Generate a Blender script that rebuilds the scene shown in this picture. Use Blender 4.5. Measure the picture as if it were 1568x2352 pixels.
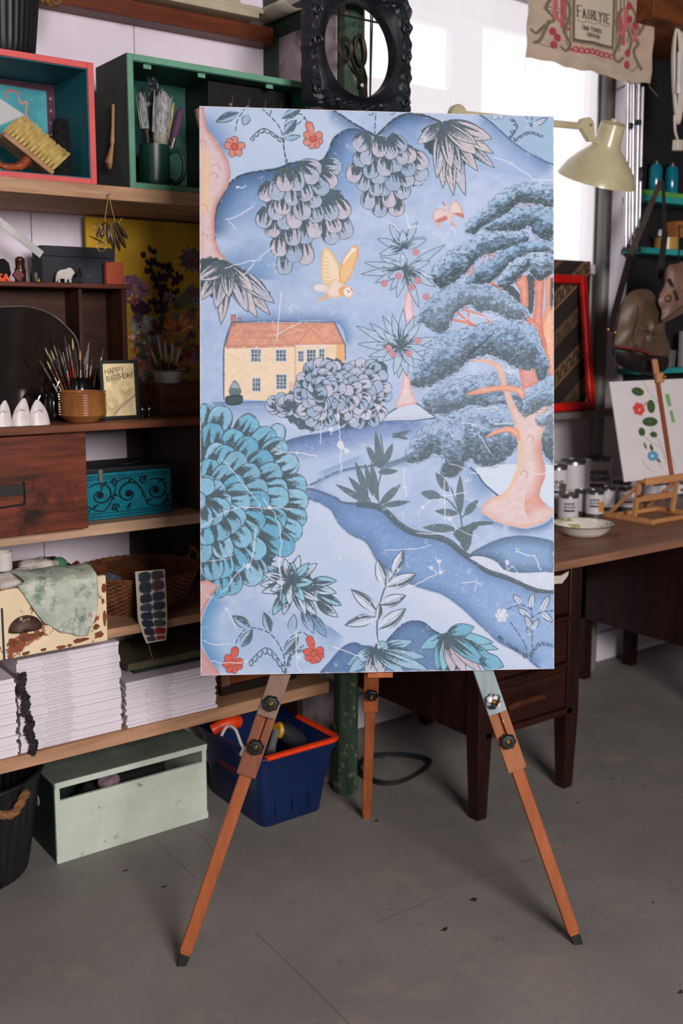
import bpy, bmesh, math, random
import numpy as np
from math import sin, cos, pi, radians, sqrt, atan2, hypot
from mathutils import Vector, Matrix
random.seed(7); rng = np.random.default_rng(7)
for o in list(bpy.data.objects): bpy.data.objects.remove(o)
SC = bpy.context.scene; COL = SC.collection
# ------------------------------------------------------------------ camera
F = 2400.0; TH = radians(8.0); PHI = radians(36.3); CAMH = 1.48; CX, CY = 784.0, 1096.0
cam = bpy.data.objects.new('camera', bpy.data.cameras.new('camera')); COL.objects.link(cam)
cam.location = (0, 0, CAMH); cam.rotation_euler = (radians(90) - TH, 0, -PHI)
cam.data.sensor_fit = 'VERTICAL'; cam.data.sensor_height = 36; cam.data.sensor_width = 24
cam.data.lens = F / 2352 * 36; cam.data.shift_y = -(1176 - CY) / 2352
cam.data.dof.use_dof = True; cam.data.dof.focus_distance = 2.45; cam.data.dof.aperture_fstop = 3.2
cam.data.clip_start = .05
SC.camera = cam
# ------------------------------------------------------------------ world, lights, exposure
wd = bpy.data.worlds.new('world'); SC.world = wd; wd.use_nodes = True
bg = wd.node_tree.nodes['Background']; bg.inputs[0].default_value = (.80, .86, 1, 1); bg.inputs[1].default_value = .03
def area(name, loc, target, sx, sy, power, color):
    l = bpy.data.lights.new(name, 'AREA'); l.shape = 'RECTANGLE'; l.size = sx; l.size_y = sy; l.energy = power; l.color = color
    o = bpy.data.objects.new(name, l); COL.objects.link(o); o.location = loc
    o.rotation_euler = (Vector(target) - Vector(loc)).to_track_quat('-Z', 'Y').to_euler(); return o
area('doorway_daylight', (.45, -2.4, 2.35), (1.45, 2.0, 1.0), 1.5, 1.2, 262, (1.0, .965, .95))
area('side_door_daylight', (-2.2, .5, 1.7), (1.6, 2.2, .6), 1.1, 1.3, 15, (.95, .97, 1.0))
vs = SC.view_settings; vs.view_transform = 'Standard'; vs.look = 'None'; vs.exposure = 0.0; vs.gamma = 1.0; vs.use_curve_mapping = False
# ------------------------------------------------------------------ measuring helpers: a pixel of the photograph to a point on a plane of the room
FW = np.array([sin(PHI)*cos(TH), cos(PHI)*cos(TH), -sin(TH)]); RT = np.array([cos(PHI), -sin(PHI), 0.]); UP = np.cross(RT, FW); CP = np.array([0, 0, CAMH])
def ray(x, y): return RT*((x-CX)/F) + UP*((CY-y)/F) + FW
def AY(x, y, Y): d = ray(x, y); return Vector(CP + d*(Y/d[1]))
def AX(x, y, X): d = ray(x, y); return Vector(CP + d*(X/d[0]))
def AZ(x, y, Z): d = ray(x, y); return Vector(CP + d*((Z-CAMH)/d[2]))
def rect(x0, y0, x1, y1, Y):
    a = AY(x0, (y0+y1)/2, Y); b = AY(x1, (y0+y1)/2, Y); t = AY((x0+x1)/2, y0, Y); d = AY((x0+x1)/2, y1, Y)
    return a.x, b.x, d.z, t.z
# ------------------------------------------------------------------ object helpers
def thing(name, label, cat, loc=(0, 0, 0), rz=0, group=None, rot=None):
    o = bpy.data.objects.new(name, None); COL.objects.link(o); o.empty_display_size = .05
    o.location = loc; o.rotation_euler = rot if rot else (0, 0, rz); o['label'] = label; o['category'] = cat
    if group: o['group'] = group
    return o
def tag(o, label, cat, group=None):
    o['label'] = label; o['category'] = cat
    if group: o['group'] = group
    return o
def link(name, me, m, parent=None):
    o = bpy.data.objects.new(name, me); COL.objects.link(o)
    if m is not None:
        if not me.materials: me.materials.append(m)
    if parent: o.parent = parent
    return o
def copy_tree(o, parent=None):
    c = o.copy(); COL.objects.link(c); c.parent = parent
    for ch in list(o.children): copy_tree(ch, c)
    return c
def basis(p0, p1, up=(0, 0, 1)):
    z = (Vector(p1)-Vector(p0)).normalized(); u = Vector(up)
    if abs(z.dot(u)) > .98: u = Vector((0, 1, 0)) if abs(z.y) < .9 else Vector((1, 0, 0))
    x = u.cross(z).normalized(); y = z.cross(x); return x, y, z
class MB:
    def __init__(s): s.v = []; s.f = []
    def add(s, vs, fs):
        n = len(s.v); s.v += [tuple(p) for p in vs]; s.f += [tuple(i+n for i in f) for f in fs]; return s
    def box(s, x0, x1, y0, y1, z0, z1, M=None):
        vs = [Vector((x, y, z)) for z in (z0, z1) for y in (y0, y1) for x in (x0, x1)]
        if M is not None: vs = [M @ p for p in vs]
        return s.add(vs, [(0, 2, 3, 1), (4, 5, 7, 6), (0, 1, 5, 4), (2, 6, 7, 3), (0, 4, 6, 2), (1, 3, 7, 5)])
    def hexa(s, low, high):   # two quads, each counter-clockwise seen from outside
        return s.add(list(low)+list(high), [(3, 2, 1, 0), (4, 5, 6, 7), (0, 1, 5, 4), (1, 2, 6, 5), (2, 3, 7, 6), (3, 0, 4, 7)])
    def bar(s, p0, p1, w, t, up=(0, 0, 1), w1=None, t1=None):
        x, y, z = basis(p0, p1, up); p0 = Vector(p0); p1 = Vector(p1); w1 = w1 or w; t1 = t1 or t
        q = lambda p, a, b: [p-x*a/2-y*b/2, p+x*a/2-y*b/2, p+x*a/2+y*b/2, p-x*a/2+y*b/2]
        return s.hexa(q(p0, w, t), q(p1, w1, t1))
    def tube(s, pts, r, n=8, closed=False, flat=1.0, up=None):
        pts = [Vector(p) for p in pts]; N = len(pts); rs = r if isinstance(r, (list, tuple)) else [r]*N
        base = len(s.v); prev = None
        for i, p in enumerate(pts):
            a = pts[i-1] if (i or closed) else p; b = pts[(i+1) % N] if (i < N-1 or closed) else p
            z = (b-a).normalized()
            if prev is None:
                u = Vector(up) if up else (Vector((0, 0, 1)) if abs(z.z) < .9 else Vector((1, 0, 0)))
                x = u.cross(z).normalized()
            else:
                x = prev - z*prev.dot(z); x.normalize()
            prev = x; y = z.cross(x)
            for k in range(n):
                an = 2*pi*k/n; s.v.append(tuple(p + x*(cos(an)*rs[i]) + y*(sin(an)*rs[i]*flat)))
        M = N if closed else N-1
        for i in range(M):
            j = (i+1) % N
            for k in range(n):
                l = (k+1) % n; s.f.append((base+i*n+k, base+i*n+l, base+j*n+l, base+j*n+k))
        if not closed:
            s.f.append(tuple(base+k for k in range(n))[::-1]); s.f.append(tuple(base+(N-1)*n+k for k in range(n)))
        return s
    def lathe(s, prof, n=24, M=None, rad=None, caps=True):   # profile (r, z) from bottom to top, outside surface
        base = len(s.v); M = M or Matrix()
        for (r, z) in prof:
            for k in range(n):
                a = 2*pi*k/n; rr = r*(rad(a, z) if rad else 1); s.v.append(tuple(M @ Vector((rr*cos(a), rr*sin(a), z))))
        for i in range(len(prof)-1):
            for k in range(n):
                l = (k+1) % n; s.f.append((base+i*n+k, base+i*n+l, base+(i+1)*n+l, base+(i+1)*n+k))
        if caps:
            s.f.append(tuple(base+k for k in range(n))[::-1]); s.f.append(tuple(base+(len(prof)-1)*n+k for k in range(n)))
        return s
    def prism(s, poly, t, M=None):    # polygon in local xz facing -y, thickness t towards +y
        n = len(poly); M = M or Matrix(); ar = sum(poly[i][0]*poly[(i+1) % n][1]-poly[(i+1) % n][0]*poly[i][1] for i in range(n))
        if ar < 0: poly = poly[::-1]
        vs = [M @ Vector((x, 0, z)) for x, z in poly]+[M @ Vector((x, t, z)) for x, z in poly]
        fs = [tuple(range(n)), tuple(range(2*n-1, n-1, -1))]+[(i, i+n, (i+1) % n+n, (i+1) % n) for i in range(n)]
        return s.add(vs, fs)
    def sheet(s, fn, nu, nv, thick=None):
        base = len(s.v)
        for j in range(nv+1):
            for i in range(nu+1): s.v.append(tuple(fn(i/nu, j/nv)))
        for j in range(nv):
            for i in range(nu):
                a = base+j*(nu+1)+i; s.f.append((a, a+1, a+nu+2, a+nu+1))
        return s
    def xf(s, M):
        s.v = [tuple(M @ Vector(p)) for p in s.v]; return s
    def mesh(s, name, smooth=True, ang=38):
        me = bpy.data.meshes.new(name); me.from_pydata(s.v, [], s.f); me.update()
        if smooth:
            me.polygons.foreach_set('use_smooth', [True]*len(me.polygons))
            try: me.set_sharp_from_angle(angle=radians(ang))
            except Exception: pass
        return me
    def build(s, name, m, parent=None, bevel=0, seg=2, smooth=True, solid=0, sub=0, ang=38):
        o = link(name, s.mesh(name, smooth, ang), m, parent)
        if solid: md = o.modifiers.new('thick', 'SOLIDIFY'); md.thickness = solid; md.offset = 0
        if bevel: md = o.modifiers.new('bevel', 'BEVEL'); md.width = bevel; md.segments = seg; md.limit_method = 'ANGLE'; md.angle_limit = radians(40)
        if sub: md = o.modifiers.new('sub', 'SUBSURF'); md.levels = sub; md.render_levels = sub
        return o
def Box(x0, x1, y0, y1, z0, z1): return MB().box(x0, x1, y0, y1, z0, z1)
def spline(pts, k=6, closed=False):
    P = np.array(pts, float); N = len(P); out = []
    for i in range(N if closed else N-1):
        if closed: a, b, c, d = P[i-1], P[i], P[(i+1) % N], P[(i+2) % N]
        else: a, b, c, d = P[max(i-1, 0)], P[i], P[i+1], P[min(i+2, N-1)]
        for j in range(k):
            t = j/k; out.append(.5*((2*b)+(c-a)*t+(2*a-5*b+4*c-d)*t*t+(3*b-a-3*c+d)*t**3))
    if not closed: out.append(P[-1])
    return np.array(out)
def vspline(pts, k=6, closed=False): return [Vector(p) for p in spline(pts, k, closed)]
# ------------------------------------------------------------------ materials (procedural)
def lin(c):
    c = np.asarray(c, float)/255; return np.where(c <= .04045, c/12.92, ((c+.055)/1.055)**2.4)
def rgba(c): return (*[float(x) for x in lin(c)], 1)
MATS = {}
def M(name, c, c2=None, scale=6, stretch=(1, 1, 1), rough=.6, metal=0, bump=0, bscale=None, spots=None, spec=.4, detail=6, sharp=(.35, .65), coat=0, trans=0, alpha=1, emit=0):
    if name in MATS: return MATS[name]
    m = bpy.data.materials.new(name); m.use_nodes = True; nt = m.node_tree; N = nt.nodes; L = nt.links; b = N['Principled BSDF']
    b.inputs['Roughness'].default_value = rough; b.inputs['Metallic'].default_value = metal; b.inputs['Specular IOR Level'].default_value = spec
    if coat: b.inputs['Coat Weight'].default_value = coat; b.inputs['Coat Roughness'].default_value = .15
    if trans: b.inputs['Transmission Weight'].default_value = trans
    tc = N.new('ShaderNodeTexCoord'); mp = N.new('ShaderNodeMapping'); mp.inputs['Scale'].default_value = stretch; L.new(tc.outputs['Object'], mp.inputs[0])
    no = N.new('ShaderNodeTexNoise'); no.inputs['Scale'].default_value = scale; no.inputs['Detail'].default_value = detail; no.inputs['Roughness'].default_value = .62; L.new(mp.outputs[0], no.inputs[0])
    cr = N.new('ShaderNodeValToRGB'); cr.color_ramp.elements[0].position = sharp[0]; cr.color_ramp.elements[1].position = sharp[1]
    if c2 is None: c2 = tuple(x*.82 for x in c)
    cr.color_ramp.elements[0].color = rgba(c2); cr.color_ramp.elements[1].color = rgba(c); L.new(no.outputs[0], cr.inputs[0]); out = cr.outputs[0]
    for (sc, ssc, lo, hi) in (spots or []):
        n2 = N.new('ShaderNodeTexNoise'); n2.inputs['Scale'].default_value = ssc; n2.inputs['Detail'].default_value = 8; n2.inputs['Roughness'].default_value = .7; L.new(tc.outputs['Object'], n2.inputs[0])
        r2 = N.new('ShaderNodeValToRGB'); r2.color_ramp.elements[0].position = lo; r2.color_ramp.elements[1].position = hi; L.new(n2.outputs[0], r2.inputs[0])
        mx = N.new('ShaderNodeMixRGB'); mx.inputs[2].default_value = rgba(sc); L.new(r2.outputs[0], mx.inputs[0]); L.new(out, mx.inputs[1]); out = mx.outputs[0]
    L.new(out, b.inputs['Base Color'])
    if emit: L.new(out, b.inputs['Emission Color']); b.inputs['Emission Strength'].default_value = emit
    if bump:
        bp = N.new('ShaderNodeBump'); bp.inputs['Strength'].default_value = bump; bp.inputs['Distance'].default_value = .004
        if bscale:
            n3 = N.new('ShaderNodeTexNoise'); n3.inputs['Scale'].default_value = bscale; n3.inputs['Detail'].default_value = 5; L.new(mp.outputs[0], n3.inputs[0]); L.new(n3.outputs[0], bp.inputs['Height'])
        else: L.new(no.outputs[0], bp.inputs['Height'])
        L.new(bp.outputs[0], b.inputs['Normal'])
    MATS[name] = m; return m
def wood(name, c, c2, axis=0, rough=.55, spots=None, scale=9, bump=.15, coat=0):
    st = [7, 7, 7]; st[axis] = .7
    return M(name, c, c2, scale=scale/2, stretch=tuple(st), rough=rough, spots=spots, bump=bump, coat=coat, spec=.22)
def PAINT(name='hand_painted_colour', rough=.55, bump=.12, bscale=260, spec=.3):
    if name in MATS: return MATS[name]
    m = bpy.data.materials.new(name); m.use_nodes = True; nt = m.node_tree; N = nt.nodes; L = nt.links; b = N['Principled BSDF']
    at = N.new('ShaderNodeAttribute'); at.attribute_name = 'paint'; L.new(at.outputs['Color'], b.inputs['Base Color'])
    b.inputs['Roughness'].default_value = rough; b.inputs['Specular IOR Level'].default_value = spec
    tc = N.new('ShaderNodeTexCoord'); no = N.new('ShaderNodeTexNoise'); no.inputs['Scale'].default_value = bscale; no.inputs['Detail'].default_value = 4; L.new(tc.outputs['Object'], no.inputs[0])
    bp = N.new('ShaderNodeBump'); bp.inputs['Strength'].default_value = bump; bp.inputs['Distance'].default_value = .002; L.new(no.outputs[0], bp.inputs['Height']); L.new(bp.outputs[0], b.inputs['Normal'])
    MATS[name] = m; return m
# lettering: the built-in typeface as a flat mesh, height 1 unit = size, in local xz facing -y, origin at left of baseline
_T = {}
def letters(txt, size, bold=0.0):
    if (txt, bold) not in _T:
        cu = bpy.data.curves.new('lettering', 'FONT'); cu.body = txt; cu.size = 1; cu.resolution_u = 2; cu.offset = bold
        o = bpy.data.objects.new('lettering', cu); COL.objects.link(o); bpy.context.view_layer.update()
        me = bpy.data.meshes.new_from_object(o.evaluated_get(bpy.context.evaluated_depsgraph_get()))
        _T[(txt, bold)] = ([tuple(v.co) for v in me.vertices], [tuple(p.vertices) for p in me.polygons])
        bpy.data.objects.remove(o); bpy.data.meshes.remove(me)
    v, f = _T[(txt, bold)]; return [(x*size, 0, y*size) for x, y, z in v], f
def text_width(txt, size, bold=0.0):
    v, f = letters(txt, size, bold); return max(p[0] for p in v)
# ------------------------------------------------------------------ paint: strokes of pigment laid on a fine mesh (vertex pigment), used for painted and printed surfaces
def sstep(a, b, x):
    t = np.clip((x-a)/(b-a+1e-9), 0, 1); return t*t*(3-2*t)
class Raster:
    def __init__(s, W, H, base, T=None, seed=1):
        s.W, s.H = W, H; s.img = np.empty((H, W, 3)); s.img[:] = base; s.T = T or (lambda p: np.asarray(p, float)); s.r = np.random.default_rng(seed); s.nc = {}
    def noise(s, sc, sy=None, seed=0):
        key = (sc, sy, seed)
        if key not in s.nc:
            r = np.random.default_rng(1000+seed+int(sc*7)); out = np.zeros((s.H, s.W)); amp = 1; tot = 0; a, b = sc, sy or sc
            for o in range(3):
                gw, gh = int(s.W/a)+3, int(s.H/b)+3; g = r.random((gh, gw))
                x = np.arange(s.W)/a; y = np.arange(s.H)/b; xi = x.astype(int); yi = y.astype(int); fx = x-xi; fy = (y-yi)[:, None]; fx = fx*fx*(3-2*fx); fy = fy*fy*(3-2*fy)
                A = g[yi][:, xi]*(1-fx)+g[yi][:, xi+1]*fx; B = g[yi+1][:, xi]*(1-fx)+g[yi+1][:, xi+1]*fx
                out += amp*(A*(1-fy)+B*fy); tot += amp; amp *= .55; a = max(a/2, 1); b = max(b/2, 1)
            s.nc[key] = out/tot
        return s.nc[key]
    def bb(s, P, pad):
        x0 = max(int(P[:, 0].min()-pad), 0); x1 = min(int(P[:, 0].max()+pad)+2, s.W); y0 = max(int(P[:, 1].min()-pad), 0); y1 = min(int(P[:, 1].max()+pad)+2, s.H)
        if x1 <= x0 or y1 <= y0: return None
        Y, X = np.mgrid[y0:y1, x0:x1]; return (slice(y0, y1), slice(x0, x1)), X.astype(float), Y.astype(float)
    def seg(s, P, X, Y, closed):
        n = len(P); best = np.full(X.shape, 1e9); ins = np.zeros(X.shape, bool); side = np.zeros(X.shape); tt = np.zeros(X.shape); acc = 0
        for i in range(n if closed else n-1):
            ax, ay = P[i]; bx, by = P[(i+1) % n]; dx, dy = bx-ax, by-ay; L2 = dx*dx+dy*dy+1e-12; L = sqrt(L2)
            t = np.clip(((X-ax)*dx+(Y-ay)*dy)/L2, 0, 1); d2 = (X-ax-t*dx)**2+(Y-ay-t*dy)**2; m = d2 < best
            best = np.where(m, d2, best); side = np.where(m, dx*(Y-ay)-dy*(X-ax), side); tt = np.where(m, acc+t*L, tt); acc += L
            if closed and by != ay:
                c = ((ay > Y) != (by > Y)) & (X < dx*(Y-ay)/(dy if dy else 1e-9)+ax); ins ^= c
        return np.sqrt(best), ins, side, tt, acc
    def put(s, sl, a, col):
        a = np.clip(a, 0, 1)[..., None]; s.img[sl] = s.img[sl]*(1-a)+np.asarray(col, float)*a
    def fill(s, pts, col, edge=None, ew=12, alpha=1, soft=.8, k=0, rag=0, tex=0, grad=None, ep=1.0):
        P = s.T(spline(pts, k, True) if k else pts); g = s.bb(P, 4+rag)
        if g is None: return
        sl, X, Y = g; d, ins, _, _, _ = s.seg(P, X, Y, True); sd = np.where(ins, d, -d)
        if rag: sd = sd+(s.noise(5, None, 3)[sl]-.5)*2*rag
        a = sstep(-soft, soft, sd)*alpha; c = np.zeros(X.shape+(3,)); c[:] = col
        if grad is not None:
            p0, p1 = s.T([grad[0], grad[1]]); dv = p1-p0; t = np.clip(((X-p0[0])*dv[0]+(Y-p0[1])*dv[1])/(dv@dv), 0, 1)[..., None]; c = c*(1-t)+np.asarray(grad[2], float)*t
        if edge is not None:
            t = ((1-np.clip(sd/ew, 0, 1))**ep)[..., None]; c = c*(1-t)+np.asarray(edge, float)*t
        if tex: c = c*(1+tex*(s.noise(7, 5, 5)[sl]-.5)*2)[..., None]
        s.put(sl, a, c)
    def stroke(s, pts, w, col, alpha=1, k=0, dash=None, wear=0, taper=0, soft=.7, closed=False):
        P = s.T(spline(pts, k, closed) if k else np.asarray(pts, float)); g = s.bb(P, w+3)
        if g is None: return
        sl, X, Y = g; d, _, _, t, L = s.seg(P, X, Y, closed); hw = w/2*np.ones(X.shape)
        if taper: hw = hw*(1-taper*np.abs(2*t/max(L, 1e-6)-1)**2)
        a = sstep(soft, -soft, d-hw)*alpha
        if dash: a = a*(((t+s.noise(9)[sl]*4) % (dash[0]+dash[1])) < dash[0])
        if wear: a = a*sstep(wear-.12, wear+.1, s.noise(4, None, 9)[sl])
        s.put(sl, a, col)
    def shade(s, pts, w, col, side=1, alpha=1, k=6, p=1.3, wear=0):
        P = s.T(spline(pts, k) if k else pts); g = s.bb(P, w+2)
        if g is None: return
        sl, X, Y = g; d, _, sd, t, L = s.seg(P, X, Y, False); a = np.clip(1-d/w, 0, 1)**p*np.where(sd*side > 0, 1., sstep(1.2, 0, d))*alpha*sstep(0, min(w*.8, L*.4), t)*sstep(0, min(w*.8, L*.4), L-t)
        if wear: a = a*(1-wear+wear*2*s.noise(6, None, 11)[sl])
        s.put(sl, a, col)
    def petal(s, b, t, w, col, dark=(52, 68, 76), streak=.55, out=1.1, pointed=False, oc=None, lines=9, soft=.7, alpha=1):
        P = s.T([b, t]); dv = P[1]-P[0]; L = hypot(*dv)+1e-6; ux, uy = dv/L; pad = w*.7+2; g = s.bb(P, pad)
        if g is None: return
        sl, X, Y = g; u = ((X-P[0][0])*ux+(Y-P[0][1])*uy)/L; v = -(X-P[0][0])*uy+(Y-P[0][1])*ux; uc = np.clip(u, 0, 1)
        if pointed: h = w/2*np.sin(pi*np.clip(uc, 0, 1)**.85)**.8
        else:
            r = min(w/2/L, .49); h = np.where(uc < 1-r, w/2*(.55+.45*sstep(0, (1-r)*.7, uc)), w/2*np.sqrt(np.clip(1-((uc-1+r)/r)**2, 0, 1)))
        sd = np.minimum(h-np.abs(v), np.minimum(u, 1-u)*L)
        a = sstep(-soft, soft, sd)*alpha; c = np.zeros(X.shape+(3,)); c[:] = col
        c *= (1+.07*(s.noise(6)[sl]-.5)*2)[..., None]
        nz = s.r.random(lines+2); q = np.clip((v/np.maximum(h, .5)+1)/2, 0, 1)*lines; qi = q.astype(int); fq = q-qi; ln = nz[qi]*(1-fq)+nz[np.minimum(qi+1, lines+1)]*fq
        if streak:
            st = sstep(.12, -.10, uc-streak*(.15+1.1*ln)+(s.noise(3, None, 4)[sl]-.5)*.35)[..., None]*.92; c = c*(1-st)+np.asarray(dark, float)*st
        if out:
            o = (sstep(out+.6, out-.6, sd)*sstep(.15, .45, uc))[..., None]; c = c*(1-o)+np.asarray(oc if oc is not None else dark, float)*o
        s.put(sl, a, c)
    def speck(s, n, col, r0=.4, r1=1.4, box=None, alpha=.8):
        for _ in range(n):
            x = s.r.random()*s.W if box is None else box[0]+s.r.random()*(box[2]-box[0]); y = s.r.random()*s.H if box is None else box[1]+s.r.random()*(box[3]-box[1])
            r = r0+(r1-r0)*s.r.random()**2; g = s.bb(np.array([[x, y]]), r+2)
            if g: sl, X, Y = g; s.put(sl, sstep(r+.5, r-.5, np.hypot(X-x, Y-y))*alpha, col)
    def ell(s, c, rx, ry, col, n=20, rot=0, **kw):
        a = np.linspace(0, 2*pi, n, endpoint=False); x = rx*np.cos(a); y = ry*np.sin(a)
        s.fill(np.stack([c[0]+x*cos(rot)-y*sin(rot), c[1]+x*sin(rot)+y*cos(rot)], 1), col, **kw)
    def text(s, txt, org, size, col, w, slope=0, serif=0, adv=.85, up=None, wf=.62):
        ex = np.array([cos(slope), sin(slope)]); ey = np.array(up) if up is not None else np.array([sin(slope), -cos(slope)]); x = 0.0
        for ch in txt:
            gl = GLY.get(ch.upper()); sc = size if ch.isupper() or not ch.isalpha() else size*.78
            if gl:
                for pl in gl:
                    q = np.array([np.array(org)+ex*(x+p[0]*sc*wf)+ey*(p[1]*sc) for p in pl]); s.stroke(q, w, col, soft=.6)
                    if serif:
                        for e in (pl[0], pl[-1]):
                            if e[1] in (0, 1): c = np.array(org)+ex*(x+e[0]*sc*wf)+ey*(e[1]*sc); s.stroke([c-ex*serif, c+ex*serif], w*.7, col, soft=.6)
            x += sc*wf+size*.2*adv if gl else size*.4
    def mesh(s, name, fn, gain=1.0):
        W, H = s.W, s.H; vs = fn(np.linspace(0, 1, W)[None, :].repeat(H, 0).ravel(), np.linspace(0, 1, H)[:, None].repeat(W, 1).ravel()).astype(np.float32)
        me = bpy.data.meshes.new(name); me.vertices.add(W*H); me.vertices.foreach_set('co', vs.ravel())
        i = (np.arange(H-1)[:, None]*W+np.arange(W-1)[None, :]).ravel(); q = np.stack([i, i+W, i+W+1, i+1], 1).astype(np.int32); n = len(q)
        me.loops.add(n*4); me.loops.foreach_set('vertex_index', q.ravel()); me.polygons.add(n); me.polygons.foreach_set('loop_start', np.arange(0, 4*n, 4, dtype=np.int32))
        try: me.polygons.foreach_set('loop_total', np.full(n, 4, np.int32))
        except Exception: pass
        me.polygons.foreach_set('use_smooth', np.ones(n, bool)); me.update(calc_edges=True); me.validate()
        ca = me.color_attributes.new('paint', 'FLOAT_COLOR', 'POINT'); c = np.ones((W*H, 4), np.float32); c[:, :3] = np.clip(lin(np.clip(s.img.reshape(-1, 3), 0, 255))*gain, 0, .95); ca.data.foreach_set('color', c.ravel())
        return me
GLY = {'A': [[(0, 0), (.5, 1), (1, 0)], [(.2, .38), (.8, .38)]], 'B': [[(0, 0), (0, 1), (.7, .95), (.8, .75), (.6, .53), (0, .5)], [(.6, .53), (.95, .3), (.7, .03), (0, 0)]], 'C': [[(1, .85), (.5, 1), (0, .5), (.5, 0), (1, .15)]],
 'D': [[(0, 0), (0, 1), (.6, .95), (1, .5), (.6, .05), (0, 0)]], 'E': [[(1, 1), (0, 1), (0, 0), (1, 0)], [(0, .52), (.8, .52)]], 'F': [[(1, 1), (0, 1), (0, 0)], [(0, .52), (.75, .52)]], 'H': [[(0, 0), (0, 1)], [(1, 0), (1, 1)], [(0, .5), (1, .5)]],
 'I': [[(.5, 0), (.5, 1)]], 'L': [[(0, 1), (0, 0), (.9, 0)]], 'M': [[(0, 0), (.1, 1), (.5, .3), (.9, 1), (1, 0)]], 'N': [[(0, 0), (0, 1), (1, 0), (1, 1)]], 'O': [[(.5, 1), (0, .75), (0, .25), (.5, 0), (1, .25), (1, .75), (.5, 1)]],
 'P': [[(0, 0), (0, 1), (.8, .95), (.9, .72), (.7, .5), (0, .46)]], 'R': [[(0, 0), (0, 1), (.8, .95), (.9, .72), (.7, .5), (0, .48)], [(.45, .48), (1, 0)]], 'S': [[(.95, .85), (.5, 1), (.08, .78), (.5, .52), (.92, .25), (.5, 0), (.05, .15)]],
 'T': [[(.5, 0), (.5, 1)], [(0, 1), (1, 1)]], 'U': [[(0, 1), (0, .25), (.5, 0), (1, .25), (1, 1)]], 'W': [[(0, 1), (.25, 0), (.5, .7), (.75, 0), (1, 1)]], 'X': [[(0, 0), (1, 1)], [(0, 1), (1, 0)]], 'Y': [[(0, 1), (.5, .5), (1, 1)], [(.5, .5), (.5, 0)]]}
def homography(src, dst):
    A = []
    for (x, y), (u, v) in zip(src, dst): A += [[x, y, 1, 0, 0, 0, -u*x, -u*y], [0, 0, 0, x, y, 1, -v*x, -v*y]]
    h = np.append(np.linalg.solve(np.array(A, float), np.array(dst, float).ravel()), 1).reshape(3, 3)
    def T(p):
        p = np.atleast_2d(np.asarray(p, float)); q = np.c_[p, np.ones(len(p))] @ h.T; return q[:, :2]/q[:, 2:]
    return T
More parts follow.
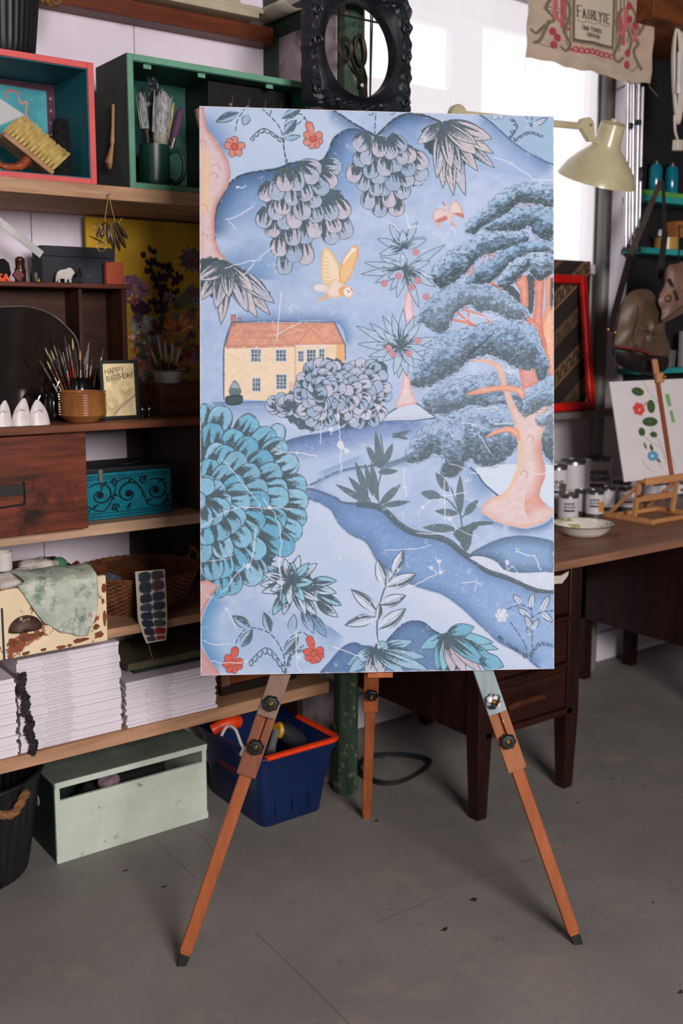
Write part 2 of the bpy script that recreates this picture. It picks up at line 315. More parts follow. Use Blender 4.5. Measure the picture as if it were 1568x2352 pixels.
# ------------------------------------------------------------------ the painted panel's picture (points measured on the panel's face)
PW, PH = 620, 975
def paint_panel():
    T = homography([(457, 243), (1271, 268), (1272.5, 1537), (461, 1551)], [(0, 0), (PW-1, 0), (PW-1, PH-1), (0, PH-1)])
    R = Raster(PW, PH, (160, 182, 214), T, 3); K = .7626
    DK = (60, 78, 88); DB = (64, 92, 134); BL = (100, 133, 182); LT = (186, 199, 224); LIL = (166, 178, 202)
    n = R.noise(60, 45, 1)[..., None]; n2 = R.noise(14, 10, 2)[..., None]; yy = np.linspace(0, 1, PH)[:, None, None]
    R.img = np.array((150, 173, 209.))*(1-n)+np.array((182, 194, 220.))*n; R.img *= 1+(n2-.5)*.09
    def reg(pts, col, alpha=1, **kw): R.fill(pts, col, alpha=alpha, k=4, **kw)
    # --- distant hills and swells
    reg([(470, 250), (745, 250), (830, 292), (800, 300), (768, 315), (745, 368), (690, 373), (650, 385), (575, 398), (520, 432), (527, 395), (510, 345), (475, 290)], (184, 198, 222), .75, soft=10)
    R.shade([(468, 245), (474, 290), (492, 315), (512, 345), (527, 375)], 45, (96, 130, 178), -1, .8)
    sw = [(493, 560), (491, 510), (500, 470), (518, 432), (545, 407), (585, 395), (630, 389), (652, 382), (668, 375), (695, 371), (728, 372), (744, 364), (755, 345), (766, 319), (786, 303), (806, 297), (830, 300), (858, 311)]
    R.shade(sw, 110, (92, 128, 178), 1, .95, p=1.0); R.shade(sw, 34, (58, 84, 124), 1, .85); R.stroke(sw, 4, (48, 66, 82), k=6, wear=.38)
    R.shade([(495, 560), (510, 590), (540, 617), (600, 640), (660, 640)], 70, (94, 130, 178), -1, .8, p=.9)
    R.shade([(600, 560), (640, 600), (720, 610)], 60, (110, 144, 190), 1, .5, p=1)
    c2 = [(742, 250), (768, 255), (800, 276), (830, 294), (862, 312)]; R.shade(c2, 30, (70, 100, 142), 1, .8); R.stroke(c2, 3, (48, 66, 84), k=6, wear=.35)
    s2 = [(862, 314), (880, 296), (900, 277), (925, 264), (950, 261), (980, 267), (1012, 281)]; R.shade(s2, 66, (84, 118, 166), 1, .9, p=.9); R.shade(s2, 22, (56, 82, 120), 1, .8); R.stroke(s2, 3.5, (46, 62, 74), k=6, wear=.3)
    reg([(1095, 258), (1125, 280), (1182, 330), (1232, 362), (1274, 380), (1274, 262)], (146, 174, 204), .8, soft=2)
    c3 = [(1090, 258), (1122, 277), (1182, 330), (1232, 362), (1274, 380)]; R.shade(c3, 34, (92, 126, 174), 1, .75); R.shade([(1210, 352), (1240, 362), (1275, 392)], 26, (84, 118, 162), 1, .7); R.stroke(c3, 2.2, (60, 84, 112), k=6, wear=.3)
    R.shade([(920, 290), (990, 320), (1080, 300)], 90, (120, 152, 200), 1, .55, p=.8); R.shade([(1050, 380), (1160, 400), (1270, 420)], 70, (136, 162, 206), -1, .5, p=.8)
    # --- left trunk
    TR = [(455, 243), (467, 245), (473, 290), (490, 314), (510, 344), (525, 372), (529, 398), (524, 426), (509, 450), (497, 472), (492, 505), (493, 545), (502, 574), (520, 598), (552, 616), (520, 618), (455, 606)]
    R.fill(TR, (208, 184, 190), edge=(186, 126, 116), ew=13, ep=1.6, tex=.05); R.shade([(455, 330), (462, 390), (462, 450), (456, 500)], 22, (224, 188, 138), -1, .8, p=.7); R.shade([(455, 243), (456, 420), (456, 600)], 12, (214, 182, 178), -1, .8)
    for c in [(463, 330), (495, 385), (490, 405), (466, 478), (467, 545)]: R.stroke([(c[0]-8, c[1]-3), (c[0], c[1]-9), (c[0]+8, c[1]-4), (c[0]+9, c[1]+4)], 1.2, (186, 120, 112), k=5, alpha=.8)
    # --- house meadow shading
    R.shade([(513, 925), (513, 800), (532, 735)], 30, (78, 108, 160), 1, .8); R.shade([(532, 738), (640, 737), (772, 741), (796, 800)], 20, (84, 114, 164), -1, .7); R.shade([(480, 925), (560, 922), (640, 922)], 16, (70, 98, 150), 1, .7)
    R.shade([(470, 935), (560, 938), (640, 935)], 30, (122, 148, 194), 1, .6)
    # --- lower land
    reg([(640, 1020), (700, 1003), (760, 992), (800, 980), (860, 966), (900, 958), (1000, 950), (1010, 1010), (930, 1040), (860, 1060), (760, 1090), (705, 1115), (690, 1060)], (176, 192, 222), .5, soft=6)
    up = [(628, 1030), (660, 1012), (700, 1001), (745, 994), (800, 979), (860, 964), (930, 956), (990, 950)]; R.shade(up, 44, (84, 112, 164), 1, .95, p=.8, wear=.3); R.shade(up, 14, (66, 90, 130), 1, .7)
    md = [(708, 1116), (760, 1090), (800, 1078), (850, 1070), (900, 1062), (950, 1050)]; R.shade(md, 20, (92, 122, 168), 1, .6); R.stroke(md, 4, (84, 104, 126), k=6, wear=.42); R.shade([(720, 1090), (780, 1066), (840, 1040)], 26, (110, 140, 186), 1, .6)
    reg([(760, 1130), (800, 1150), (870, 1160), (930, 1150), (940, 1080), (860, 1074), (790, 1085), (735, 1112)], (178, 192, 218), .7, soft=4)
    riv_t = [(698, 1126), (718, 1124), (769, 1143), (785, 1154), (824, 1158), (862, 1163), (887, 1177), (915, 1204), (950, 1224), (1003, 1234), (1035, 1248), (1057, 1267), (1093, 1292), (1120, 1312), (1162, 1326), (1200, 1341), (1225, 1354), (1275, 1358)]
    riv_b = [(1245, 1540), (1216, 1519), (1189, 1498), (1148, 1478), (1120, 1453), (1093, 1428), (1068, 1404), (1041, 1382), (1014, 1365), (978, 1354), (945, 1343), (900, 1315), (865, 1287), (851, 1262), (835, 1242), (805, 1229), (777, 1202), (761, 1174), (742, 1160), (700, 1141)]
    reg([(700, 1141), (742, 1160), (761, 1174), (777, 1202), (805, 1229), (835, 1242), (865, 1287), (900, 1315), (945, 1343), (1014, 1365), (1068, 1404), (1120, 1453), (1148, 1478), (1216, 1519), (1244, 1540), (1000, 1545), (860, 1480), (800, 1500), (720, 1400), (600, 1380), (640, 1250), (690, 1190)], (186, 199, 224), .7, soft=14)
    R.fill(riv_t+[(1275, 1540)]+riv_b, (112, 144, 192), alpha=.95, grad=((900, 1200), (1200, 1480), (138, 166, 208)), tex=.06)
    R.shade(riv_t, 26, (88, 118, 164), 1, .7); R.stroke(riv_t[4:], 11, (74, 90, 100), k=5, alpha=.9, wear=.22); R.stroke(riv_t[:6], 4, (74, 92, 112), k=5, alpha=.8, wear=.3)
    lb = riv_b[::-1]; R.shade(lb, 26, (84, 114, 160), -1, .75); R.stroke(lb, 3.5, (70, 96, 128), k=5, wear=.35); R.shade(lb, 40, (206, 212, 230), 1, .55, p=1)
    R.shade([(950, 1350), (1040, 1388), (1110, 1450)], 90, (204, 208, 226), 1, .6, p=1.0)
    # right meadow, lake, hills
    reg([(1093, 1090), (1101, 1070), (1184, 1067), (1276, 1069), (1276, 1168), (1240, 1150), (1150, 1142), (1107, 1110)], (198, 208, 226), .95, soft=1.2)
    R.shade([(1100, 1070), (1180, 1066), (1276, 1068)], 14, (150, 180, 210), -1, .7)
    R.shade([(1060, 1068), (1093, 1085), (1112, 1112), (1145, 1142)], 44, (96, 128, 178), 1, .75); R.stroke([(1080, 1075), (1095, 1088), (1112, 1112), (1147, 1142)], 3, (70, 94, 122), k=5)
    reg([(1079, 1273), (1120, 1249), (1162, 1234), (1203, 1231), (1244, 1237), (1276, 1252), (1276, 1316), (1190, 1316), (1160, 1309), (1138, 1288), (1110, 1278)], (122, 154, 194), .95, edge=(78, 104, 136), ew=20)
    R.fill([(1078, 1281), (1110, 1279), (1136, 1288), (1160, 1310), (1190, 1317), (1276, 1317), (1276, 1354), (1228, 1350), (1165, 1322), (1122, 1308), (1095, 1292)], (198, 205, 224), k=3, tex=.04)
    R.stroke([(1079, 1275), (1110, 1277), (1138, 1288), (1158, 1308)], 3.2, (78, 100, 126), k=5, wear=.35)
    R.shade([(1160, 1205), (1203, 1216), (1250, 1205), (1276, 1182)], 16, (80, 106, 146), 1, .8); R.shade([(1105, 1178), (1130, 1196), (1165, 1210)], 14, (92, 120, 160), 1, .7)
    R.shade([(1010, 1160), (1070, 1150), (1130, 1190)], 40, (120, 150, 194), 1, .5, p=.9)
    R.fill([(872, 963), (923, 931), (950, 926), (975, 942), (1002, 962), (930, 970)], (196, 204, 222), k=4, alpha=.9); R.stroke([(868, 964), (922, 932), (952, 926), (980, 944), (1000, 958)], 2.6, (84, 104, 128), k=5, wear=.25); R.stroke([(858, 972), (900, 968), (950, 967), (1000, 960)], 3, (92, 116, 150), k=4)
    # --- cedar: foliage behind, trunks, then foliage tiers
    def tier(pts, top=(158, 182, 212), mid=(106, 136, 170), low=(56, 72, 80), ang=.9, sc=1.0, dens=70):
        P = spline(pts, 4, True); q = R.T(P); g = R.bb(q, 4)
        if g is None: return
        sl, X, Y = g; d, ins, _, _, _ = R.seg(q, X, Y, True); sd = np.where(ins, d, -d)+(R.noise(7, None, 31)[sl]-.5)*7
        a = sstep(-.8, .8, sd); xs = X[0]; top_y = np.full(X.shape[1], 1e9); bot_y = np.full(X.shape[1], -1e9)
        for i in range(X.shape[1]):
            c = np.where(ins[:, i])[0]
            if len(c): top_y[i] = c[0]; bot_y[i] = c[-1]
        H_ = np.maximum(bot_y-top_y, 6); v = ((Y-Y[0, 0])-top_y)/H_; v = v+(R.noise(11, 8, 33)[sl]-.5)*.75
        c = np.asarray(top, float)*(1-sstep(.12, .45, v))[..., None]+np.asarray(mid, float)*sstep(.12, .45, v)[..., None]; t = sstep(.42, .78, v)[..., None]; c = c*(1-t)+np.asarray(low, float)*t
        fl = R.noise(4, 3, 35)[sl]; t1 = (sstep(.52, .74, fl)*.45)[..., None]; c = c*(1-t1)+np.asarray(top, float)*t1; t2 = (sstep(.46, .26, fl)*.55)[..., None]; c = c*(1-t2)+np.asarray(low, float)*t2
        vv = v+(R.noise(9, 5, 37)[sl]-.5)*.35; sw_ = np.sin(vv*15+R.noise(30, 14, 38)[sl]*7); fade = 1-sstep(.45, .85, v)
        t3 = (sstep(.35, .95, sw_)*.55*fade*sstep(.35, .6, R.noise(6, 4, 39)[sl]))[..., None]; c = c*(1-t3)+np.array((186, 204, 226.))*t3
        t4 = (sstep(.55, .95, -sw_)*.5*sstep(.1, .4, v))[..., None]; c = c*(1-t4)+np.asarray(low, float)*t4
        R.put(sl, a, c)
        for i in range(0, len(P), 2):      # scalloped rim
            p = P[i]; e = P[(i+2) % len(P)]; m_ = (p+e)/2; nx, ny = e[1]-p[1], -(e[0]-p[0]); L = hypot(nx, ny)+1e-6; o_ = m_+np.array((nx, ny))/L*min(L*.3, 5)
            R.stroke([p, o_, e], 1.2, (58, 76, 88), k=3, alpha=.6, wear=.42)
        mn = P.min(0); mx = P.max(0)
        for _ in range(dens):              # curled leaf marks
            x = mn[0]+R.r.random()*(mx[0]-mn[0]); y = mn[1]+R.r.random()*(mx[1]-mn[1]); c_ = R.T([(x, y)])[0]; ix, iy = int(c_[0]-sl[1].start), int(c_[1]-sl[0].start)
            if 0 <= iy < ins.shape[0] and 0 <= ix < ins.shape[1] and ins[iy, ix]:
                r = 3+R.r.random()*5; th = R.r.random()*1.5+2.4; pts_ = [(x+r*cos(th+b), y+r*.75*sin(th+b)) for b in np.linspace(0, 2.4, 6)]
                R.stroke(pts_, 1.2, top if R.r.random() < .45 else (50, 66, 78), alpha=.55)
    def trunk(pts, col=(212, 172, 158), edge=(188, 120, 106), ew=9, k=3, **kw): R.fill(pts, col, edge=edge, ew=ew, k=k, tex=.05, **kw)
    GR = (150, 172, 200)
    tier([(972, 916), (997, 897), (1025, 881), (1093, 864), (1142, 859), (1189, 875), (1200, 945), (1150, 955), (1090, 930), (1030, 950), (992, 950), (975, 935)], top=(152, 174, 206), mid=(128, 152, 184), low=(82, 98, 112))
    tier([(931, 1045), (956, 1001), (983, 974), (1025, 955), (1107, 936), (1164, 930), (1180, 972), (1186, 1004), (1186, 1024), (1162, 1056), (1128, 1072), (1095, 1066), (1079, 1050), (1060, 1080), (1038, 1097), (1012, 1088), (1020, 1050), (992, 1046), (967, 1060), (940, 1062)], top=(154, 176, 208), mid=(122, 146, 180), low=(78, 92, 104), dens=150)
    tier([(1244, 1000), (1256, 985), (1275, 975), (1275, 1060), (1262, 1062), (1246, 1030)], top=(110, 126, 142), mid=(84, 98, 110), low=(70, 84, 94), dens=12)
    for pl in ([(1160, 670), (1195, 690), (1205, 720), (1180, 700)], [(1205, 640), (1225, 640), (1225, 712), (1212, 712)], [(1262, 645), (1274, 645), (1274, 710), (1264, 712)], [(1142, 650), (1180, 660), (1195, 690), (1160, 668)]): R.fill(pl, (66, 80, 90), k=4, rag=3)
    # trunks
    trunk([(1252, 619), (1264, 617), (1263, 710), (1274, 706), (1275, 856), (1262, 862), (1252, 820), (1238, 760), (1252, 710)], (228, 176, 146), (206, 132, 104))
    trunk([(1228, 640), (1249, 640), (1246, 700), (1247, 757), (1256, 800), (1236, 790), (1222, 745), (1228, 700)], (214, 150, 134), (192, 110, 96))
    trunk([(1182, 646), (1209, 634), (1213, 700), (1212, 724), (1240, 750), (1246, 790), (1226, 768), (1196, 720), (1194, 672)], (214, 150, 132), (196, 112, 96), 7)
    for br in ([(1134, 700), (1068, 660), (1100, 690)], ): pass
    for br, w in [([(1040, 735), (1072, 742), (1098, 752)], 6), ([(1050, 718), (1066, 732), (1085, 745)], 5), ([(1070, 705), (1076, 725), (1072, 740)], 4), ([(1062, 712), (1100, 722), (1120, 735), (1122, 748)], 4), ([(1090, 642), (1070, 622), (1100, 632)], 3.5), ([(1080, 606), (1090, 625)], 3.5), ([(1120, 580), (1124, 600)], 3), ([(1120, 580), (1148, 598), (1150, 582)], 3.5), ([(1112, 590), (1106, 612)], 3), ([(1125, 648), (1150, 668)], 8), ([(1196, 470), (1202, 480), (1208, 472)], 2.5), ([(1218, 466), (1216, 478)], 3.5), ([(1248, 472), (1256, 480)], 3.5), ([(1118, 508), (1126, 520)], 3)]: R.stroke(br, w*K, (206, 128, 114), k=4)
    trunk([(1104, 1174), (1123, 1147), (1145, 1139), (1164, 1125), (1181, 1092), (1189, 1059), (1190, 1015), (1182, 974), (1163, 925), (1149, 877), (1135, 846), (1116, 835), (1085, 830), (1088, 825), (1123, 827), (1148, 837), (1157, 851), (1165, 884), (1179, 922), (1197, 953), (1208, 948), (1225, 936), (1262, 905), (1270, 915), (1255, 960), (1255, 979), (1245, 996), (1242, 1037), (1250, 1070), (1252, 1092), (1242, 1119), (1239, 1141), (1253, 1163), (1274, 1169), (1271, 1180), (1244, 1202), (1203, 1213), (1162, 1207), (1129, 1193)], (211, 188, 188), (206, 166, 150), 12, ep=1.6)
    R.shade([(1246, 1000), (1243, 1037), (1250, 1070), (1251, 1095), (1240, 1125), (1240, 1145), (1262, 1168)], 24, (192, 126, 114), 1, .8, p=1.3); R.shade([(1184, 975), (1190, 1030), (1186, 1075), (1164, 1126), (1130, 1148)], 14, (220, 184, 152), -1, .8, p=.9)
    R.shade([(1210, 1120), (1205, 1170), (1225, 1205)], 34, (206, 132, 110), -1, .6, p=.8, wear=.7)
    trunk([(1115, 1007), (1124, 996), (1148, 984), (1175, 981), (1190, 990), (1194, 1014), (1184, 1004), (1167, 993), (1145, 996)], (220, 168, 146), (206, 136, 112), 5)
    trunk([(1068, 908), (1096, 894), (1134, 887), (1175, 886), (1204, 897), (1200, 918), (1184, 903), (1148, 898), (1107, 905)], (220, 168, 148), (204, 132, 110), 5)
    trunk([(1189, 832), (1208, 838), (1234, 846), (1238, 876), (1206, 894), (1200, 894)], (208, 150, 144), (198, 124, 112), 8)
    for c, r in [((1217, 1007), 7), ((1203, 1090), 9)]: R.stroke([(c[0]-r, c[1]), (c[0], c[1]-r), (c[0]+r, c[1]), (c[0]+r*.6, c[1]+r)], 1.3, (192, 128, 116), k=5)
    # foliage tiers in front
    tier([(1066, 532), (1077, 510), (1107, 488), (1134, 458), (1170, 433), (1216, 423), (1275, 436), (1275, 474), (1230, 469), (1189, 469), (1167, 485), (1148, 502), (1107, 521), (1088, 537)], dens=110)
    tier([(1110, 526), (1134, 507), (1170, 490), (1194, 477), (1244, 477), (1275, 493), (1275, 545), (1249, 553), (1228, 540), (1214, 520), (1189, 532), (1148, 530)], top=(146, 176, 206), mid=(98, 130, 164))
    tier([(992, 633), (997, 614), (1025, 586), (1057, 567), (1107, 540), (1148, 532), (1203, 534), (1213, 551), (1184, 565), (1134, 581), (1104, 590), (1088, 606), (1068, 628), (1038, 650), (1008, 662)], dens=140)
    tier([(1068, 652), (1101, 614), (1134, 595), (1167, 570), (1216, 556), (1275, 562), (1275, 584), (1230, 580), (1189, 597), (1156, 624), (1123, 649), (1090, 655)], top=(136, 168, 202), mid=(96, 128, 164))
    tier([(1142, 647), (1162, 614), (1189, 592), (1230, 580), (1275, 586), (1275, 617), (1244, 643), (1224, 636), (1211, 618), (1184, 647), (1156, 664)], top=(168, 188, 214), mid=(112, 142, 176), dens=80)
    tier([(956, 738), (975, 705), (992, 683), (1030, 661), (1079, 653), (1123, 656), (1151, 667), (1189, 692), (1216, 719), (1200, 735), (1162, 731), (1134, 716), (1096, 714), (1082, 700), (1052, 714), (1035, 741), (1022, 763), (994, 763), (975, 742)], top=(150, 174, 206), mid=(122, 144, 172), low=(84, 98, 108), dens=170)
    tier([(940, 884), (950, 848), (975, 815), (1003, 774), (1052, 763), (1093, 749), (1148, 741), (1203, 738), (1230, 757), (1244, 793), (1260, 834), (1252, 867), (1236, 873), (1225, 848), (1208, 850), (1170, 838), (1145, 823), (1107, 818), (1074, 829), (1052, 853), (1014, 872), (983, 888)], top=(148, 174, 208), mid=(118, 144, 178), low=(76, 90, 102), dens=260)
    tier([(1200, 944), (1206, 915), (1230, 888), (1275, 862), (1275, 925), (1240, 940), (1205, 958)], top=(150, 178, 208), mid=(122, 150, 184), low=(90, 104, 116), dens=40)
    tier([(1230, 960), (1250, 950), (1275, 940), (1275, 968), (1256, 982), (1236, 976)], top=(170, 186, 210), mid=(140, 160, 190), low=(104, 116, 126), dens=14)
    R.stroke([(1136, 765), (1122, 775), (1110, 788), (1098, 800), (1090, 798)], 4, (62, 98, 116), k=4, taper=.7); R.stroke([(1104, 790), (1086, 808), (1072, 818)], 3.5, (48, 70, 84), k=4, taper=.7)
    # --- spiky fruit tree
    trunk([(927, 735), (929, 690), (936, 668), (944, 672), (947, 700), (949, 735)], (220, 190, 198), (206, 154, 158), 5)
    trunk([(908, 936), (922, 890), (926, 855), (938, 862), (946, 900), (956, 926), (930, 932)], (216, 192, 196), (208, 160, 160), 6)
    def spiky(cx, cy, tips, w=17):
        for t in tips: R.petal((cx, cy), t, w*K, (164, 184, 210), DK, .42, 1.0, True, lines=8)
    spiky(925, 570, [(893, 512), (958, 508), (866, 548), (887, 582), (925, 528), (975, 545), (870, 585), (980, 550)], 19)
    spiky(930, 620, [(868, 615), (872, 590), (898, 600), (923, 580), (1022, 562), (988, 600), (1000, 640), (836, 603), (828, 630), (860, 650), (895, 668), (910, 685), (962, 708), (890, 640), (1000, 660)], 18)
    spiky(920, 800, [(878, 725), (900, 722), (926, 708), (817, 748), (848, 742), (880, 762), (952, 725), (966, 740), (820, 790), (845, 820), (878, 830), (1000, 775), (985, 800), (975, 828), (915, 870), (935, 865), (905, 862), (952, 846)], 19)
    for c in [(955, 580), (882, 651), (915, 634), (944, 660), (959, 645), (978, 682), (959, 783), (892, 800), (902, 814), (938, 813)]: R.ell(c, 8, 8, (206, 152, 160), edge=(176, 108, 120), ew=4); R.stroke([(c[0]-2, c[1]-2), (c[0]+2, c[1]), (c[0]-1, c[1]+3)], 1, (140, 90, 104))
    # --- house
    R.fill([(514, 916), (515, 798), (535, 792), (678, 792), (790, 790), (793, 830), (735, 860), (690, 916), (620, 920)], (230, 206, 178), tex=.05, grad=((514, 800), (700, 920), (226, 200, 170)))
    R.fill([(773, 792), (791, 790), (793, 830), (770, 832)], (218, 166, 122))
    R.fill([(516, 797), (532, 742), (640, 741), (768, 742), (780, 765), (790, 791), (678, 793)], (206, 146, 124), tex=.12, edge=(186, 118, 100), ew=4)
    for yy_ in (760, 775): R.stroke([(528, yy_), (660, yy_+2)], 2, (190, 124, 104), wear=.45)
    R.fill([(679, 793), (712, 753), (750, 792)], (212, 148, 118), edge=(184, 112, 92), ew=2.5); R.stroke([(678, 794), (752, 793)], 3, (224, 200, 196)); R.stroke([(514, 799), (678, 795)], 2, (184, 116, 98), wear=.3)
    R.fill([(530, 722), (541, 722), (542, 748), (529, 748)], (176, 122, 116), edge=(120, 84, 84), ew=2); R.fill([(545, 729), (554, 729), (554, 742), (546, 742)], (160, 128, 132), edge=(110, 90, 98), ew=2)
    R.stroke([(678, 795), (678, 895)], 2, (206, 160, 142)); R.stroke([(514, 916), (514, 800), (532, 740), (640, 738), (768, 740), (792, 792), (793, 826)], 1.8, (72, 86, 104), wear=.35)
    def win(x0, y0, x1, y1, nx=3, ny=3):
        R.fill([(x0-3, y0-3), (x1+3, y0-3), (x1+3, y1+3), (x0-3, y1+3)], (208, 204, 208)); R.fill([(x0, y0), (x1, y0), (x1, y1), (x0, y1)], (84, 98, 112), tex=.35)
        for i in range(1, nx): x = x0+(x1-x0)*i/nx; R.stroke([(x, y0), (x, y1)], 1.1, (190, 194, 204))
        for i in range(1, ny): y = y0+(y1-y0)*i/ny; R.stroke([(x0, y), (x1, y)], 1.1, (190, 194, 204))
    win(577, 803, 598, 830); win(634, 804, 656, 829); win(580, 869, 597, 898); win(635, 861, 657, 893, 3, 4); win(685, 807, 696, 830, 2, 3); win(705, 804, 724, 830); win(733, 802, 744, 829, 2, 3)
    R.fill([(688, 858), (696, 856), (697, 884), (687, 888)], (104, 116, 124)); R.fill([(663, 880), (676, 878), (676, 896), (664, 896)], (216, 172, 156))
    R.fill([(539, 873), (549, 885), (554, 900), (548, 908), (530, 908), (525, 898), (530, 884)], (142, 152, 160), k=4, tex=.2, edge=(96, 110, 118), ew=3); R.fill([(527, 893), (552, 893), (548, 909), (530, 908)], (92, 112, 118), k=4); R.fill([(520, 910), (552, 907), (558, 916), (552, 928), (528, 931), (518, 924)], (58, 74, 82), k=4, edge=(44, 58, 66), ew=4)
    # --- owl
    OW = (232, 200, 150)
    R.fill([(781, 660), (772, 650), (748, 655), (738, 640), (737, 600), (744, 568), (760, 578), (774, 600), (782, 625), (784, 650)], (228, 208, 180), k=4, edge=(216, 172, 112), ew=5)
    for i in range(8): y = 590+i*9; R.stroke([(738+i*1.2, y), (752+i*1.5, y+3)], 2.2, (222, 178, 116), alpha=.8)
    R.fill([(783, 652), (778, 628), (786, 600), (804, 572), (818, 562), (823, 575), (818, 602), (806, 632), (794, 650)], (226, 184, 132), k=4, edge=(206, 150, 100), ew=4)
    for i in range(7): R.stroke([(788+i*3.2, 604-i*5.5), (797+i*3.2, 588-i*2.5)], 2.6, (238, 224, 206))
    R.fill([(748, 670), (768, 640), (785, 650), (796, 660), (790, 675), (770, 684), (755, 682)], (224, 204, 196), k=4, edge=(220, 182, 134), ew=5); R.fill([(722, 655), (748, 656), (750, 668), (726, 668)], (222, 206, 206), k=3); R.stroke([(756, 680), (742, 688), (732, 690)], 3, (216, 170, 120)); R.stroke([(752, 676), (738, 684), (730, 686)], 2, (208, 158, 112))
    R.fill([(776, 668), (785, 658), (800, 660), (798, 678), (784, 680)], (210, 158, 108), k=4); R.ell((799, 671), 12, 13, (232, 216, 214), edge=(216, 176, 132), ew=3); R.stroke([(797, 668), (802, 671)], 1.6, (110, 84, 84)); R.stroke([(805, 664), (808, 668)], 1.4, (110, 84, 84))
    # --- small bird
    R.fill([(993, 492), (1002, 480), (1018, 482), (1030, 500), (1010, 510), (1006, 524), (998, 512)], (216, 192, 190), k=4, edge=(196, 140, 128), ew=3); R.fill([(1030, 496), (1032, 474), (1042, 462), (1056, 470), (1063, 498), (1048, 492), (1036, 500)], (216, 196, 188), k=4, edge=(194, 142, 126), ew=3); R.fill([(1000, 506), (1028, 494), (1030, 502), (1008, 512)], (190, 116, 106), k=3); R.fill([(1034, 490), (1062, 490), (1064, 502), (1046, 494)], (188, 118, 108), k=3)
    R.stroke([(1018, 466), (1023, 480), (1032, 502), (1042, 520)], 9*K, (214, 184, 184), k=5, taper=.7); R.stroke([(1016, 464), (1020, 472)], 3, (196, 96, 92)); R.fill([(1034, 506), (1046, 518), (1044, 522), (1034, 516)], (206, 150, 152))
    # --- hanging petal clusters
    PC = [(160, 172, 196), (172, 174, 196), (184, 178, 194), (150, 167, 194), (166, 175, 198)]
    def cluster(anchor, tips, L=54, w=41, cols=PC, streak=.66, f=.55, zoom=None):
        tt = [((zoom[0]+t[0]*.2742), (zoom[1]+t[1]*.2742)) for t in tips] if zoom else list(tips)
        tt.sort(key=lambda t: -hypot(t[0]-anchor[0], t[1]-anchor[1]))
        for t in tt:
            a = np.array(anchor, float); v = np.array(t)-a; d = hypot(*v); v = v/d; v = np.array((v[0]*f, v[1]*(1 if f < 1 else 1))) if f < 1 and v[1] > .3 else v; v = v/hypot(*v)
            l = min(L*(.9+.25*R.r.random()), d*.98); R.petal(np.array(t)-v*l, t, w*K*(.9+.2*R.r.random()), cols[R.r.integers(len(cols))], DK, streak, 1.2, lines=13)
    R.fill([(640, 395), (655, 383), (690, 395), (700, 430), (780, 440), (800, 520), (770, 540), (720, 520), (705, 580), (660, 600), (640, 560), (610, 500), (620, 430)], (62, 80, 92), k=4, rag=8, alpha=.85)
    cluster((655, 380), [(780, 770), (890, 765), (1090, 580), (1260, 560), (1210, 720), (1130, 790), (970, 850), (1050, 690), (600, 850), (700, 845), (760, 965), (845, 890), (940, 1010), (1050, 905), (1190, 1010), (1300, 990), (590, 1075), (700, 1010), (780, 1090), (865, 1080), (1060, 1030), (1040, 1160), (960, 1210), (1220, 1115), (1310, 1160), (670, 1155), (730, 1315), (850, 1225), (1190, 1210), (860, 1365), (960, 1385), (775, 1465)], zoom=(440, 230))
    R.fill([(850, 330), (870, 316), (910, 330), (960, 370), (975, 410), (930, 440), (925, 470), (880, 490), (850, 470), (830, 420), (835, 370)], (62, 80, 92), k=4, rag=7, alpha=.85)
    cluster((865, 312), [(815, 345), (838, 380), (872, 362), (903, 366), (930, 348), (930, 378), (950, 372), (978, 388), (822, 384), (850, 412), (885, 406), (912, 396), (945, 405), (975, 415), (968, 425), (806, 420), (832, 440), (868, 424), (940, 430), (862, 452), (882, 452), (905, 440), (928, 458), (845, 482), (872, 500), (895, 478), (912, 498)], L=48, w=38)
    # lotus, top right and left
    def lotus(anchor, tips, zoom, w=30, cols=((190, 180, 190), (180, 178, 196), (194, 184, 190)), streak=.72):
        tt = sorted([((zoom[0]+t[0]*.2742), (zoom[1]+t[1]*.2742), t[2] if len(t) > 2 else 1) for t in tips], key=lambda t: -hypot(t[0]-anchor[0], t[1]-anchor[1]))
        for x, y, ww in tt: R.petal(anchor, (x, y), w*1.18*K*ww, cols[R.r.integers(len(cols))], DK, streak, 1.3, True, lines=16)
    R.fill([(970, 300), (1000, 282), (1045, 278), (1080, 290), (1085, 330), (1065, 380), (1030, 400), (1000, 360), (975, 340)], (54, 70, 76), k=4, rag=4)
    lotus((1018, 282), [(355, 370, .9), (520, 655, 1), (570, 745, .9), (660, 805, 1), (760, 805, 1.1), (640, 575, 1.1), (720, 610, 1), (865, 600, 1), (1005, 570, 1), (1000, 452, .9), (985, 325, 1.2), (850, 455, 1.3), (860, 370, .9)], (860, 230), 30)
    R.fill([(457, 598), (500, 594), (540, 612), (590, 640), (620, 680), (580, 690), (540, 680), (480, 680), (457, 660)], (56, 72, 80), k=4, rag=5)
    lotus((520, 606), [(55, 300, 1.1), (60, 480, 1), (200, 545, 1.1), (310, 455, .9), (245, 680, .9), (520, 400, .9), (470, 575, 1.1), (550, 622, 1), (695, 500, 1.1), (658, 598, 1)], (440, 560), 30)
    # --- rounded bush beside the house
    R.fill([(628, 925), (680, 890), (700, 855), (750, 822), (800, 835), (860, 825), (890, 850), (880, 900), (860, 960), (820, 985), (760, 975), (700, 990), (650, 955)], (74, 90, 104), k=4, rag=6)
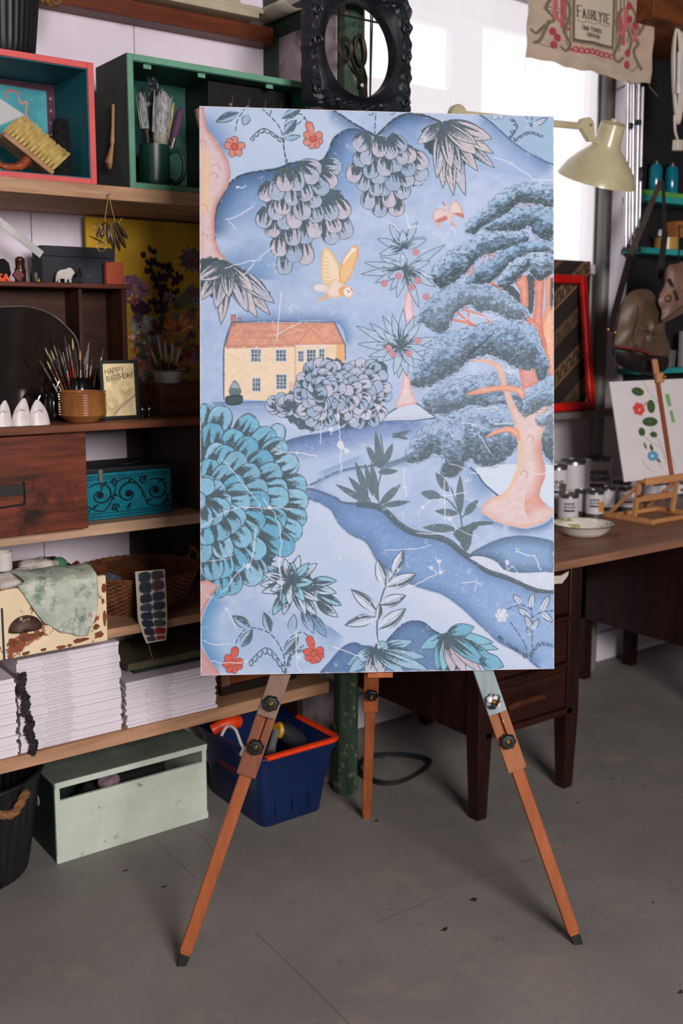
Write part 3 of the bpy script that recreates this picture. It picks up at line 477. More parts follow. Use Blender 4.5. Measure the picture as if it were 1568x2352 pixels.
    def ring(c, rx, ry, n, L, w, cols, a0=0, a1=2*pi, streak=.55, jit=.1, dark=DK, out=1.2, pointed=False, ndir=0):
        for i in range(n):
            a = a0+(a1-a0)*(i+.5)/n+(R.r.random()-.5)*jit; t = (c[0]+rx*cos(a), c[1]+ry*sin(a)); d = np.array((cos(a), sin(a)+ndir)); d = d/hypot(*d)
            R.petal((t[0]-d[0]*L, t[1]-d[1]*L), t, w*K, cols[R.r.integers(len(cols))], dark, streak, out, pointed, lines=9)
    BC = [(160, 174, 202), (174, 178, 204), (150, 168, 196), (184, 184, 206)]
    for (c, rs) in [((835, 905), [(66, 84, 17), (48, 62, 14), (30, 40, 10)]), ((765, 900), [(92, 72, 20), (70, 54, 17), (48, 38, 13), (27, 22, 8)]), ((672, 930), [(64, 32, 11), (40, 26, 9)]), ((735, 905), [(62, 84, 18), (45, 62, 15), (32, 42, 11), (17, 22, 7)])]:
        for rx, ry, n_ in rs: ring(c, rx, ry, n_, 33, 30, BC, streak=.62, jit=.35)
    # --- big turquoise bloom at the left edge
    TC = [(112, 172, 200), (128, 178, 206), (100, 162, 192), (140, 182, 208), (118, 168, 194)]
    R.fill([(455, 990), (520, 985), (600, 1010), (650, 1070), (680, 1130), (660, 1230), (600, 1320), (540, 1345), (455, 1330)], (58, 84, 96), k=4, rag=8)
    for t in [(492, 941), (573, 949), (640, 972)]: R.petal((t[0]-8, t[1]+60), t, 38*K, TC[2] if t[0] < 500 else (156, 184, 212), DK, .45, 2, lines=10)
    for k_, (rx, ry, n_, L, w) in enumerate([(252, 226, 15, 78, 56), (208, 184, 13, 76, 54), (164, 142, 11, 74, 52), (120, 102, 9, 70, 50), (76, 64, 6, 62, 46)]):
        ring((457, 1152), rx, ry, n_, L, w, TC, -pi*.5+.04*k_, pi*.5, .74, .22, DK, 1.7)
    R.petal((430, 1128), (494, 1112), 44*K, TC[1], DK, .25, 1.8); R.petal((430, 1150), (474, 1150), 46*K, (124, 170, 198), DK, .2, 1.8)
    # --- lower left trunk and arch
    R.fill([(455, 1335), (500, 1344), (498, 1352), (481, 1377), (466, 1408), (462, 1450), (455, 1450)], (196, 160, 158), edge=(178, 122, 118), ew=6, k=2); R.fill([(455, 1478), (463, 1488), (484, 1519), (508, 1552), (455, 1552)], (192, 146, 146), edge=(184, 124, 116), ew=6, k=2)
    ar = [(503, 1352), (478, 1390), (464, 1430), (465, 1476), (482, 1512), (508, 1546)]; R.shade(ar, 30, (84, 138, 186), -1, .95, p=.8); R.shade([(500, 1400), (520, 1500), (700, 1540)], 80, (150, 180, 212), -1, .5, p=.8)
    # --- dahlia
    R.ell((668, 1338), 48, 44, (66, 84, 94), rag=6)
    tips = [(570, 450), (600, 350), (625, 285), (775, 225), (850, 255), (905, 198), (988, 262), (1053, 268), (1025, 425), (1218, 415), (1215, 518), (1258, 622), (1228, 722), (1130, 890), (1020, 855), (960, 705), (1048, 710), (770, 702), (680, 705), (655, 500), (585, 515), (820, 622), (1075, 590), (950, 590), (700, 420), (760, 620)]
    tips = sorted([((440+x*.2742), (1220+y*.2742)) for x, y in tips], key=lambda t: -hypot(t[0]-668, t[1]-1338))
    for t in tips:
        d = hypot(t[0]-668, t[1]-1338); f = max(0, 1-62/d); R.petal((668+(t[0]-668)*f, 1338+(t[1]-1338)*f), t, 24*K, [(176, 194, 216), (140, 184, 208), (186, 198, 218)][R.r.integers(3)], DK, .68, 1.5, True, lines=11)
    # --- white leaf plant
    st = [(867, 1478), (866, 1430), (872, 1390), (884, 1350), (905, 1320)]; R.stroke(st, 2.2, (60, 76, 88), k=5)
    def leaf(b, t, w, col=(196, 204, 222), side=0): R.petal(b, t, w*K, col, DK, .0, 1.5, True); R.stroke([b, ((b[0]+t[0])/2+side, (b[1]+t[1])/2+side), t], 1.0, (90, 106, 122), alpha=.8)
    for b, t, w in [((886, 1350), (866, 1284), 30), ((904, 1318), (926, 1262), 26), ((890, 1348), (956, 1318), 30), ((872, 1390), (932, 1368), 28), ((870, 1446), (932, 1398), 32), ((866, 1404), (806, 1354), 28), ((866, 1416), (792, 1436), 28), ((868, 1425), (872, 1385), 16)]:
        leaf(b, t, w); v = np.array(t)-b; nrm = np.array((-v[1], v[0]))/hypot(*v); m_ = (np.array(b)+t)/2+nrm*w*.27; R.stroke([b, m_, t], 5, DK, k=5, alpha=.85, wear=.3, taper=.8)
    # --- flat grey plants
    GP = (86, 102, 112)
    def gl(pts): R.fill(pts, GP, k=4, alpha=.9, rag=1)
    for b, t, w in [((1054, 1225), (1055, 1092), 0), ((1056, 1182), (1056, 1092), 18), ((1030, 1130), (1000, 1086), 20), ((1012, 1142), (966, 1132), 22), ((1052, 1180), (998, 1174), 16), ((1066, 1184), (1098, 1148), 18), ((1045, 1215), (970, 1212), 20), ((1078, 1220), (1100, 1200), 16), ((872, 1160), (920, 1112), 18), ((878, 1162), (942, 1152), 14), ((866, 1150), (852, 1060), 16), ((852, 1158), (800, 1095), 18), ((846, 1156), (770, 1112), 15), ((868, 1085), (914, 1082), 14), ((870, 1075), (840, 1020), 16), ((880, 1070), (902, 1018), 16), ((875, 1080), (862, 990), 16), ((900, 1005), (942, 990), 12), ((900, 996), (938, 1010), 10), ((845, 1140), (815, 1060), 16), ((856, 1140), (838, 1064), 14)]:
        if w: R.petal(b, t, w*K, GP, GP, 0, 0, True, alpha=.9)
    for l in ([(1073, 1262), (1062, 1215), (1056, 1180), (1035, 1120)], [(1057, 1182), (1030, 1150), (1012, 1142)], [(1058, 1190), (1066, 1184)], [(872, 1168), (868, 1120), (880, 1060), (874, 1000)], [(1066, 1262), (1050, 1225), (1000, 1204)]): R.stroke(l, 2.4, GP, k=5)
    R.fill([(1042, 1222), (1090, 1200), (1085, 1225), (1074, 1268), (1050, 1240)], GP, k=3, rag=3); R.stroke([(1080, 1225), (1092, 1205), (1130, 1202)], 8, GP, k=4, taper=.5)
    R.stroke([(880, 1075), (920, 1058), (940, 1050)], 9, (104, 122, 146), k=4, alpha=.8)
    # --- red blossoms and sprays
    def blossom(c, pet, r=12, col=(206, 128, 112), bell=None):
        for a in pet: a = radians(a); R.petal((c[0]+3*cos(a), c[1]+3*sin(a)), (c[0]+r*2.1*cos(a), c[1]+r*2.1*sin(a)), 17*K, col, (140, 70, 64), .18, 1.2, oc=(74, 66, 84))
        R.ell(c, 9, 9, (196, 88, 66), edge=(120, 60, 60), ew=2.5)
        if bell: R.petal((c[0], c[1]-4), bell, 18*K, col, (140, 70, 64), .1, 1.2, oc=(74, 66, 84))
    blossom((538, 337), (270, 225, 190, 110, 55, 350)); blossom((718, 318), (20, 60, 100, 150, -30, 210), bell=(706, 278))
    RB = (206, 88, 72); blossom((721, 1500), (20, 60, 95, 140, 190, -25), 12, RB, (708, 1460)); blossom((535, 1522), (30, 80, 120, 170, 225, -10), 12, RB, (542, 1484))
    SP = (62, 82, 98)
    def arcscallop(a, b, h, n, flip=1, w=14):
        P = spline([a, ((a[0]+b[0])/2+h[0], (a[1]+b[1])/2+h[1]), b], 12); R.stroke(P, 1.7, SP, dash=(9, 2)); Q = P+np.array(h)*-.32; R.stroke(Q[2:], 1.3, SP, dash=(8, 3)); m_ = len(P)//n
        for i in range(n):
            p, q = P[i*m_], P[min((i+1)*m_, len(P)-1)]; c = (p+q)/2-np.array(h)*.30; R.stroke([p, c-np.array((3, 0)), c+np.array((3, 0)), q], 1.2, SP, k=4)
    arcscallop((574, 318), (645, 320), (-4, -24), 6); arcscallop((573, 1520), (655, 1535), (0, -40), 8); arcscallop((660, 1530), (695, 1492), (-10, -12), 5); arcscallop((1215, 1506), (1272, 1482), (-6, -16), 7); arcscallop((1172, 318), (1176, 272), (14, -4), 4); arcscallop((1180, 322), (1246, 312), (0, -14), 6)
    for s_ in ([(656, 378), (650, 330), (640, 290), (600, 248)], [(660, 375), (652, 320), (700, 270)], [(540, 300), (545, 275), (560, 252)], [(650, 312), (660, 270), (690, 262), (706, 282)], [(652, 320), (630, 310)], [(860, 310), (861, 280), (863, 250)], [(620, 262), (625, 244)], [(655, 1545), (650, 1500), (620, 1455), (570, 1442), (545, 1470), (541, 1490)], [(655, 1545), (655, 1480), (690, 1452), (708, 1462)], [(657, 1545), (665, 1510), (700, 1480)], [(1220, 1520), (1222, 1470), (1220, 1380)], [(1220, 1420), (1245, 1406), (1274, 1404)], [(1220, 1400), (1195, 1390), (1165, 1400)], [(1210, 1510), (1205, 1480), (1172, 1430)], [(1218, 290), (1205, 262)], [(1220, 290), (1222, 262)], [(1222, 288), (1260, 268)], [(1182, 325), (1172, 300)]): R.stroke(s_, 1.8, SP, k=5, dash=(10, 3))
    for b, t, w, sd in [((548, 258), (494, 280), 22, 1), ((570, 262), (558, 288), 20, 0), ((646, 272), (692, 248), 20, 1), ((652, 308), (680, 275), 22, 1), ((576, 1442), (534, 1414), 24, 1), ((622, 1452), (606, 1406), 22, 1), ((668, 1456), (676, 1410), 22, 0), ((552, 1488), (580, 1445), 24, 1), ((652, 1505), (686, 1462), 22, 1), ((652, 320), (690, 312), 14, 0)]:
        R.petal(b, t, w*K, (146, 172, 202), DK, 0, 1.5, True); v = np.array(t)-b; nr = np.array((-v[1], v[0]))/hypot(*v)
        if sd: R.stroke([b, (np.array(b)+t)/2+nr*w*.18, t], w*.36, DK, k=5, alpha=.8, wear=.3, taper=.9)
    for b, t, w in [((1196, 1386), (1178, 1366), 16), ((1218, 1396), (1224, 1362), 16), ((1242, 1406), (1262, 1366), 17), ((1214, 1418), (1188, 1396), 16), ((1218, 1440), (1204, 1412), 13), ((1222, 1448), (1238, 1420), 14), ((1244, 1408), (1270, 1430), 16), ((1216, 1462), (1210, 1440), 10), ((1222, 290), (1258, 270), 14), ((886, 262), (910, 254), 12), ((840, 256), (858, 262), 12)]: leaf(b, t, w, (190, 200, 220))
    for c in [(1152, 1414)]:
        for a in range(0, 360, 60): R.ell((c[0]+9*cos(radians(a)), c[1]+10*sin(radians(a))), 8, 8, (200, 208, 224), edge=(120, 140, 164), ew=1.6)
        R.ell(c, 7, 7, (204, 210, 224))
    for c in [(1136, 268), (1150, 266)]: R.ell(c, 8, 8, (170, 188, 212), edge=(80, 100, 120), ew=1.8)
    # --- foot-of-panel blooms
    hb = [(740, 1552), (756, 1520), (782, 1490), (800, 1478), (818, 1475), (832, 1482)]; R.fill(hb+[(862, 1490), (862, 1552)], (84, 114, 160), k=3, edge=(66, 94, 136), ew=12, alpha=.95)
    hc = [(866, 1500), (890, 1470), (920, 1438), (945, 1427), (972, 1430), (995, 1448), (1014, 1462)]; R.fill(hc+[(1040, 1552), (866, 1552)], (96, 126, 170), k=3, edge=(70, 98, 138), ew=14); R.stroke(hc, 2.4, (58, 82, 112), k=5, wear=.3)
    R.shade([(680, 1400), (740, 1430), (800, 1470)], 40, (96, 128, 176), 1, .7)
    FC = [(142, 178, 204), (150, 182, 208), (176, 178, 198), (130, 170, 200)]
    for t in [(795, 1528), (800, 1545), (822, 1512), (848, 1550), (880, 1552), (912, 1535), (912, 1515), (950, 1472), (978, 1510), (930, 1548), (890, 1480), (985, 1540)]: R.petal((862, 1494), t, 30*K, FC[R.r.integers(4)], (54, 78, 92), .6, 1.2, hypot(t[0]-862, t[1]-1494) > 60, lines=12)
    R.fill([(1000, 1470), (1020, 1456), (1050, 1462), (1075, 1500), (1060, 1545), (1010, 1540)], (66, 88, 100), k=4, rag=4)
    for t, c in [((964, 1490), 0), ((1002, 1540), 1), ((1018, 1546), 0), ((1042, 1552), 2), ((1072, 1552), 2), ((1108, 1548), 2), ((1128, 1492), 2), ((1145, 1492), 0), ((1134, 1476), 0), ((1156, 1534), 1), ((1090, 1440), 1), ((1100, 1515), 2), ((1120, 1530), 1)]: R.petal((1024, 1460), t, (30 if c != 1 else 36)*K, [(126, 176, 200), (108, 164, 190), (186, 172, 186)][c], (60, 80, 92), .5, 1.3, True, lines=12)
    R.petal((1100, 1515), (1157, 1530), 40*K, (110, 166, 192), (56, 78, 92), .35, 1.6, True)
    # --- wear: cracks, chips, specks
    CR = (214, 214, 226)
    cr = [[(552, 431), (565, 427)], [(518, 504), (540, 498), (565, 484), (582, 472)], [(524, 508), (540, 525)], [(517, 616), (560, 602), (592, 597), (598, 590), (625, 565)], [(560, 632), (575, 615), (583, 600)], [(508, 1050), (540, 1090), (590, 1150), (600, 1175)], [(458, 1212), (500, 1185), (540, 1168), (600, 1166), (670, 1170)], [(606, 1146), (630, 1180), (645, 1230), (642, 1300), (645, 1340)], [(560, 1295), (572, 1305), (585, 1250), (588, 1215)], [(510, 1360), (560, 1300)], [(480, 1286), (520, 1284), (534, 1272)], [(630, 1041), (682, 1040), (730, 1048)], [(775, 935), (780, 990), (782, 1020), (783, 1085)], [(735, 1020), (738, 960)], [(760, 1000), (775, 985), (880, 930)], [(690, 740), (632, 770)], [(645, 670), (642, 700), (636, 780)], [(1132, 362), (1170, 375), (1210, 400), (1232, 414), (1275, 412)], [(932, 490), (940, 525), (945, 520), (962, 520)], [(1036, 522), (1020, 548)], [(1040, 520), (1046, 540)], [(890, 510), (905, 520), (915, 530)], [(1030, 1064), (1070, 1078)], [(1060, 973), (1096, 974)], [(1135, 974), (1180, 974)], [(1100, 1000), (1125, 1040)], [(1078, 1085), (1150, 1092)], [(930, 1075), (928, 1110), (935, 1140)], [(960, 1180), (985, 1150), (1010, 1150)], [(1015, 1190), (1035, 1195), (1050, 1215), (1100, 1235)], [(958, 1224), (1020, 1226)], [(1018, 1140), (1072, 1132)], [(1020, 1100), (1022, 1200)], [(880, 1264), (950, 1262), (990, 1252)], [(1000, 1280), (1010, 1300), (1008, 1320), (1022, 1310)], [(985, 1302), (1000, 1318), (960, 1340), (935, 1350)], [(1060, 1340), (1092, 1336), (1095, 1330)], [(1090, 1358), (1095, 1340), (1105, 1345)], [(1184, 1260), (1190, 1268), (1230, 1278)], [(1160, 1290), (1168, 1310), (1175, 1300), (1190, 1320)], [(1226, 1275), (1240, 1310)], [(1250, 1086), (1276, 1082)], [(1215, 1089), (1250, 1090)], [(465, 1470), (500, 1480), (530, 1478)], [(475, 1368), (490, 1372)], [(518, 1395), (530, 1415), (545, 1450)], [(765, 1485), (830, 1508)], [(485, 1518), (530, 1522), (570, 1518)], [(682, 1450), (680, 1520), (690, 1540)], [(1095, 940), (1140, 935)], [(1150, 850), (1180, 855)], [(1165, 840), (1172, 862)], [(1068, 735), (1095, 725), (1130, 735), (1160, 722)], [(640, 1280), (646, 1330), (645, 1380)], [(864, 1460), (870, 1490)]]
    for c in cr:
        if len(c) > 1:
            P = spline(c, 4); P = P+R.r.normal(0, 1.0, P.shape); R.stroke(P, 1.3+.8*R.r.random(), CR, alpha=.85, wear=.25)
    for p_, r_ in [((545, 430), 5), ((783, 1020), 11), ((795, 1035), 9), ((760, 985), 6), ((570, 1300), 7), ((620, 1166), 5), ((1007, 1290), 6), ((990, 1305), 5), ((1012, 1315), 5), ((1165, 1292), 6), ((1032, 1192), 6), ((970, 1165), 5), ((780, 1282), 4), ((680, 1040), 4), ((940, 520), 4), ((930, 1120), 4), ((520, 1400), 4), ((686, 1510), 5)]:
        a = R.r.random(7)*.7+.5; R.fill([(p_[0]+r_*a[i]*cos(2*pi*i/7), p_[1]+r_*a[i]*sin(2*pi*i/7)) for i in range(7)], CR, k=0, alpha=.9)
    for _ in range(230):
        x, y = 457+R.r.random()*815, 250+R.r.random()*1290; a = R.r.random()*6.3; l = 3+R.r.random()*9; R.stroke([(x, y), (x+l*cos(a), y+l*sin(a)), (x+l*1.4*cos(a+.5), y+l*1.4*sin(a+.5))], .9, CR, alpha=.55)
    R.speck(1300, CR, .35, 1.0, alpha=.55)
    R.speck(260, CR, .4, 1.2, box=(PW*.35, PH*.72, PW, PH*.92), alpha=.7)
    w_ = sstep(.70, .86, R.noise(26, 20, 41))*.55*sstep(.45, .65, R.noise(3, 3, 43)); R.img = R.img*(1-w_[..., None])+np.array(CR)*w_[..., None]
    w_ = sstep(.5, .8, R.noise(3, 2, 44))*.10; R.img = R.img*(1-w_[..., None])+np.array((200, 206, 222.))*w_[..., None]
    R.text('MelissaWhite', (1141, 1467), 10, (40, 52, 66), 1.0, slope=radians(36))
    # chipped rim
    X = np.minimum(np.arange(PW), PW-1-np.arange(PW))[None, :]; Y = np.minimum(np.arange(PH), PH-1-np.arange(PH))[:, None]; d = np.minimum(X, Y)+(R.noise(6, 6, 50)-.5)*4; e = sstep(2.2, .4, d)[..., None]*.8; R.img = R.img*(1-e)+np.array((206, 200, 208.))*e
    return R
# ================================================================== THE SETTING
def struct(name, mb, m, parent=None, **kw):
    o = mb.build(name, m, parent, **kw)
    if not parent: o['kind'] = 'structure'
    return o
WY = 3.0                                   # face of the long back wall
concrete = M('worn_grey_concrete', (128, 121, 116), (112, 106, 103), scale=2.2, rough=.62, bump=.12, bscale=60, spots=[((138, 126, 114), 3.3, .56, .72), ((96, 92, 90), 9, .63, .72), ((156, 148, 138), 38, .70, .725), ((58, 56, 56), 52, .71, .73), ((96, 86, 80), 90, .60, .68), ((66, 62, 58), 230, .62, .70)])
def speck_mat(): pass
fl_o = struct('floor', Box(-4, 5.2, -4, 3.1, -.1, 0), concrete)
crk = M('hairline_joint', (70, 66, 62), (84, 80, 74), rough=.8)
for pl in ([(585, 2140), (700, 2250), (830, 2380)], [(1090, 2020), (1180, 1988), (1300, 1945)], [(860, 2120), (960, 2080), (1000, 2060)], [(430, 1900), (470, 1925), (490, 1960)], [(1010, 1905), (1120, 1860)], [(330, 1905), (420, 1990), (450, 2020)]):
    P = [AZ(x, y, .0) for x, y in pl]; mb = MB()
    Q = vspline([(p.x, p.y, 0) for p in P], 6)
    for p, q in zip(Q[:-1], Q[1:]): d = (q-p).normalized(); n_ = Vector((-d.y, d.x, 0))*.0008; mb.add([p-n_+Vector((0, 0, .0003)), q-n_+Vector((0, 0, .0003)), q+n_+Vector((0, 0, .0003)), p+n_+Vector((0, 0, .0003))], [(0, 1, 2, 3)])
    struct('hairline_crack', mb, crk, fl_o)
sp_m = M('dried_paint_drip', (170, 160, 150), rough=.6); gd = M('dark_floor_mark', (44, 46, 44), rough=.7); rd = M('rust_floor_mark', (92, 52, 44), rough=.8)
for i, (x, y, r, m_) in enumerate([(1043, 1903, .004, sp_m), (1157, 1892, .003, sp_m), (1230, 1955, .004, sp_m), (1200, 1953, .003, sp_m), (905, 1985, .0035, sp_m), (1335, 1820, .003, sp_m), (1405, 1788, .006, gd), (1430, 1795, .005, gd), (862, 1886, .008, gd), (1325, 1845, .007, gd), (895, 2090, .005, gd), (380, 2035, .009, gd), (290, 1998, .009, rd), (1020, 2135, .010, gd), (1085, 2068, .011, gd), (700, 1990, .003, sp_m), (250, 2300, .004, sp_m), (640, 2330, .003, sp_m), (1500, 2072, .005, gd), (1562, 2278, .008, gd), (330, 2060, .003, sp_m), (560, 1960, .004, sp_m), (1290, 2140, .003, sp_m), (1470, 1905, .003, sp_m), (500, 2140, .003, sp_m)]):
    p = AZ(x, y, 0); struct('floor_fleck', MB().add([(p.x+r*(.6+.5*sin(7*k+i))*cos(k*.9)*1.5, p.y+r*(.6+.4*cos(5*k+i))*sin(k*.9), .0004) for k in range(7)], [tuple(range(7))]), m_, fl_o)
limewash = M('off_white_wall_paint', (226, 212, 224), (212, 198, 210), scale=5, rough=.85, spots=[((158, 146, 152), 14, .62, .75)])
plaster = M('bare_pinkish_plaster', (188, 170, 172), (150, 132, 138), scale=9, rough=.9, spots=[((110, 92, 100), 13, .55, .70)])
green_paint = M('chipped_dark_green_paint', (52, 76, 54), (36, 52, 42), scale=6, stretch=(6, 6, 1), rough=.55, bump=.3, spots=[((104, 112, 92), 20, .56, .64), ((128, 108, 90), 34, .60, .64), ((34, 34, 30), 26, .62, .66)])
dark_green = M('dark_green_timber_paint', (34, 52, 40), (26, 36, 32), scale=6, rough=.6, spots=[((120, 140, 120), 42, .70, .72)])
w = struct('wall_left', Box(-2.5, 1.9, WY+.012, WY+.1, 0, 2.8), limewash)
xs = [-2.5, -1.0, AY(72, 520, WY).x, AY(308, 90, WY).x, 1.9]
for a, b in zip(xs[:-1], xs[1:]): struct('wall_panel', Box(a+.0012, b-.0012, WY, WY+.011, .1, 2.8), limewash, w, bevel=.001)
# short return wall at the right end of the shelving, with painted studs
PX = 1.905
wp = struct('wall_return', Box(PX, PX+.02, 2.62, WY, 0, 2.8), plaster)
struct('stud', Box(PX-.016, PX-.0005, 2.93, WY-.001, 0, 2.8), dark_green, wp, bevel=.002)
zr = AX(700, 60, PX).z
struct('rail', Box(PX-.018, PX-.0005, 2.635, 2.929, zr-.004, zr+.072), dark_green, wp, bevel=.002); struct('rail', Box(PX-.018, PX-.0005, 2.635, 2.929, 1.0, 1.07), dark_green, wp, bevel=.002)
tr = struct('trim_1', MB().lathe([(.040, 0), (.041, .02), (.040, 1.1), (.039, 2.8)], 8, Matrix.Translation((PX+.012, 2.59, 0)) @ Matrix(((1, 0, .010, 0), (0, 1, 0, 0), (0, 0, 1, 0), (0, 0, 0, 1))) @ Matrix.Rotation(pi/8, 4, 'Z')), green_paint)
tr['label'] = 'green painted timber post with chipped paint standing on the floor'
# window wall with opening
z0 = AY(1300, 606, WY).z; xw0 = 2.05; xw1 = AY(1366, 500, WY).x; z1 = 2.62
wr = struct('wall_right', Box(PX+.02, xw0, WY, WY+.1, 0, 2.8), limewash)
white_wall = M('white_wall_paint', (222, 212, 222), (208, 198, 210), scale=4, rough=.8)
for n_, bx in (('wall_panel', (xw1, 5.2, WY, WY+.1, 0, 2.8)), ('wall_panel', (xw0, xw1, WY, WY+.1, 0, z0)), ('wall_panel', (xw0, xw1, WY, WY+.1, z1, 2.8))): struct(n_, Box(*bx), white_wall, wr)
winpaint = M('white_window_paint', (236, 230, 238), (226, 218, 230), scale=3, rough=.5)
wo = bpy.data.objects.new('window_1', None); COL.objects.link(wo); wo['kind'] = 'structure'; wo['label'] = 'bright white window with pale blind'
xm0, xm1 = AY(1036, 130, WY).x, AY(1106, 130, WY).x
def frame(x0, x1, za, zb, y0=WY-.005, y1=WY+.05): struct('window_frame', Box(x0, x1, y0, y1, za, zb), winpaint, wo, bevel=.004)
zt = AY(1110, 78, WY).z
frame(xm0, xm1, z0, z1); frame(xw0, xw0+.05, z0, z1); frame(xw1-.06, xw1, z0, z1); frame(xw0, xm0, zt-.005, z1); frame(xm1, xw1, zt+.03, z1, WY-.002); frame(xw0, xw1, z0-.04, z0, WY-.03); frame(xw0, xm0, AY(960, 240, WY).z-.06, AY(960, 196, WY).z)
skyglass = bpy.data.materials.new('daylit_blind'); skyglass.use_nodes = True; nt = skyglass.node_tree; nt.nodes.clear(); e = nt.nodes.new('ShaderNodeEmission'); e.inputs[0].default_value = (1, .96, .985, 1); e.inputs[1].default_value = 1.6; oo = nt.nodes.new('ShaderNodeOutputMaterial'); nt.links.new(e.outputs[0], oo.inputs[0])
struct('pane', Box(xw0+.05, xm0, WY+.03, WY+.04, z0, z1), skyglass, wo); struct('pane', Box(xm1, xw1-.06, WY+.03, WY+.04, z0, z1), skyglass, wo)
blm = bpy.data.materials.new('backlit_sheer_blind'); blm.use_nodes = True; nt = blm.node_tree; nt.nodes.clear(); e = nt.nodes.new('ShaderNodeEmission'); e.inputs[0].default_value = (1, .955, .985, 1); e.inputs[1].default_value = .93; tb0 = nt.nodes.new('ShaderNodeBsdfTransparent'); mx_ = nt.nodes.new('ShaderNodeMixShader'); mx_.inputs[0].default_value = .76; oo = nt.nodes.new('ShaderNodeOutputMaterial'); nt.links.new(tb0.outputs[0], mx_.inputs[1]); nt.links.new(e.outputs[0], mx_.inputs[2]); nt.links.new(mx_.outputs[0], oo.inputs[0])
struct('sheer_blind', MB().sheet(lambda u, v: (xw0+.02+(xw1-xw0-.05)*u, WY-.018-.002*sin(60*u), z1+.1-(z1+.1-z0)*v), 80, 2), blm, wo)
dimw = M('bounce_cutting_dark_wall', (96, 84, 78), (80, 70, 66), scale=4, rough=.9); struct('wall_side', Box(5.2, 5.3, -4, 3.1, 0, 2.8), dimw); struct('wall_far_left', Box(-2.6, -2.5, -4, 3.1, 0, 2.8), dimw)  # unseen walls, coloured dark to cut the light bounced onto the floor
timber = wood('roof_timber', (120, 66, 34), (84, 44, 24), 0, .6)
struct('ceiling', Box(-2.6, 5.3, .6, 3.1, 2.8, 2.9), M('ceiling_boards', (120, 108, 100), (100, 90, 84), scale=4, rough=.9))
skirt = struct('baseboard_right', Box(2.05, 5.2, WY-.018, WY-.0005, 0, .13), white_wall, bevel=.004)
# ================================================================== PANEL AND EASEL
PC_ = [Vector(v) for v in ((1.2193, 2.2135, 1.9924), (1.9343, 1.7812, 1.9836), (1.8304, 1.6360, .6811), (1.1154, 2.0683, .6900))]
ex = (PC_[2]-PC_[3]).normalized(); ez = (PC_[0]-PC_[3]); ez = (ez-ex*ez.dot(ex)).normalized(); ey = ez.cross(ex)   # ey points away from the viewer
PWm = (PC_[2]-PC_[3]).length; PHm = (PC_[0]-PC_[3]).length
pr = thing('painting', 'large blue painted panel with house, owl and trees standing on an easel', 'painting'); pr.matrix_world = Matrix(((ex.x, ey.x, ez.x, PC_[3].x), (ex.y, ey.y, ez.y, PC_[3].y), (ex.z, ey.z, ez.z, PC_[3].z), (0, 0, 0, 1)))
Box(0, PWm, .0006, .018, 0, PHm).build('board', M('chipped_board_edge', (198, 190, 198), (150, 140, 144), scale=30, rough=.8), pr, bevel=.0012)
R_ = paint_panel()
PG = .83
link('painted_face', R_.mesh('painted_face', lambda u, v: np.stack([u*PWm, 0*u, PHm*(1-v)], 1), PG), PAINT('weathered_panel_paint', .62, .25, 190), pr)
easel = thing('artist_easel', 'orange-brown wooden tripod easel with black star knobs holding the painted panel', 'easel')
def EP(px, py, off):   # point on the plane of the easel's front frame
    d = Vector(ray(px, py)); n = ey; p0 = PC_[3]+n*off; t = (p0-Vector(CP)).dot(n)/d.dot(n); return Vector(CP)+d*t
ew_ = wood('varnished_beech_easel', (160, 88, 50), (134, 70, 38), 2, .45, spots=[((214, 190, 170), 46, .70, .715)], coat=.2)
eg = wood('paint_smeared_easel_left', (126, 102, 88), (106, 82, 70), 2, .6, spots=[((205, 196, 192), 20, .66, .72)])
eb = wood('paint_smeared_easel_right', (146, 158, 162), (122, 134, 138), 2, .6, spots=[((160, 100, 66), 9, .60, .63)])
mh = wood('darker_easel_wood', (128, 76, 54), (104, 60, 44), 2, .5, spots=[((190, 176, 168), 30, .66, .70)])
blackp = M('black_plastic', (22, 22, 24), (14, 14, 16), rough=.35, spec=.5); brass = M('brass', (168, 132, 76), (128, 98, 56), rough=.35, metal=1)
rubber = M('black_rubber', (20, 20, 21), (14, 14, 15), rough=.7)
def knob(p, n, parent, r=.0185, mat=None):
    z = -n; x, y, _ = basis(p, p+z); Mx = Matrix(((x.x, y.x, z.x, p.x), (x.y, y.y, z.y, p.y), (x.z, y.z, z.z, p.z), (0, 0, 0, 1)))
    rad = lambda a, h: 1+(.075*cos(7*a) if h > .007 else 0)
    k = MB().lathe([(r*.55, 0), (r*.55, .006), (r*.9, .008), (r, .012), (r*.97, .017), (r*.8, .020), (r*.45, .0205), (r*.38, .019)], 42, Mx, rad).build('knob', mat or blackp, parent)
    MB().lathe([(r*.34, .017), (r*.34, .021), (r*.2, .0225), (r*.12, .021)], 14, Mx).build('screw', brass, k)
def slotted(p0, p1, w_, t, n, s0, s1, sw, name, m, parent):    # board with a lengthwise slot
    x, y, z = basis(p0, p1, n); L = (p1-p0).length; mb = MB()
    def bx(a0, a1, l0, l1):
        q = lambda l: [p0+z*l+x*a0-y*t/2, p0+z*l+x*a1-y*t/2, p0+z*l+x*a1+y*t/2, p0+z*l+x*a0+y*t/2]
        mb.hexa(q(l0), q(l1))
    bx(-w_/2, -sw/2, s0, s1); bx(sw/2, w_/2, s0, s1); bx(-w_/2, w_/2, 0, s0); bx(-w_/2, w_/2, s1, L)
    return mb.build(name, m, parent, bevel=.0012)
apex = EP(876, 868, .05)
splash = M('white_paint_splash', (224, 220, 220), rough=.5)
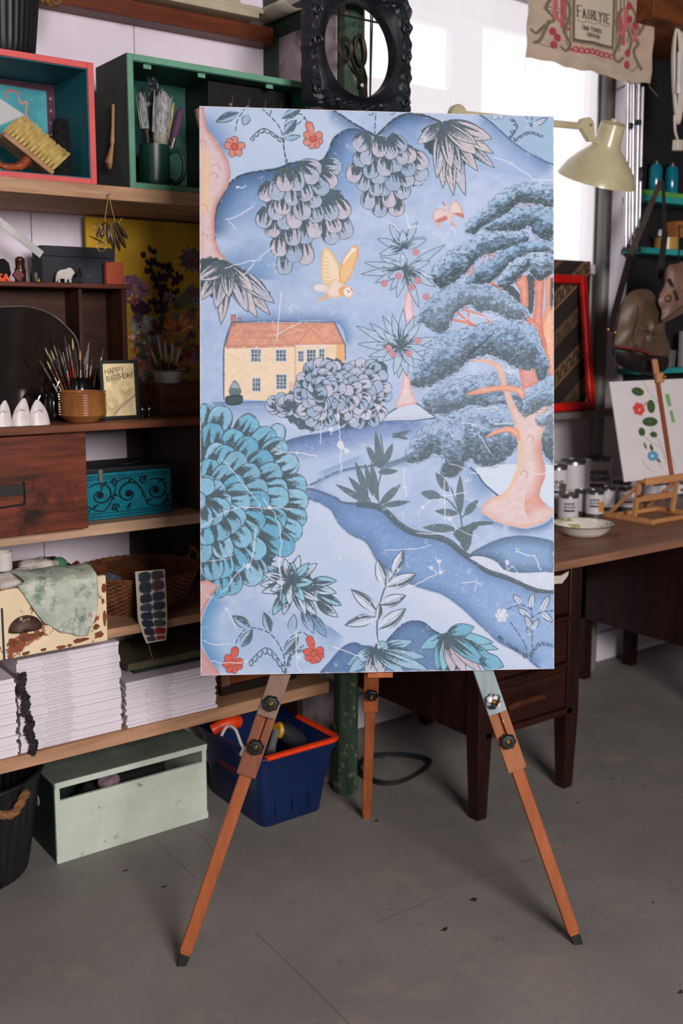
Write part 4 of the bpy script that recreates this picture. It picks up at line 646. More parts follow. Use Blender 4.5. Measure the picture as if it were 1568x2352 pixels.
for side, foot, kpx, e1, e2, ml, mm_, km in ((-1, (419, 2207), ((622, 1613), (587, 1713)), 1646, 1781, eg, mh, (None, None)), (1, (1323, 2160), ((1131, 1608), (1163, 1700)), 1637, 1768, eb, wood('middle_easel_wood', (156, 98, 64), (130, 78, 50), 2, .5, spots=[((206, 200, 196), 22, .64, .68)]), (None, None))):
    L_ = lambda y, off, f=foot: EP(f[0]+(876-f[0])*(f[1]-y)/(f[1]-868), y, off)
    f0 = L_(foot[1]+2, .052); MB().bar(L_(foot[1]-22, .052), L_(1560, .052), .030, .017, ey).build('leg', ew_, easel, bevel=.0025)
    p_a = L_(foot[1]+12, .052); x, y, z = basis(p_a, L_(1560, .052), ey)
    MB().bar(p_a, p_a+z*.030, .021, .019, ey, .027, .018).build('rubber_foot', rubber, easel, bevel=.003)
    MB().bar(p_a+z*.0295, p_a+z*.062, .024, .015, ey, .030, .017).build('leg_tip', ew_, easel, bevel=.002)
    a, b = L_(e2, .039), L_(1420, .039); ln = (b-a).length; s0 = (L_(kpx[1][1]+2, .039)-a).length
    slotted(a, b, .047, .0125, ey, s0, ln-.04, .008, 'slotted_leg_section', mm_, easel)
    MB().bar(L_(e1, .0265), apex-ey*.0235, .046, .0115, ey).build('upper_leg', ml, easel, bevel=.0012)
    knob(EP(kpx[0][0], kpx[0][1], .0205), ey, easel, mat=M('paint_splashed_knob', (26, 26, 28), (18, 18, 20), rough=.35, spots=[((214, 210, 210), 22, .50, .54)]) if side > 0 else None); knob(EP(kpx[1][0], kpx[1][1], .0325), ey, easel)
rf = AZ(841, 1879, 0); z = (apex-rf).normalized(); side_ = Vector((0, 0, 1)).cross(z).normalized(); nb = z.cross(side_)
at = lambda py: rf+(apex-rf)*((1879-py)/(1879-868))*((rf-Vector(CP)).length/(apex-Vector(CP)).length)**.0
def on_rear(py):     # point of the rear leg seen at height py
    best = None
    for i in range(400):
        p = rf+(apex-rf)*(i/399); q = np.array(p)-CP; yy = CY-F*(q@UP)/(q@FW)
        if best is None or abs(yy-py) < best[0]: best = (abs(yy-py), p)
    return best[1]
vn = nb if nb.dot(Vector(FW)) > 0 else -nb
MB().bar(rf+z*.028, on_rear(1500), .027, .016, vn, .030, .016).build('rear_leg', ew_, easel, bevel=.002); MB().bar(rf, rf+z*.03, .020, .014, vn, .026, .016).build('leg_tip', ew_, easel, bevel=.002)
ru = MB().bar(on_rear(1624)-vn*.0145, apex+ey*.03, .042, .012, vn).build('rear_leg_section', ew_, easel, bevel=.0015); knob(on_rear(1580)-vn*.021, vn, easel)
# the parts of the easel behind the panel
MB().bar(EP(690, 1440, .0565), EP(1075, 1436, .0565), .045, .012, ey).build('cross_bar', ew_, easel, bevel=.002); MB().bar(EP(880, 1450, .066), EP(868, 420, .066), .040, .006, ey).build('mast', ew_, easel, bevel=.002)
lo = EP(876, 1549, .0); MB().box(-.03, .03, -.004, .052, -.012, 0, Matrix.Translation(PC_[3]+ex*PWm*.5-ez*.001) @ Matrix(((ex.x, ey.x, ez.x, 0), (ex.y, ey.y, ez.y, 0), (ex.z, ey.z, ez.z, 0), (0, 0, 0, 1)))).build('canvas_rest', ew_, easel, bevel=.002)
# ================================================================== SHELVING AND WHAT STANDS ON IT
SY = 2.60
S1 = AY(230, 424, SY).z; S2 = AY(230, 971, SY).z; S3 = AY(300, 1196, SY).z; S4 = .673; S5 = AY(170, 1707, SY).z
unit = thing('shelving_unit', 'long rough timber shelving against the white back wall', 'shelving', (0, 0, 0))
pine = wood('weathered_pine', (186, 146, 116), (140, 106, 80), 0, .75, spots=[((70, 48, 34), 16, .70, .74)]); red_pine = wood('stained_reddish_shelf', (122, 72, 50), (84, 48, 34), 0, .5, spots=[((168, 150, 140), 44, .71, .73)])
pale_pine = wood('pale_dusty_shelf', (182, 148, 122), (146, 114, 92), 0, .75); warm_pine = wood('warm_pine_shelf', (186, 142, 110), (152, 112, 84), 0, .7)
for z, t, m_, y0 in ((S1, .036, pine, SY), (S2, .021, red_pine, SY), (S3, .030, pale_pine, SY), (S4, .026, warm_pine, SY), (S5, .037, warm_pine, SY)): Box(.25, 1.862, y0, WY-.004, z-t, z).build('shelf_board', m_, unit, bevel=.0025)
dkw = wood('dark_stained_upright', (58, 36, 24), (38, 23, 16), 2, .6); xu = AY(442, 1080, 2.66).x
Box(xu, xu+.03, 2.63, WY-.004, S3, S2-.021).build('upright', dkw, unit, bevel=.002); Box(.28, .31, 2.63, WY-.004, 0, S5-.037).build('upright', dkw, unit, bevel=.002)
Box(1.843, 1.862, 2.75, WY-.004, 0, S5-.037).build('upright', dkw, unit, bevel=.002); Box(1.80, 1.83, 2.66, WY-.004, S2, S1-.036).build('upright', dkw, unit, bevel=.002); Box(1.80, 1.83, 2.66, WY-.004, S4, S3-.03).build('upright', dkw, unit, bevel=.002); Box(1.80, 1.83, 2.72, WY-.004, S5, S4-.026).build('upright', dkw, unit, bevel=.002)
xb = AY(302, 1010, 2.96).x
for za, zb in ((S5, S4-.026), (S4, S3-.03), (S3, S2-.021)): Box(xb, 1.862, WY-.03, WY-.004, za, zb).build('back_board', M('dark_brown_back_board', (52, 42, 38), (34, 28, 26), rough=.8), unit)  # back boards in a slightly mottled dark brown
S1 += .0006; S2 += .0006; S3 += .0006; S4 += .0006; S5 += .0006      # things rest on the boards
# high wall shelf with long boards
hy = 2.925; hz = AY(480, 74, hy).z; hx1 = PX-.022
hs = thing('wall_shelf', 'brown varnished timber shelf high on the wall', 'shelf'); Box(.3, hx1, hy, WY-.002, hz, hz+.05).build('board', wood('varnished_mahogany', (112, 56, 32), (76, 36, 22), 0, .45), hs, bevel=.002)
cream = M('aged_cream_board', (186, 176, 150), (160, 148, 122), scale=5, rough=.6)
for i, (a, b, zz, t) in enumerate(((300, 572, 0, .022), (330, 590, .0225, .018), (240, 545, .041, .02))):
    o = Box(AY(a, 20, hy).x, AY(b, 20, hy).x, hy-.06+.02*i, WY-.02, 0, t).build('cream_batten', cream, None, bevel=.002); o.location.z = hz+.05+zz; tag(o, ['long cream batten lying lowest on the high brown shelf', 'middle cream batten of the pile on the high brown shelf', 'topmost cream batten on the high brown shelf'][i], 'board', 'cream battens on the high shelf')
def roll(u, v): a = -.5+u*2.2; r = .10; return (AY(585, 20, hy).x+.0+u*.13, WY-.02-v*.22, hz+.052+.03+.085*(1-cos(a*.9))*.6-.02*sin(pi*u))
o = MB().sheet(roll, 14, 4).build('plastic_sheet', M('translucent_cream_plastic', (196, 186, 166), (170, 160, 140), scale=8, rough=.3), None, solid=.003); tag(o, 'curled pale plastic sheet at the end of the high brown shelf', 'sheet')
# ---- crates
def crate(name, label, x0, x1, y0, y1, z0, z1, t, mo, mi, mback):
    c = thing(name, label, 'crate', (x0, y0, z0)); W_, D_, H_ = x1-x0, y1-y0, z1-z0; g = .0025
    for n_, b in (('side_board', (0, t, 0, D_, 0, H_)), ('side_board', (W_-t, W_, 0, D_, 0, H_)), ('top_board', (t, W_-t, 0, D_, H_-t, H_)), ('bottom_board', (t, W_-t, 0, D_, 0, t))): Box(*b).build(n_, mo, c, bevel=.0015)
    for b in ((t, t+g, .004, D_-.006, t, H_-t), (W_-t-g, W_-t, .004, D_-.006, t, H_-t), (t+g, W_-t-g, .004, D_-.006, H_-t-g, H_-t), (t+g, W_-t-g, .004, D_-.006, t, t+g)): Box(*b).build('lining', mi, c)
    Box(t, W_-t, D_-.006, D_, t, H_-t).build('back_board', mback, c); return c
coral = M('coral_red_paint', (206, 86, 84), (186, 72, 72), scale=9, rough=.6, spots=[((226, 170, 164), 26, .68, .72), ((90, 60, 44), 34, .70, .73)])
turq = M('worn_turquoise_paint', (20, 92, 102), (14, 74, 84), scale=7, rough=.6, spots=[((150, 190, 190), 30, .70, .73)])
cy0 = 2.625; rx1 = AY(219, 280, cy0).x; rz1 = AY(205, 143, cy0).z
rc = crate('painted_crate', 'coral red wooden crate with turquoise inside on the top shelf', rx1-.50, rx1, cy0, cy0+.23, S1, rz1, .016, coral, turq, turq)
T_ = lambda p: np.asarray(p, float); Rb = Raster(150, 110, (62, 148, 158), lambda p: (np.asarray(p, float)-np.array((-181, 172)))*np.array((.47, .468)), 5); Rb.img *= 1+(Rb.noise(20)[..., None]-.5)*.3
Rb.fill([(116, 160), (150, 160), (150, 420), (116, 420)], (70, 24, 46)); Rb.fill([(-200, 160), (150, 160), (150, 186), (-200, 180)], (70, 24, 46))
for y in range(200, 400, 26): Rb.ell((126, y), 3, 3, (160, 130, 150))
Rb.fill([(-40, 195), (60, 242), (-40, 285)], (192, 188, 190)); Rb.stroke([(14, 212), (18, 196), (36, 194), (46, 200)], 2, (196, 96, 96), k=5); Rb.stroke([(46, 206), (50, 218), (66, 214), (62, 238), (72, 256)], 2, (200, 130, 126), k=5); Rb.speck(40, (150, 190, 196), .4, 1.0)
bw = .50-.04
link('painted_back', Rb.mesh('painted_back', lambda u, v: np.stack([.02+bw*(.25+.75*u), 0*u+.222, (rz1-S1-.02)*(1-v)+.0], 1), .9), PAINT(), rc)
sage = M('sage_green_paint', (100, 150, 124), (80, 128, 104), scale=8, rough=.6, spots=[((50, 70, 60), 30, .69, .72), ((190, 200, 190), 40, .71, .73)]); deepg = M('deep_teal_green_paint', (22, 78, 66), (16, 62, 54), scale=6, rough=.6); slate = M('grey_green_side_paint', (66, 78, 72), (54, 64, 60), scale=6, stretch=(5, 5, 1), rough=.7)
gx0 = AY(296, 280, cy0).x; gz1 = AY(296, 121, cy0).z; gx1 = gx0+.58
gc = crate('painted_crate', 'sage green wooden crate holding brushes on the top shelf', gx0, gx1, cy0, cy0+.20, S1, gz1, .0165, sage, deepg, deepg)
Box(-.002, 0, .002, .198, .001, gz1-S1-.001).build('side_paint', slate, gc)
for px_ in (330, 455, 612): a = AY(px_, 135, cy0+.01); Box(a.x-gx0, a.x-gx0+.022, .012, .016, gz1-S1-.03, gz1-S1-.018).build('bracket', sage, gc)
# wooden scoop hanging on the crate's side
def sidept(px, py): return AX(px, py, gx0-.006)
sc = thing('wooden_scoop', 'small pale wooden spoon hanging on the side of the green crate', 'spoon', sidept(258, 390))
top = sidept(263, 240)-sc.location; mid = sidept(262, 330)-sc.location; bot = sidept(258, 388)-sc.location
lw = wood('pale_olive_wood', (176, 128, 94), (140, 98, 70), 2, .5)
MB().tube([top+Vector((.0045, 0, -.004)), top+Vector((-.010, 0, -.004))], .0016, 6).build('peg', dkw, sc); MB().tube([top+Vector((-.004, 0, 0)), (top+mid)/2+Vector((-.004, 0, 0)), mid+Vector((-.005, 0, 0))], [.0045, .004, .006], 8).build('handle', lw, sc)
MB().tube([mid+Vector((-.005, 0, 0)), mid*.6+bot*.4+Vector((-.008, 0, 0)), mid*.25+bot*.75+Vector((-.012, 0, 0)), bot+Vector((-.008, 0, 0))], [.006, .010, .016, .006], 12, flat=.6).build('bowl', lw, sc)
# ---- brushes
bristle_cream = M('natural_bristle', (196, 174, 116), (160, 136, 80), scale=30, stretch=(3, 3, 1), rough=.8); dark_bristle = M('dark_paint_bristle', (44, 48, 56), (26, 28, 34), scale=30, rough=.8, spots=[((150, 156, 160), 40, .55, .65)]); white_bristle = M('paint_crusted_bristle', (172, 170, 166), (90, 92, 100), scale=40, stretch=(4, 4, 1), rough=.8)
tin = M('dull_ferrule_metal', (150, 146, 140), (100, 96, 90), rough=.4, metal=.9); dkhandle = wood('dark_brush_handle', (70, 50, 40), (48, 34, 28), 2, .4); rag_cord = M('frayed_cord_binding', (170, 160, 146), (110, 102, 92), scale=40, rough=.9)
def brush(label, p0, p1, L, w, flat=.5, hm=None, bm=None, fm=None, f0=.55, f1=.68, name='paintbrush', group=None, hr=.004, tipw=1.1):
    p0 = Vector(p0); p1 = Vector(p1); z = (p1-p0).normalized(); t = thing(name, label, 'brush', p0, group=group); q = lambda f: z*L*f
    MB().tube([q(0), q(f0*.5), q(f0*.9), q(f0)], [hr*.6, hr, hr*.8, hr*1.1], 8, flat=.8).build('handle', hm or dkhandle, t)
    MB().tube([q(f0-.01), q(f1)], [w*.42, w*.5], 10, flat=flat).build('ferrule', fm or tin, t); mb = MB(); x, y, zz = basis((0, 0, 0), z)
    mb.tube([q(f1-.005), q(f1+(1-f1)*.4), q(f1+(1-f1)*.8), q(1)], [w*.47, w*.55*tipw, w*.5*tipw, w*.16], 10, flat=flat)
    for k in range(18):
        a = rng.random()*2*pi; r = w*.42*sqrt(rng.random()); o_ = x*r*cos(a)+y*r*sin(a)*flat; s = 1+.25*rng.random(); mb.tube([q(f1)+o_, q(f1+(1-f1)*.5)+o_*1.15, q(.9+.12*rng.random())+o_*s*tipw], [w*.07, w*.06, w*.012], 4)
    mb.build('bristles', bm or bristle_cream, t); return t
# mug with brushes
green_glaze = M('matt_dark_green_glaze', (24, 62, 50), (18, 50, 42), scale=5, rough=.35)
mxc = AY(356, 424, 2.70); mr = .042; mh_ = AY(356, 331, 2.66).z-S1-.0165
mug = thing('green_mug', 'dark green mug full of old brushes in the green crate', 'mug', (mxc.x, 2.70, S1+.0192))
MB().lathe([(mr*.9, 0), (mr*.98, .004), (mr, .02), (mr, mh_), (mr-.004, mh_), (mr-.004, .008), (.001, .008)], 32).build('body', green_glaze, mug)
MB().tube(vspline([(mr*.85, -.02, mh_*.85), (mr+.018, -.024, mh_*.92), (mr+.034, -.026, mh_*.72), (mr+.034, -.026, mh_*.35), (mr+.014, -.024, mh_*.13), (mr*.85, -.02, mh_*.18)], 5), .007, 8).build('handle', green_glaze, mug)
mb_ = mug.location+Vector((0, 0, .012))
def mugb(label, px, py, dx, dy, w, flat, **kw):
    tip = AY(px, py, 2.70+dy); b = mb_+Vector((dx, dy*.5, 0)); return brush(label, b, tip, (tip-b).length, w, flat, **kw)
mugb('pale pointed brush leaning left in the green mug', 322, 212, -.012, -.012, .028, .5, hm=lw, bm=white_bristle, f0=.45, f1=.6)
mugb('tall flat dark brush at the back of the green mug', 350, 178, -.004, .022, .042, .35, bm=dark_bristle, f0=.5, f1=.62, tipw=1.0)
mugb('fat round paint-crusted brush with cord binding in the green mug', 374, 210, .004, -.014, .054, .8, bm=white_bristle, fm=rag_cord, hm=lw, f0=.36, f1=.54, hr=.007)
mugb('slim purple-tipped brush leaning right in the green mug', 417, 246, .018, -.004, .024, .8, bm=M('purple_stained_bristle', (96, 62, 88), (60, 40, 58), rough=.8), f0=.45, f1=.58)
mugb('thin pale-handled brush behind the fat brush in the green mug', 398, 236, .014, .016, .014, .7, f0=.4, f1=.55)
# decorated black box with brushes on top in the crate
bx0, bx1, _, bz = rect(505, 205, 680, 300, 2.72); blk = M('black_lacquer', (26, 24, 26), (18, 17, 18), rough=.4, spots=[((150, 130, 110), 18, .66, .70)])
bb = thing('black_box', 'black lacquered box with faded flower sprays inside the green crate', 'box', (bx0-.06, 2.68, S1+.0192)); bzz = AY(560, 205, 2.72).z-S1-.02
Box(0, .26, 0, .13, 0, bzz).build('body', blk, bb, bevel=.002); spray = M('faded_gold_spray', (120, 104, 84), rough=.6)
for k in range(4):
    xx = .05+.055*k; mb = MB().tube(vspline([(xx, -.0008, bzz*.15), (xx+.012, -.0008, bzz*.5), (xx+.03, -.0008, bzz*.9)], 5), .0008, 4)
    for j in range(5): mb.prism([(xx+.008*j*.7+.012*cos(a)*.5, bzz*(.25+.14*j)+.005*sin(a)) for a in np.linspace(0, 2*pi, 7)[:-1]], .0006, Matrix.Translation((0, -.0008, 0)))
    mb.build('painted_spray', spray, bb)
brush('brown-tipped brush lying at the left end of the black box', (bx0-.05, 2.66, S1+.06), AY(438, 196, 2.66), .185, .030, .6, bm=M('tan_bristle', (150, 118, 104), (110, 84, 74), rough=.8), f0=.45, f1=.6)
brush('purple-brown mop brush lying on the black box', (bx0-.025, 2.665, S1+.05), AY(470, 208, 2.66), .175, .040, .9, bm=M('mauve_bristle', (92, 72, 82), (66, 50, 60), rough=.9), f0=.45, f1=.6)
brush('cream brush propped beside the black box', (bx0-.005, 2.66, S1+.05), AY(507, 196, 2.66), .18, .030, .6, bm=white_bristle, f0=.45, f1=.6)
# ---- big pasting brush and its neighbours in the coral crate
pb = thing('pasting_brush', 'big wooden block brush with pale yellow bristles tilted in the red crate', 'brush', (AY(122, 402, 2.64).x, 2.64, S1+.019))
o_ = pb.location; a = AY(10, 306, 2.64)-o_; b = AY(124, 398, 2.64)-o_; dirb = (b-a).normalized(); nb_ = Vector((-dirb.z, 0, dirb.x)); nb_ = nb_ if nb_.z > 0 else -nb_
blockw = wood('pale_brush_block', (178, 132, 100), (146, 102, 76), 0, .6)
MB().bar(a, b, .013, .075, nb_.cross(dirb)).xf(Matrix.Translation((0, .037, 0))).build('block', blockw, pb, bevel=.003)
mb = MB(); n_ = 13
for row in range(3):
    for k in range(n_):
        p = a+(b-a)*((k+.7)/(n_+.4))+nb_*.006+Vector((0, .008+.026*row, 0)); e = p+nb_*(.060+.004*rng.random())+dirb*(.012)
        for j in range(7):
            ja = 2*pi*j/7; of = dirb*.0026*cos(ja)+Vector((0, .004*sin(ja), 0)); mb.tube([p+of*.7, (p+e)/2+of*1.5, e+of*1.9+nb_*.004*rng.random()], [.0019, .0022, .0012], 4)
mb.build('bristles', M('yellow_straw_bristle', (206, 180, 112), (172, 142, 80), scale=60, rough=.75), pb)
fb = thing('black_brush', 'black fuzzy brush standing in the corner of the red crate', 'brush', (1.066, 2.668, S1+.0187)); fz = AY(185, 278, 2.66).z-S1-.02; fw = .024
MB().lathe([(fw*.85, 0), (fw, .01), (fw*.95, fz*.5), (fw*.82, fz*.9), (fw*.6, fz)], 14).build('core', M('black_fur', (12, 11, 11), (8, 8, 8), rough=.95), fb); mb = MB()
for k in range(420):
    a_ = rng.random()*2*pi; h = rng.random()*fz; r = fw*(.96-.2*h/fz); p = Vector((r*cos(a_), r*sin(a_), h)); mb.tube([p, p+Vector((cos(a_)*.007, sin(a_)*.007, .006+.004*rng.random()))], [.0008, .0003], 3)
mb.build('fur', MATS['black_fur'], fb)
tw = thing('turned_handle', 'reddish turned wooden handle lying in the front of the red crate', 'handle', (AY(35, 395, 2.635).x, 2.635, S1+.0192)); mhg = wood('reddish_handle_wood', (150, 74, 38), (110, 50, 26), 0, .4)
MB().tube(vspline([(-.045, 0, .02), (-.03, 0, .009), (0, 0, .010), (.02, 0, .018), (.034, 0, .034)], 5), [.007]*6+[.009]*6+[.012]*8+[.009], 10).build('grip', mhg, tw)
o = MB().lathe([(.006, 0), (.015, .003), (.019, .015), (.017, .03), (.010, .036)], 18, Matrix.Translation((0, 0, 0))).build('knob_stopper', M('mottled_grey_stopper', (110, 92, 80), (70, 60, 54), rough=.5), None); o.location = (AY(140, 380, 2.72).x, 2.74, S1+.0188); tag(o, 'round mottled wooden stopper between pale brush and black brush', 'stopper')
# ---- black rubber tubs with rope handles
tubm = M('black_ribbed_rubber', (26, 26, 27), (16, 16, 17), scale=20, stretch=(1, 1, .1), rough=.5, spots=[((86, 84, 82), 60, .66, .72)]); ropem = M('hairy_brown_rope', (136, 92, 58), (92, 60, 38), scale=60, rough=.95)
def rope(pts, r, parent, name='rope_handle'):
    P = vspline(pts, 10); mb = MB()
    for ph in range(3):
        Q = []
        for i, p in enumerate(P):
            t_ = (P[min(i+1, len(P)-1)]-P[max(i-1, 0)]).normalized(); x, y, z = basis((0, 0, 0), t_); an = i*.55+ph*2*pi/3; Q.append(p+x*cos(an)*r*.5+y*sin(an)*r*.5)
        mb.tube(Q, r*.62, 7)
    return mb.build(name, ropem, parent)
def tub(label, loc, r0, r1, h, hang):
    t = thing('rubber_tub', label, 'tub', loc); nr = 44; rad = lambda a, z: 1+.012*cos(nr*a)
    MB().lathe([(r0*.96, 0), (r0, .006)]+[(r0+(r1-r0)*k/8, h*k/8) for k in range(1, 9)]+[(r1*1.03, h), (r1*1.03, h-.006), (r1*.97, h-.004)]+[(r0*.97+(r1*.97-r0*.97)*k/6, h*k/6) for k in range(5, 0, -1)]+[(r0*.9, .01), (.001, .01)], nr*4, None, rad).build('body', tubm, t)
    MB().tube([(r1*1.02*cos(a), r1*1.02*sin(a), h) for a in np.linspace(0, 2*pi, 40)[:-1]], .006, 8, True).build('rim', tubm, t); rope(hang(r1, h), .011, t); return t
aa = -radians(58)
tub('black ribbed tub with rope handle on the floor beside the mint box', (.775, 2.79, 0), .155, .20, .29, lambda r, h: [(r*1.0*cos(-1.75), r*sin(-1.75), h-.035), (r*1.12*cos(-1.60), r*1.12*sin(-1.60), h-.03), (r*1.16*cos(-1.35), r*1.16*sin(-1.35), h-.05), (r*1.10*cos(-1.12), r*1.10*sin(-1.12), h-.02), (r*1.0*cos(-1.0), r*1.0*sin(-1.0), h-.035)])
tape = MB().lathe([(.052, 0), (.052, .03), (.040, .03), (.040, 0)], 30).build('tape_roll', M('yellow_tape', (206, 172, 44), (180, 146, 34), rough=.4), None); tape.location = (.80, 2.70, .19); tape.rotation_euler = (1.2, .2, .3); tag(tape, 'yellow tape roll inside the black tub on the floor', 'tape roll')
tl = AY(80, 117, 2.70); tub('black ribbed tub with rope handle on top of the red crate', (tl.x-.10, 2.735, rz1), .105, .135, .30, lambda r, h: [(r*.98, -.05, h-.09), (r*1.2, -.06, h-.05), (r*1.28, -.04, h-.10), (r*1.2, -.02, h-.145), (r*.9, .0, h-.12)])
# ---- hanging bunch
hb_ = thing('hanging_bunch', 'bunch of tarnished metal pieces hanging on string from the shelf edge', 'utensils', AY(250, 445, SY-.006)); L0 = hb_.location; ty = SY-.016
def hp(px, py, dy=0): return AY(px, py, ty+dy)-L0
MB().tube([hp(250, 445), hp(244, 480), hp(240, 512), hp(243, 540)], .0009, 5).build('string', M('jute_string', (170, 130, 90), (140, 104, 70), rough=.9), hb_); MB().tube([hp(250, 445), hp(257, 480), hp(264, 508), hp(268, 520), hp(280, 500)], .0009, 5).build('string', MATS['jute_string'], hb_); MB().lathe([(.0015, -.004), (.0015, .004), (.003, .004), (.003, .006)], 8, Matrix.Translation(hp(250, 446)) @ Matrix.Rotation(pi/2, 4, 'X')).build('nail', tin, hb_)
tarn = M('tarnished_brass', (150, 128, 98), (84, 68, 50), scale=14, rough=.28, metal=.9)
for i, (a_, b_, r) in enumerate((((240, 510), (222, 545), .009), ((246, 512), (250, 560), .010), ((250, 515), (262, 575), .009), ((258, 512), (275, 578), .009), ((262, 512), (288, 570), .010), ((266, 510), (292, 548), .009), ((236, 515), (232, 548), .010), ((204, 542), (236, 556), .0035))):
    p, q = hp(*a_, -.004*(i % 3)), hp(*b_, -.004*(i % 3)); MB().tube([p, p*.75+q*.25, (p+q)/2, p*.2+q*.8, q], [r*.35, r*.7, r, r*.95, r*.3], 10, flat=.6).build('spoon', tarn, hb_)
for c, r in (((233, 567), .0115), ((225, 522), .009)):
    p = hp(*c, -.01); MB().tube([p+Vector((r*cos(t), 0, r*sin(t))) for t in np.linspace(0, 2*pi, 22)[:-1]], .0019, 7, True).build('ring', M('bright_worn_brass', (206, 184, 150), (150, 126, 94), rough=.25, metal=.9), hb_)
# ---- yellow flower board
fy = 2.935; fx0, fx1, fz0, fz1 = rect(206, 478, 572, 900, fy); fz0 = S2+.001; fz1 = min(fz1, S1-.041)
Rf = Raster(300, 230, (150, 112, 28), lambda p: (np.asarray(p, float)-np.array((206, 478)))*np.array((300/366, 230/422)), 9)
Rf.img = np.array((196, 152, 44.))*(1-.3*Rf.noise(60)[..., None])
for c, r in (((280, 630), 34), ((300, 700), 0), ((235, 620), 0)):
    if r:
        for k in range(60): a_ = rng.random()*6.3; q = r*sqrt(rng.random()); Rf.ell((c[0]+20+q*cos(a_), c[1]+q*.8*sin(a_)), 7, 6, [(116, 82, 104), (140, 100, 116), (96, 66, 92)][k % 3])
for c in [(345, 545), (330, 560), (352, 570), (370, 575), (385, 580), (342, 590), (365, 600), (380, 600), (395, 610), (360, 620), (375, 628), (395, 635), (365, 645), (385, 650), (370, 665), (347, 660), (362, 680), (365, 710), (405, 600), (352, 610), (340, 575)]:
    for k in range(4): a_ = rng.random()*6.3; Rf.petal(c, (c[0]+14*cos(a_), c[1]+13*sin(a_)), 6.5, (44, 28, 38), (30, 18, 26), .3, 0)
Rf.fill([(296, 660), (320, 655), (342, 675), (320, 690), (300, 682)], (52, 30, 44), k=4); Rf.fill([(385, 665), (410, 640), (440, 615), (445, 650), (425, 668), (400, 675)], (84, 102, 62), k=4)
for k in range(120): a_ = rng.random(); Rf.ell((296+60*rng.random(), 690+75*rng.random()), 6, 5, [(120, 140, 142), (150, 158, 150), (106, 130, 140), (160, 158, 140)][k % 4])
for c, r, col in (((402, 718), 40, (196, 128, 76)), ((335, 770), 26, (170, 116, 104)), ((430, 772), 24, (128, 44, 44)), ((440, 640), 22, (86, 92, 100)), ((440, 560), 34, (78, 84, 92)), ((310, 800), 26, (150, 110, 110))):
    for ring_ in (1, .66):
        for k in range(11): a_ = 2*pi*k/11+ring_; Rf.petal(c, (c[0]+r*ring_*cos(a_), c[1]+r*ring_*sin(a_)), 9*ring_, tuple(np.array(col)*(.8+.35*rng.random())), (120, 50, 40), .35, .8, True)
    Rf.ell(c, 5, 5, (130, 60, 44))
for k in range(16): x = 290+rng.random()*160; y = 730+rng.random()*110; Rf.fill([(x, y), (x+14, y-6), (x+24, y+3), (x+10, y+8)], [(90, 96, 58), (132, 118, 50), (150, 110, 120), (70, 60, 60)][k % 4], k=3)
for k in range(70):
    x = 300+rng.random()*270; y = 640+rng.random()*210; a_ = rng.random()*6.3; r = 6+rng.random()*9; cl = [(150, 84, 84), (120, 128, 132), (176, 150, 96), (84, 60, 78), (92, 98, 60), (186, 118, 70)][k % 6]
    for q in range(5): Rf.petal((x, y), (x+r*cos(a_+q*1.26), y+r*sin(a_+q*1.26)), 5.5, cl, (70, 40, 36), .3, .7)
yb = thing('flower_board', 'mustard yellow board painted with dark and pale flowers leaning behind the shelf items', 'painting', (fx0, fy, fz0), rot=(radians(-2), 0, 0)); Box(0, fx1-fx0, .001, .012, 0, fz1-fz0).build('board', M('mustard_board_edge', (150, 118, 40), (120, 92, 30), rough=.6), yb, bevel=.006)
link('painted_face', Rf.mesh('painted_face', lambda u, v: np.stack([.003+u*(fx1-fx0-.006), 0*u, .003+(1-v)*(fz1-fz0-.006)], 1), 1.3), PAINT('varnished_flower_paint', .3, .05), yb)
# ---- small dark cabinet
qy = 2.80; qx1 = AY(291, 700, qy).x; qz1 = AY(150, 650, qy).z; qx0 = qx1-.52
cab = thing('dark_cabinet', 'open dark wood cabinet standing on the second shelf', 'cabinet', (qx0, qy, S2)); cw = wood('old_dark_oak', (66, 32, 18), (38, 19, 12), 0, .5); cw2 = wood('dark_oak_upright', (72, 37, 20), (44, 23, 14), 2, .5); H_ = qz1-S2
Box(-.0, .53, -.012, .125, H_-.013, H_).build('top', wood('worn_reddish_top', (104, 52, 38), (72, 34, 26), 0, .45), cab, bevel=.002); Box(.505, .52, 0, .12, 0, H_-.013).build('side', cw2, cab, bevel=.0015); Box(0, .015, 0, .12, 0, H_-.013).build('side', cw2, cab, bevel=.0015); Box(.015, .505, .11, .12, 0, H_-.013).build('back', cw, cab); Box(.38, .39, .01, .11, 0, H_-.013).build('divider', cw2, cab)
kz = AY(294, 775, qy).z-S2; MB().lathe([(.005, 0), (.006, .006), (.012, .010), (.0138, .016), (.010, .023), (.002, .025)], 16, Matrix.Translation((.52, .004, kz)) @ Matrix.Rotation(pi/2, 4, 'Y')).build('knob', M('pink_wood_knob', (190, 140, 120), (160, 112, 94), rough=.5), cab)
TZ = qz1
def on(px, py, Y): return AY(px, py, Y)
def prof_obj(name, pts, Y, thick, m, label, cat, zsnap=None, bevel=.001, group=None, k=0, rotx=0):   # flat-cut thing standing on a shelf: outline, real thickness
    P = [AY(x, y, Y) for x, y in pts]; zb = min(p.z for p in P); cx = sum(p.x for p in P)/len(P); poly = [(p.x-cx, p.z-zb) for p in P]
    if k: poly = [tuple(q) for q in spline(poly, k, True)]; zmin = min(q[1] for q in poly); poly = [(a, b-zmin) for a, b in poly]
    o = MB().prism(poly, thick).build(name, m, None, bevel=bevel); o.location = (cx, Y, zsnap if zsnap is not None else zb); o.rotation_euler = (rotx, 0, 0); tag(o, label, cat, group); return o
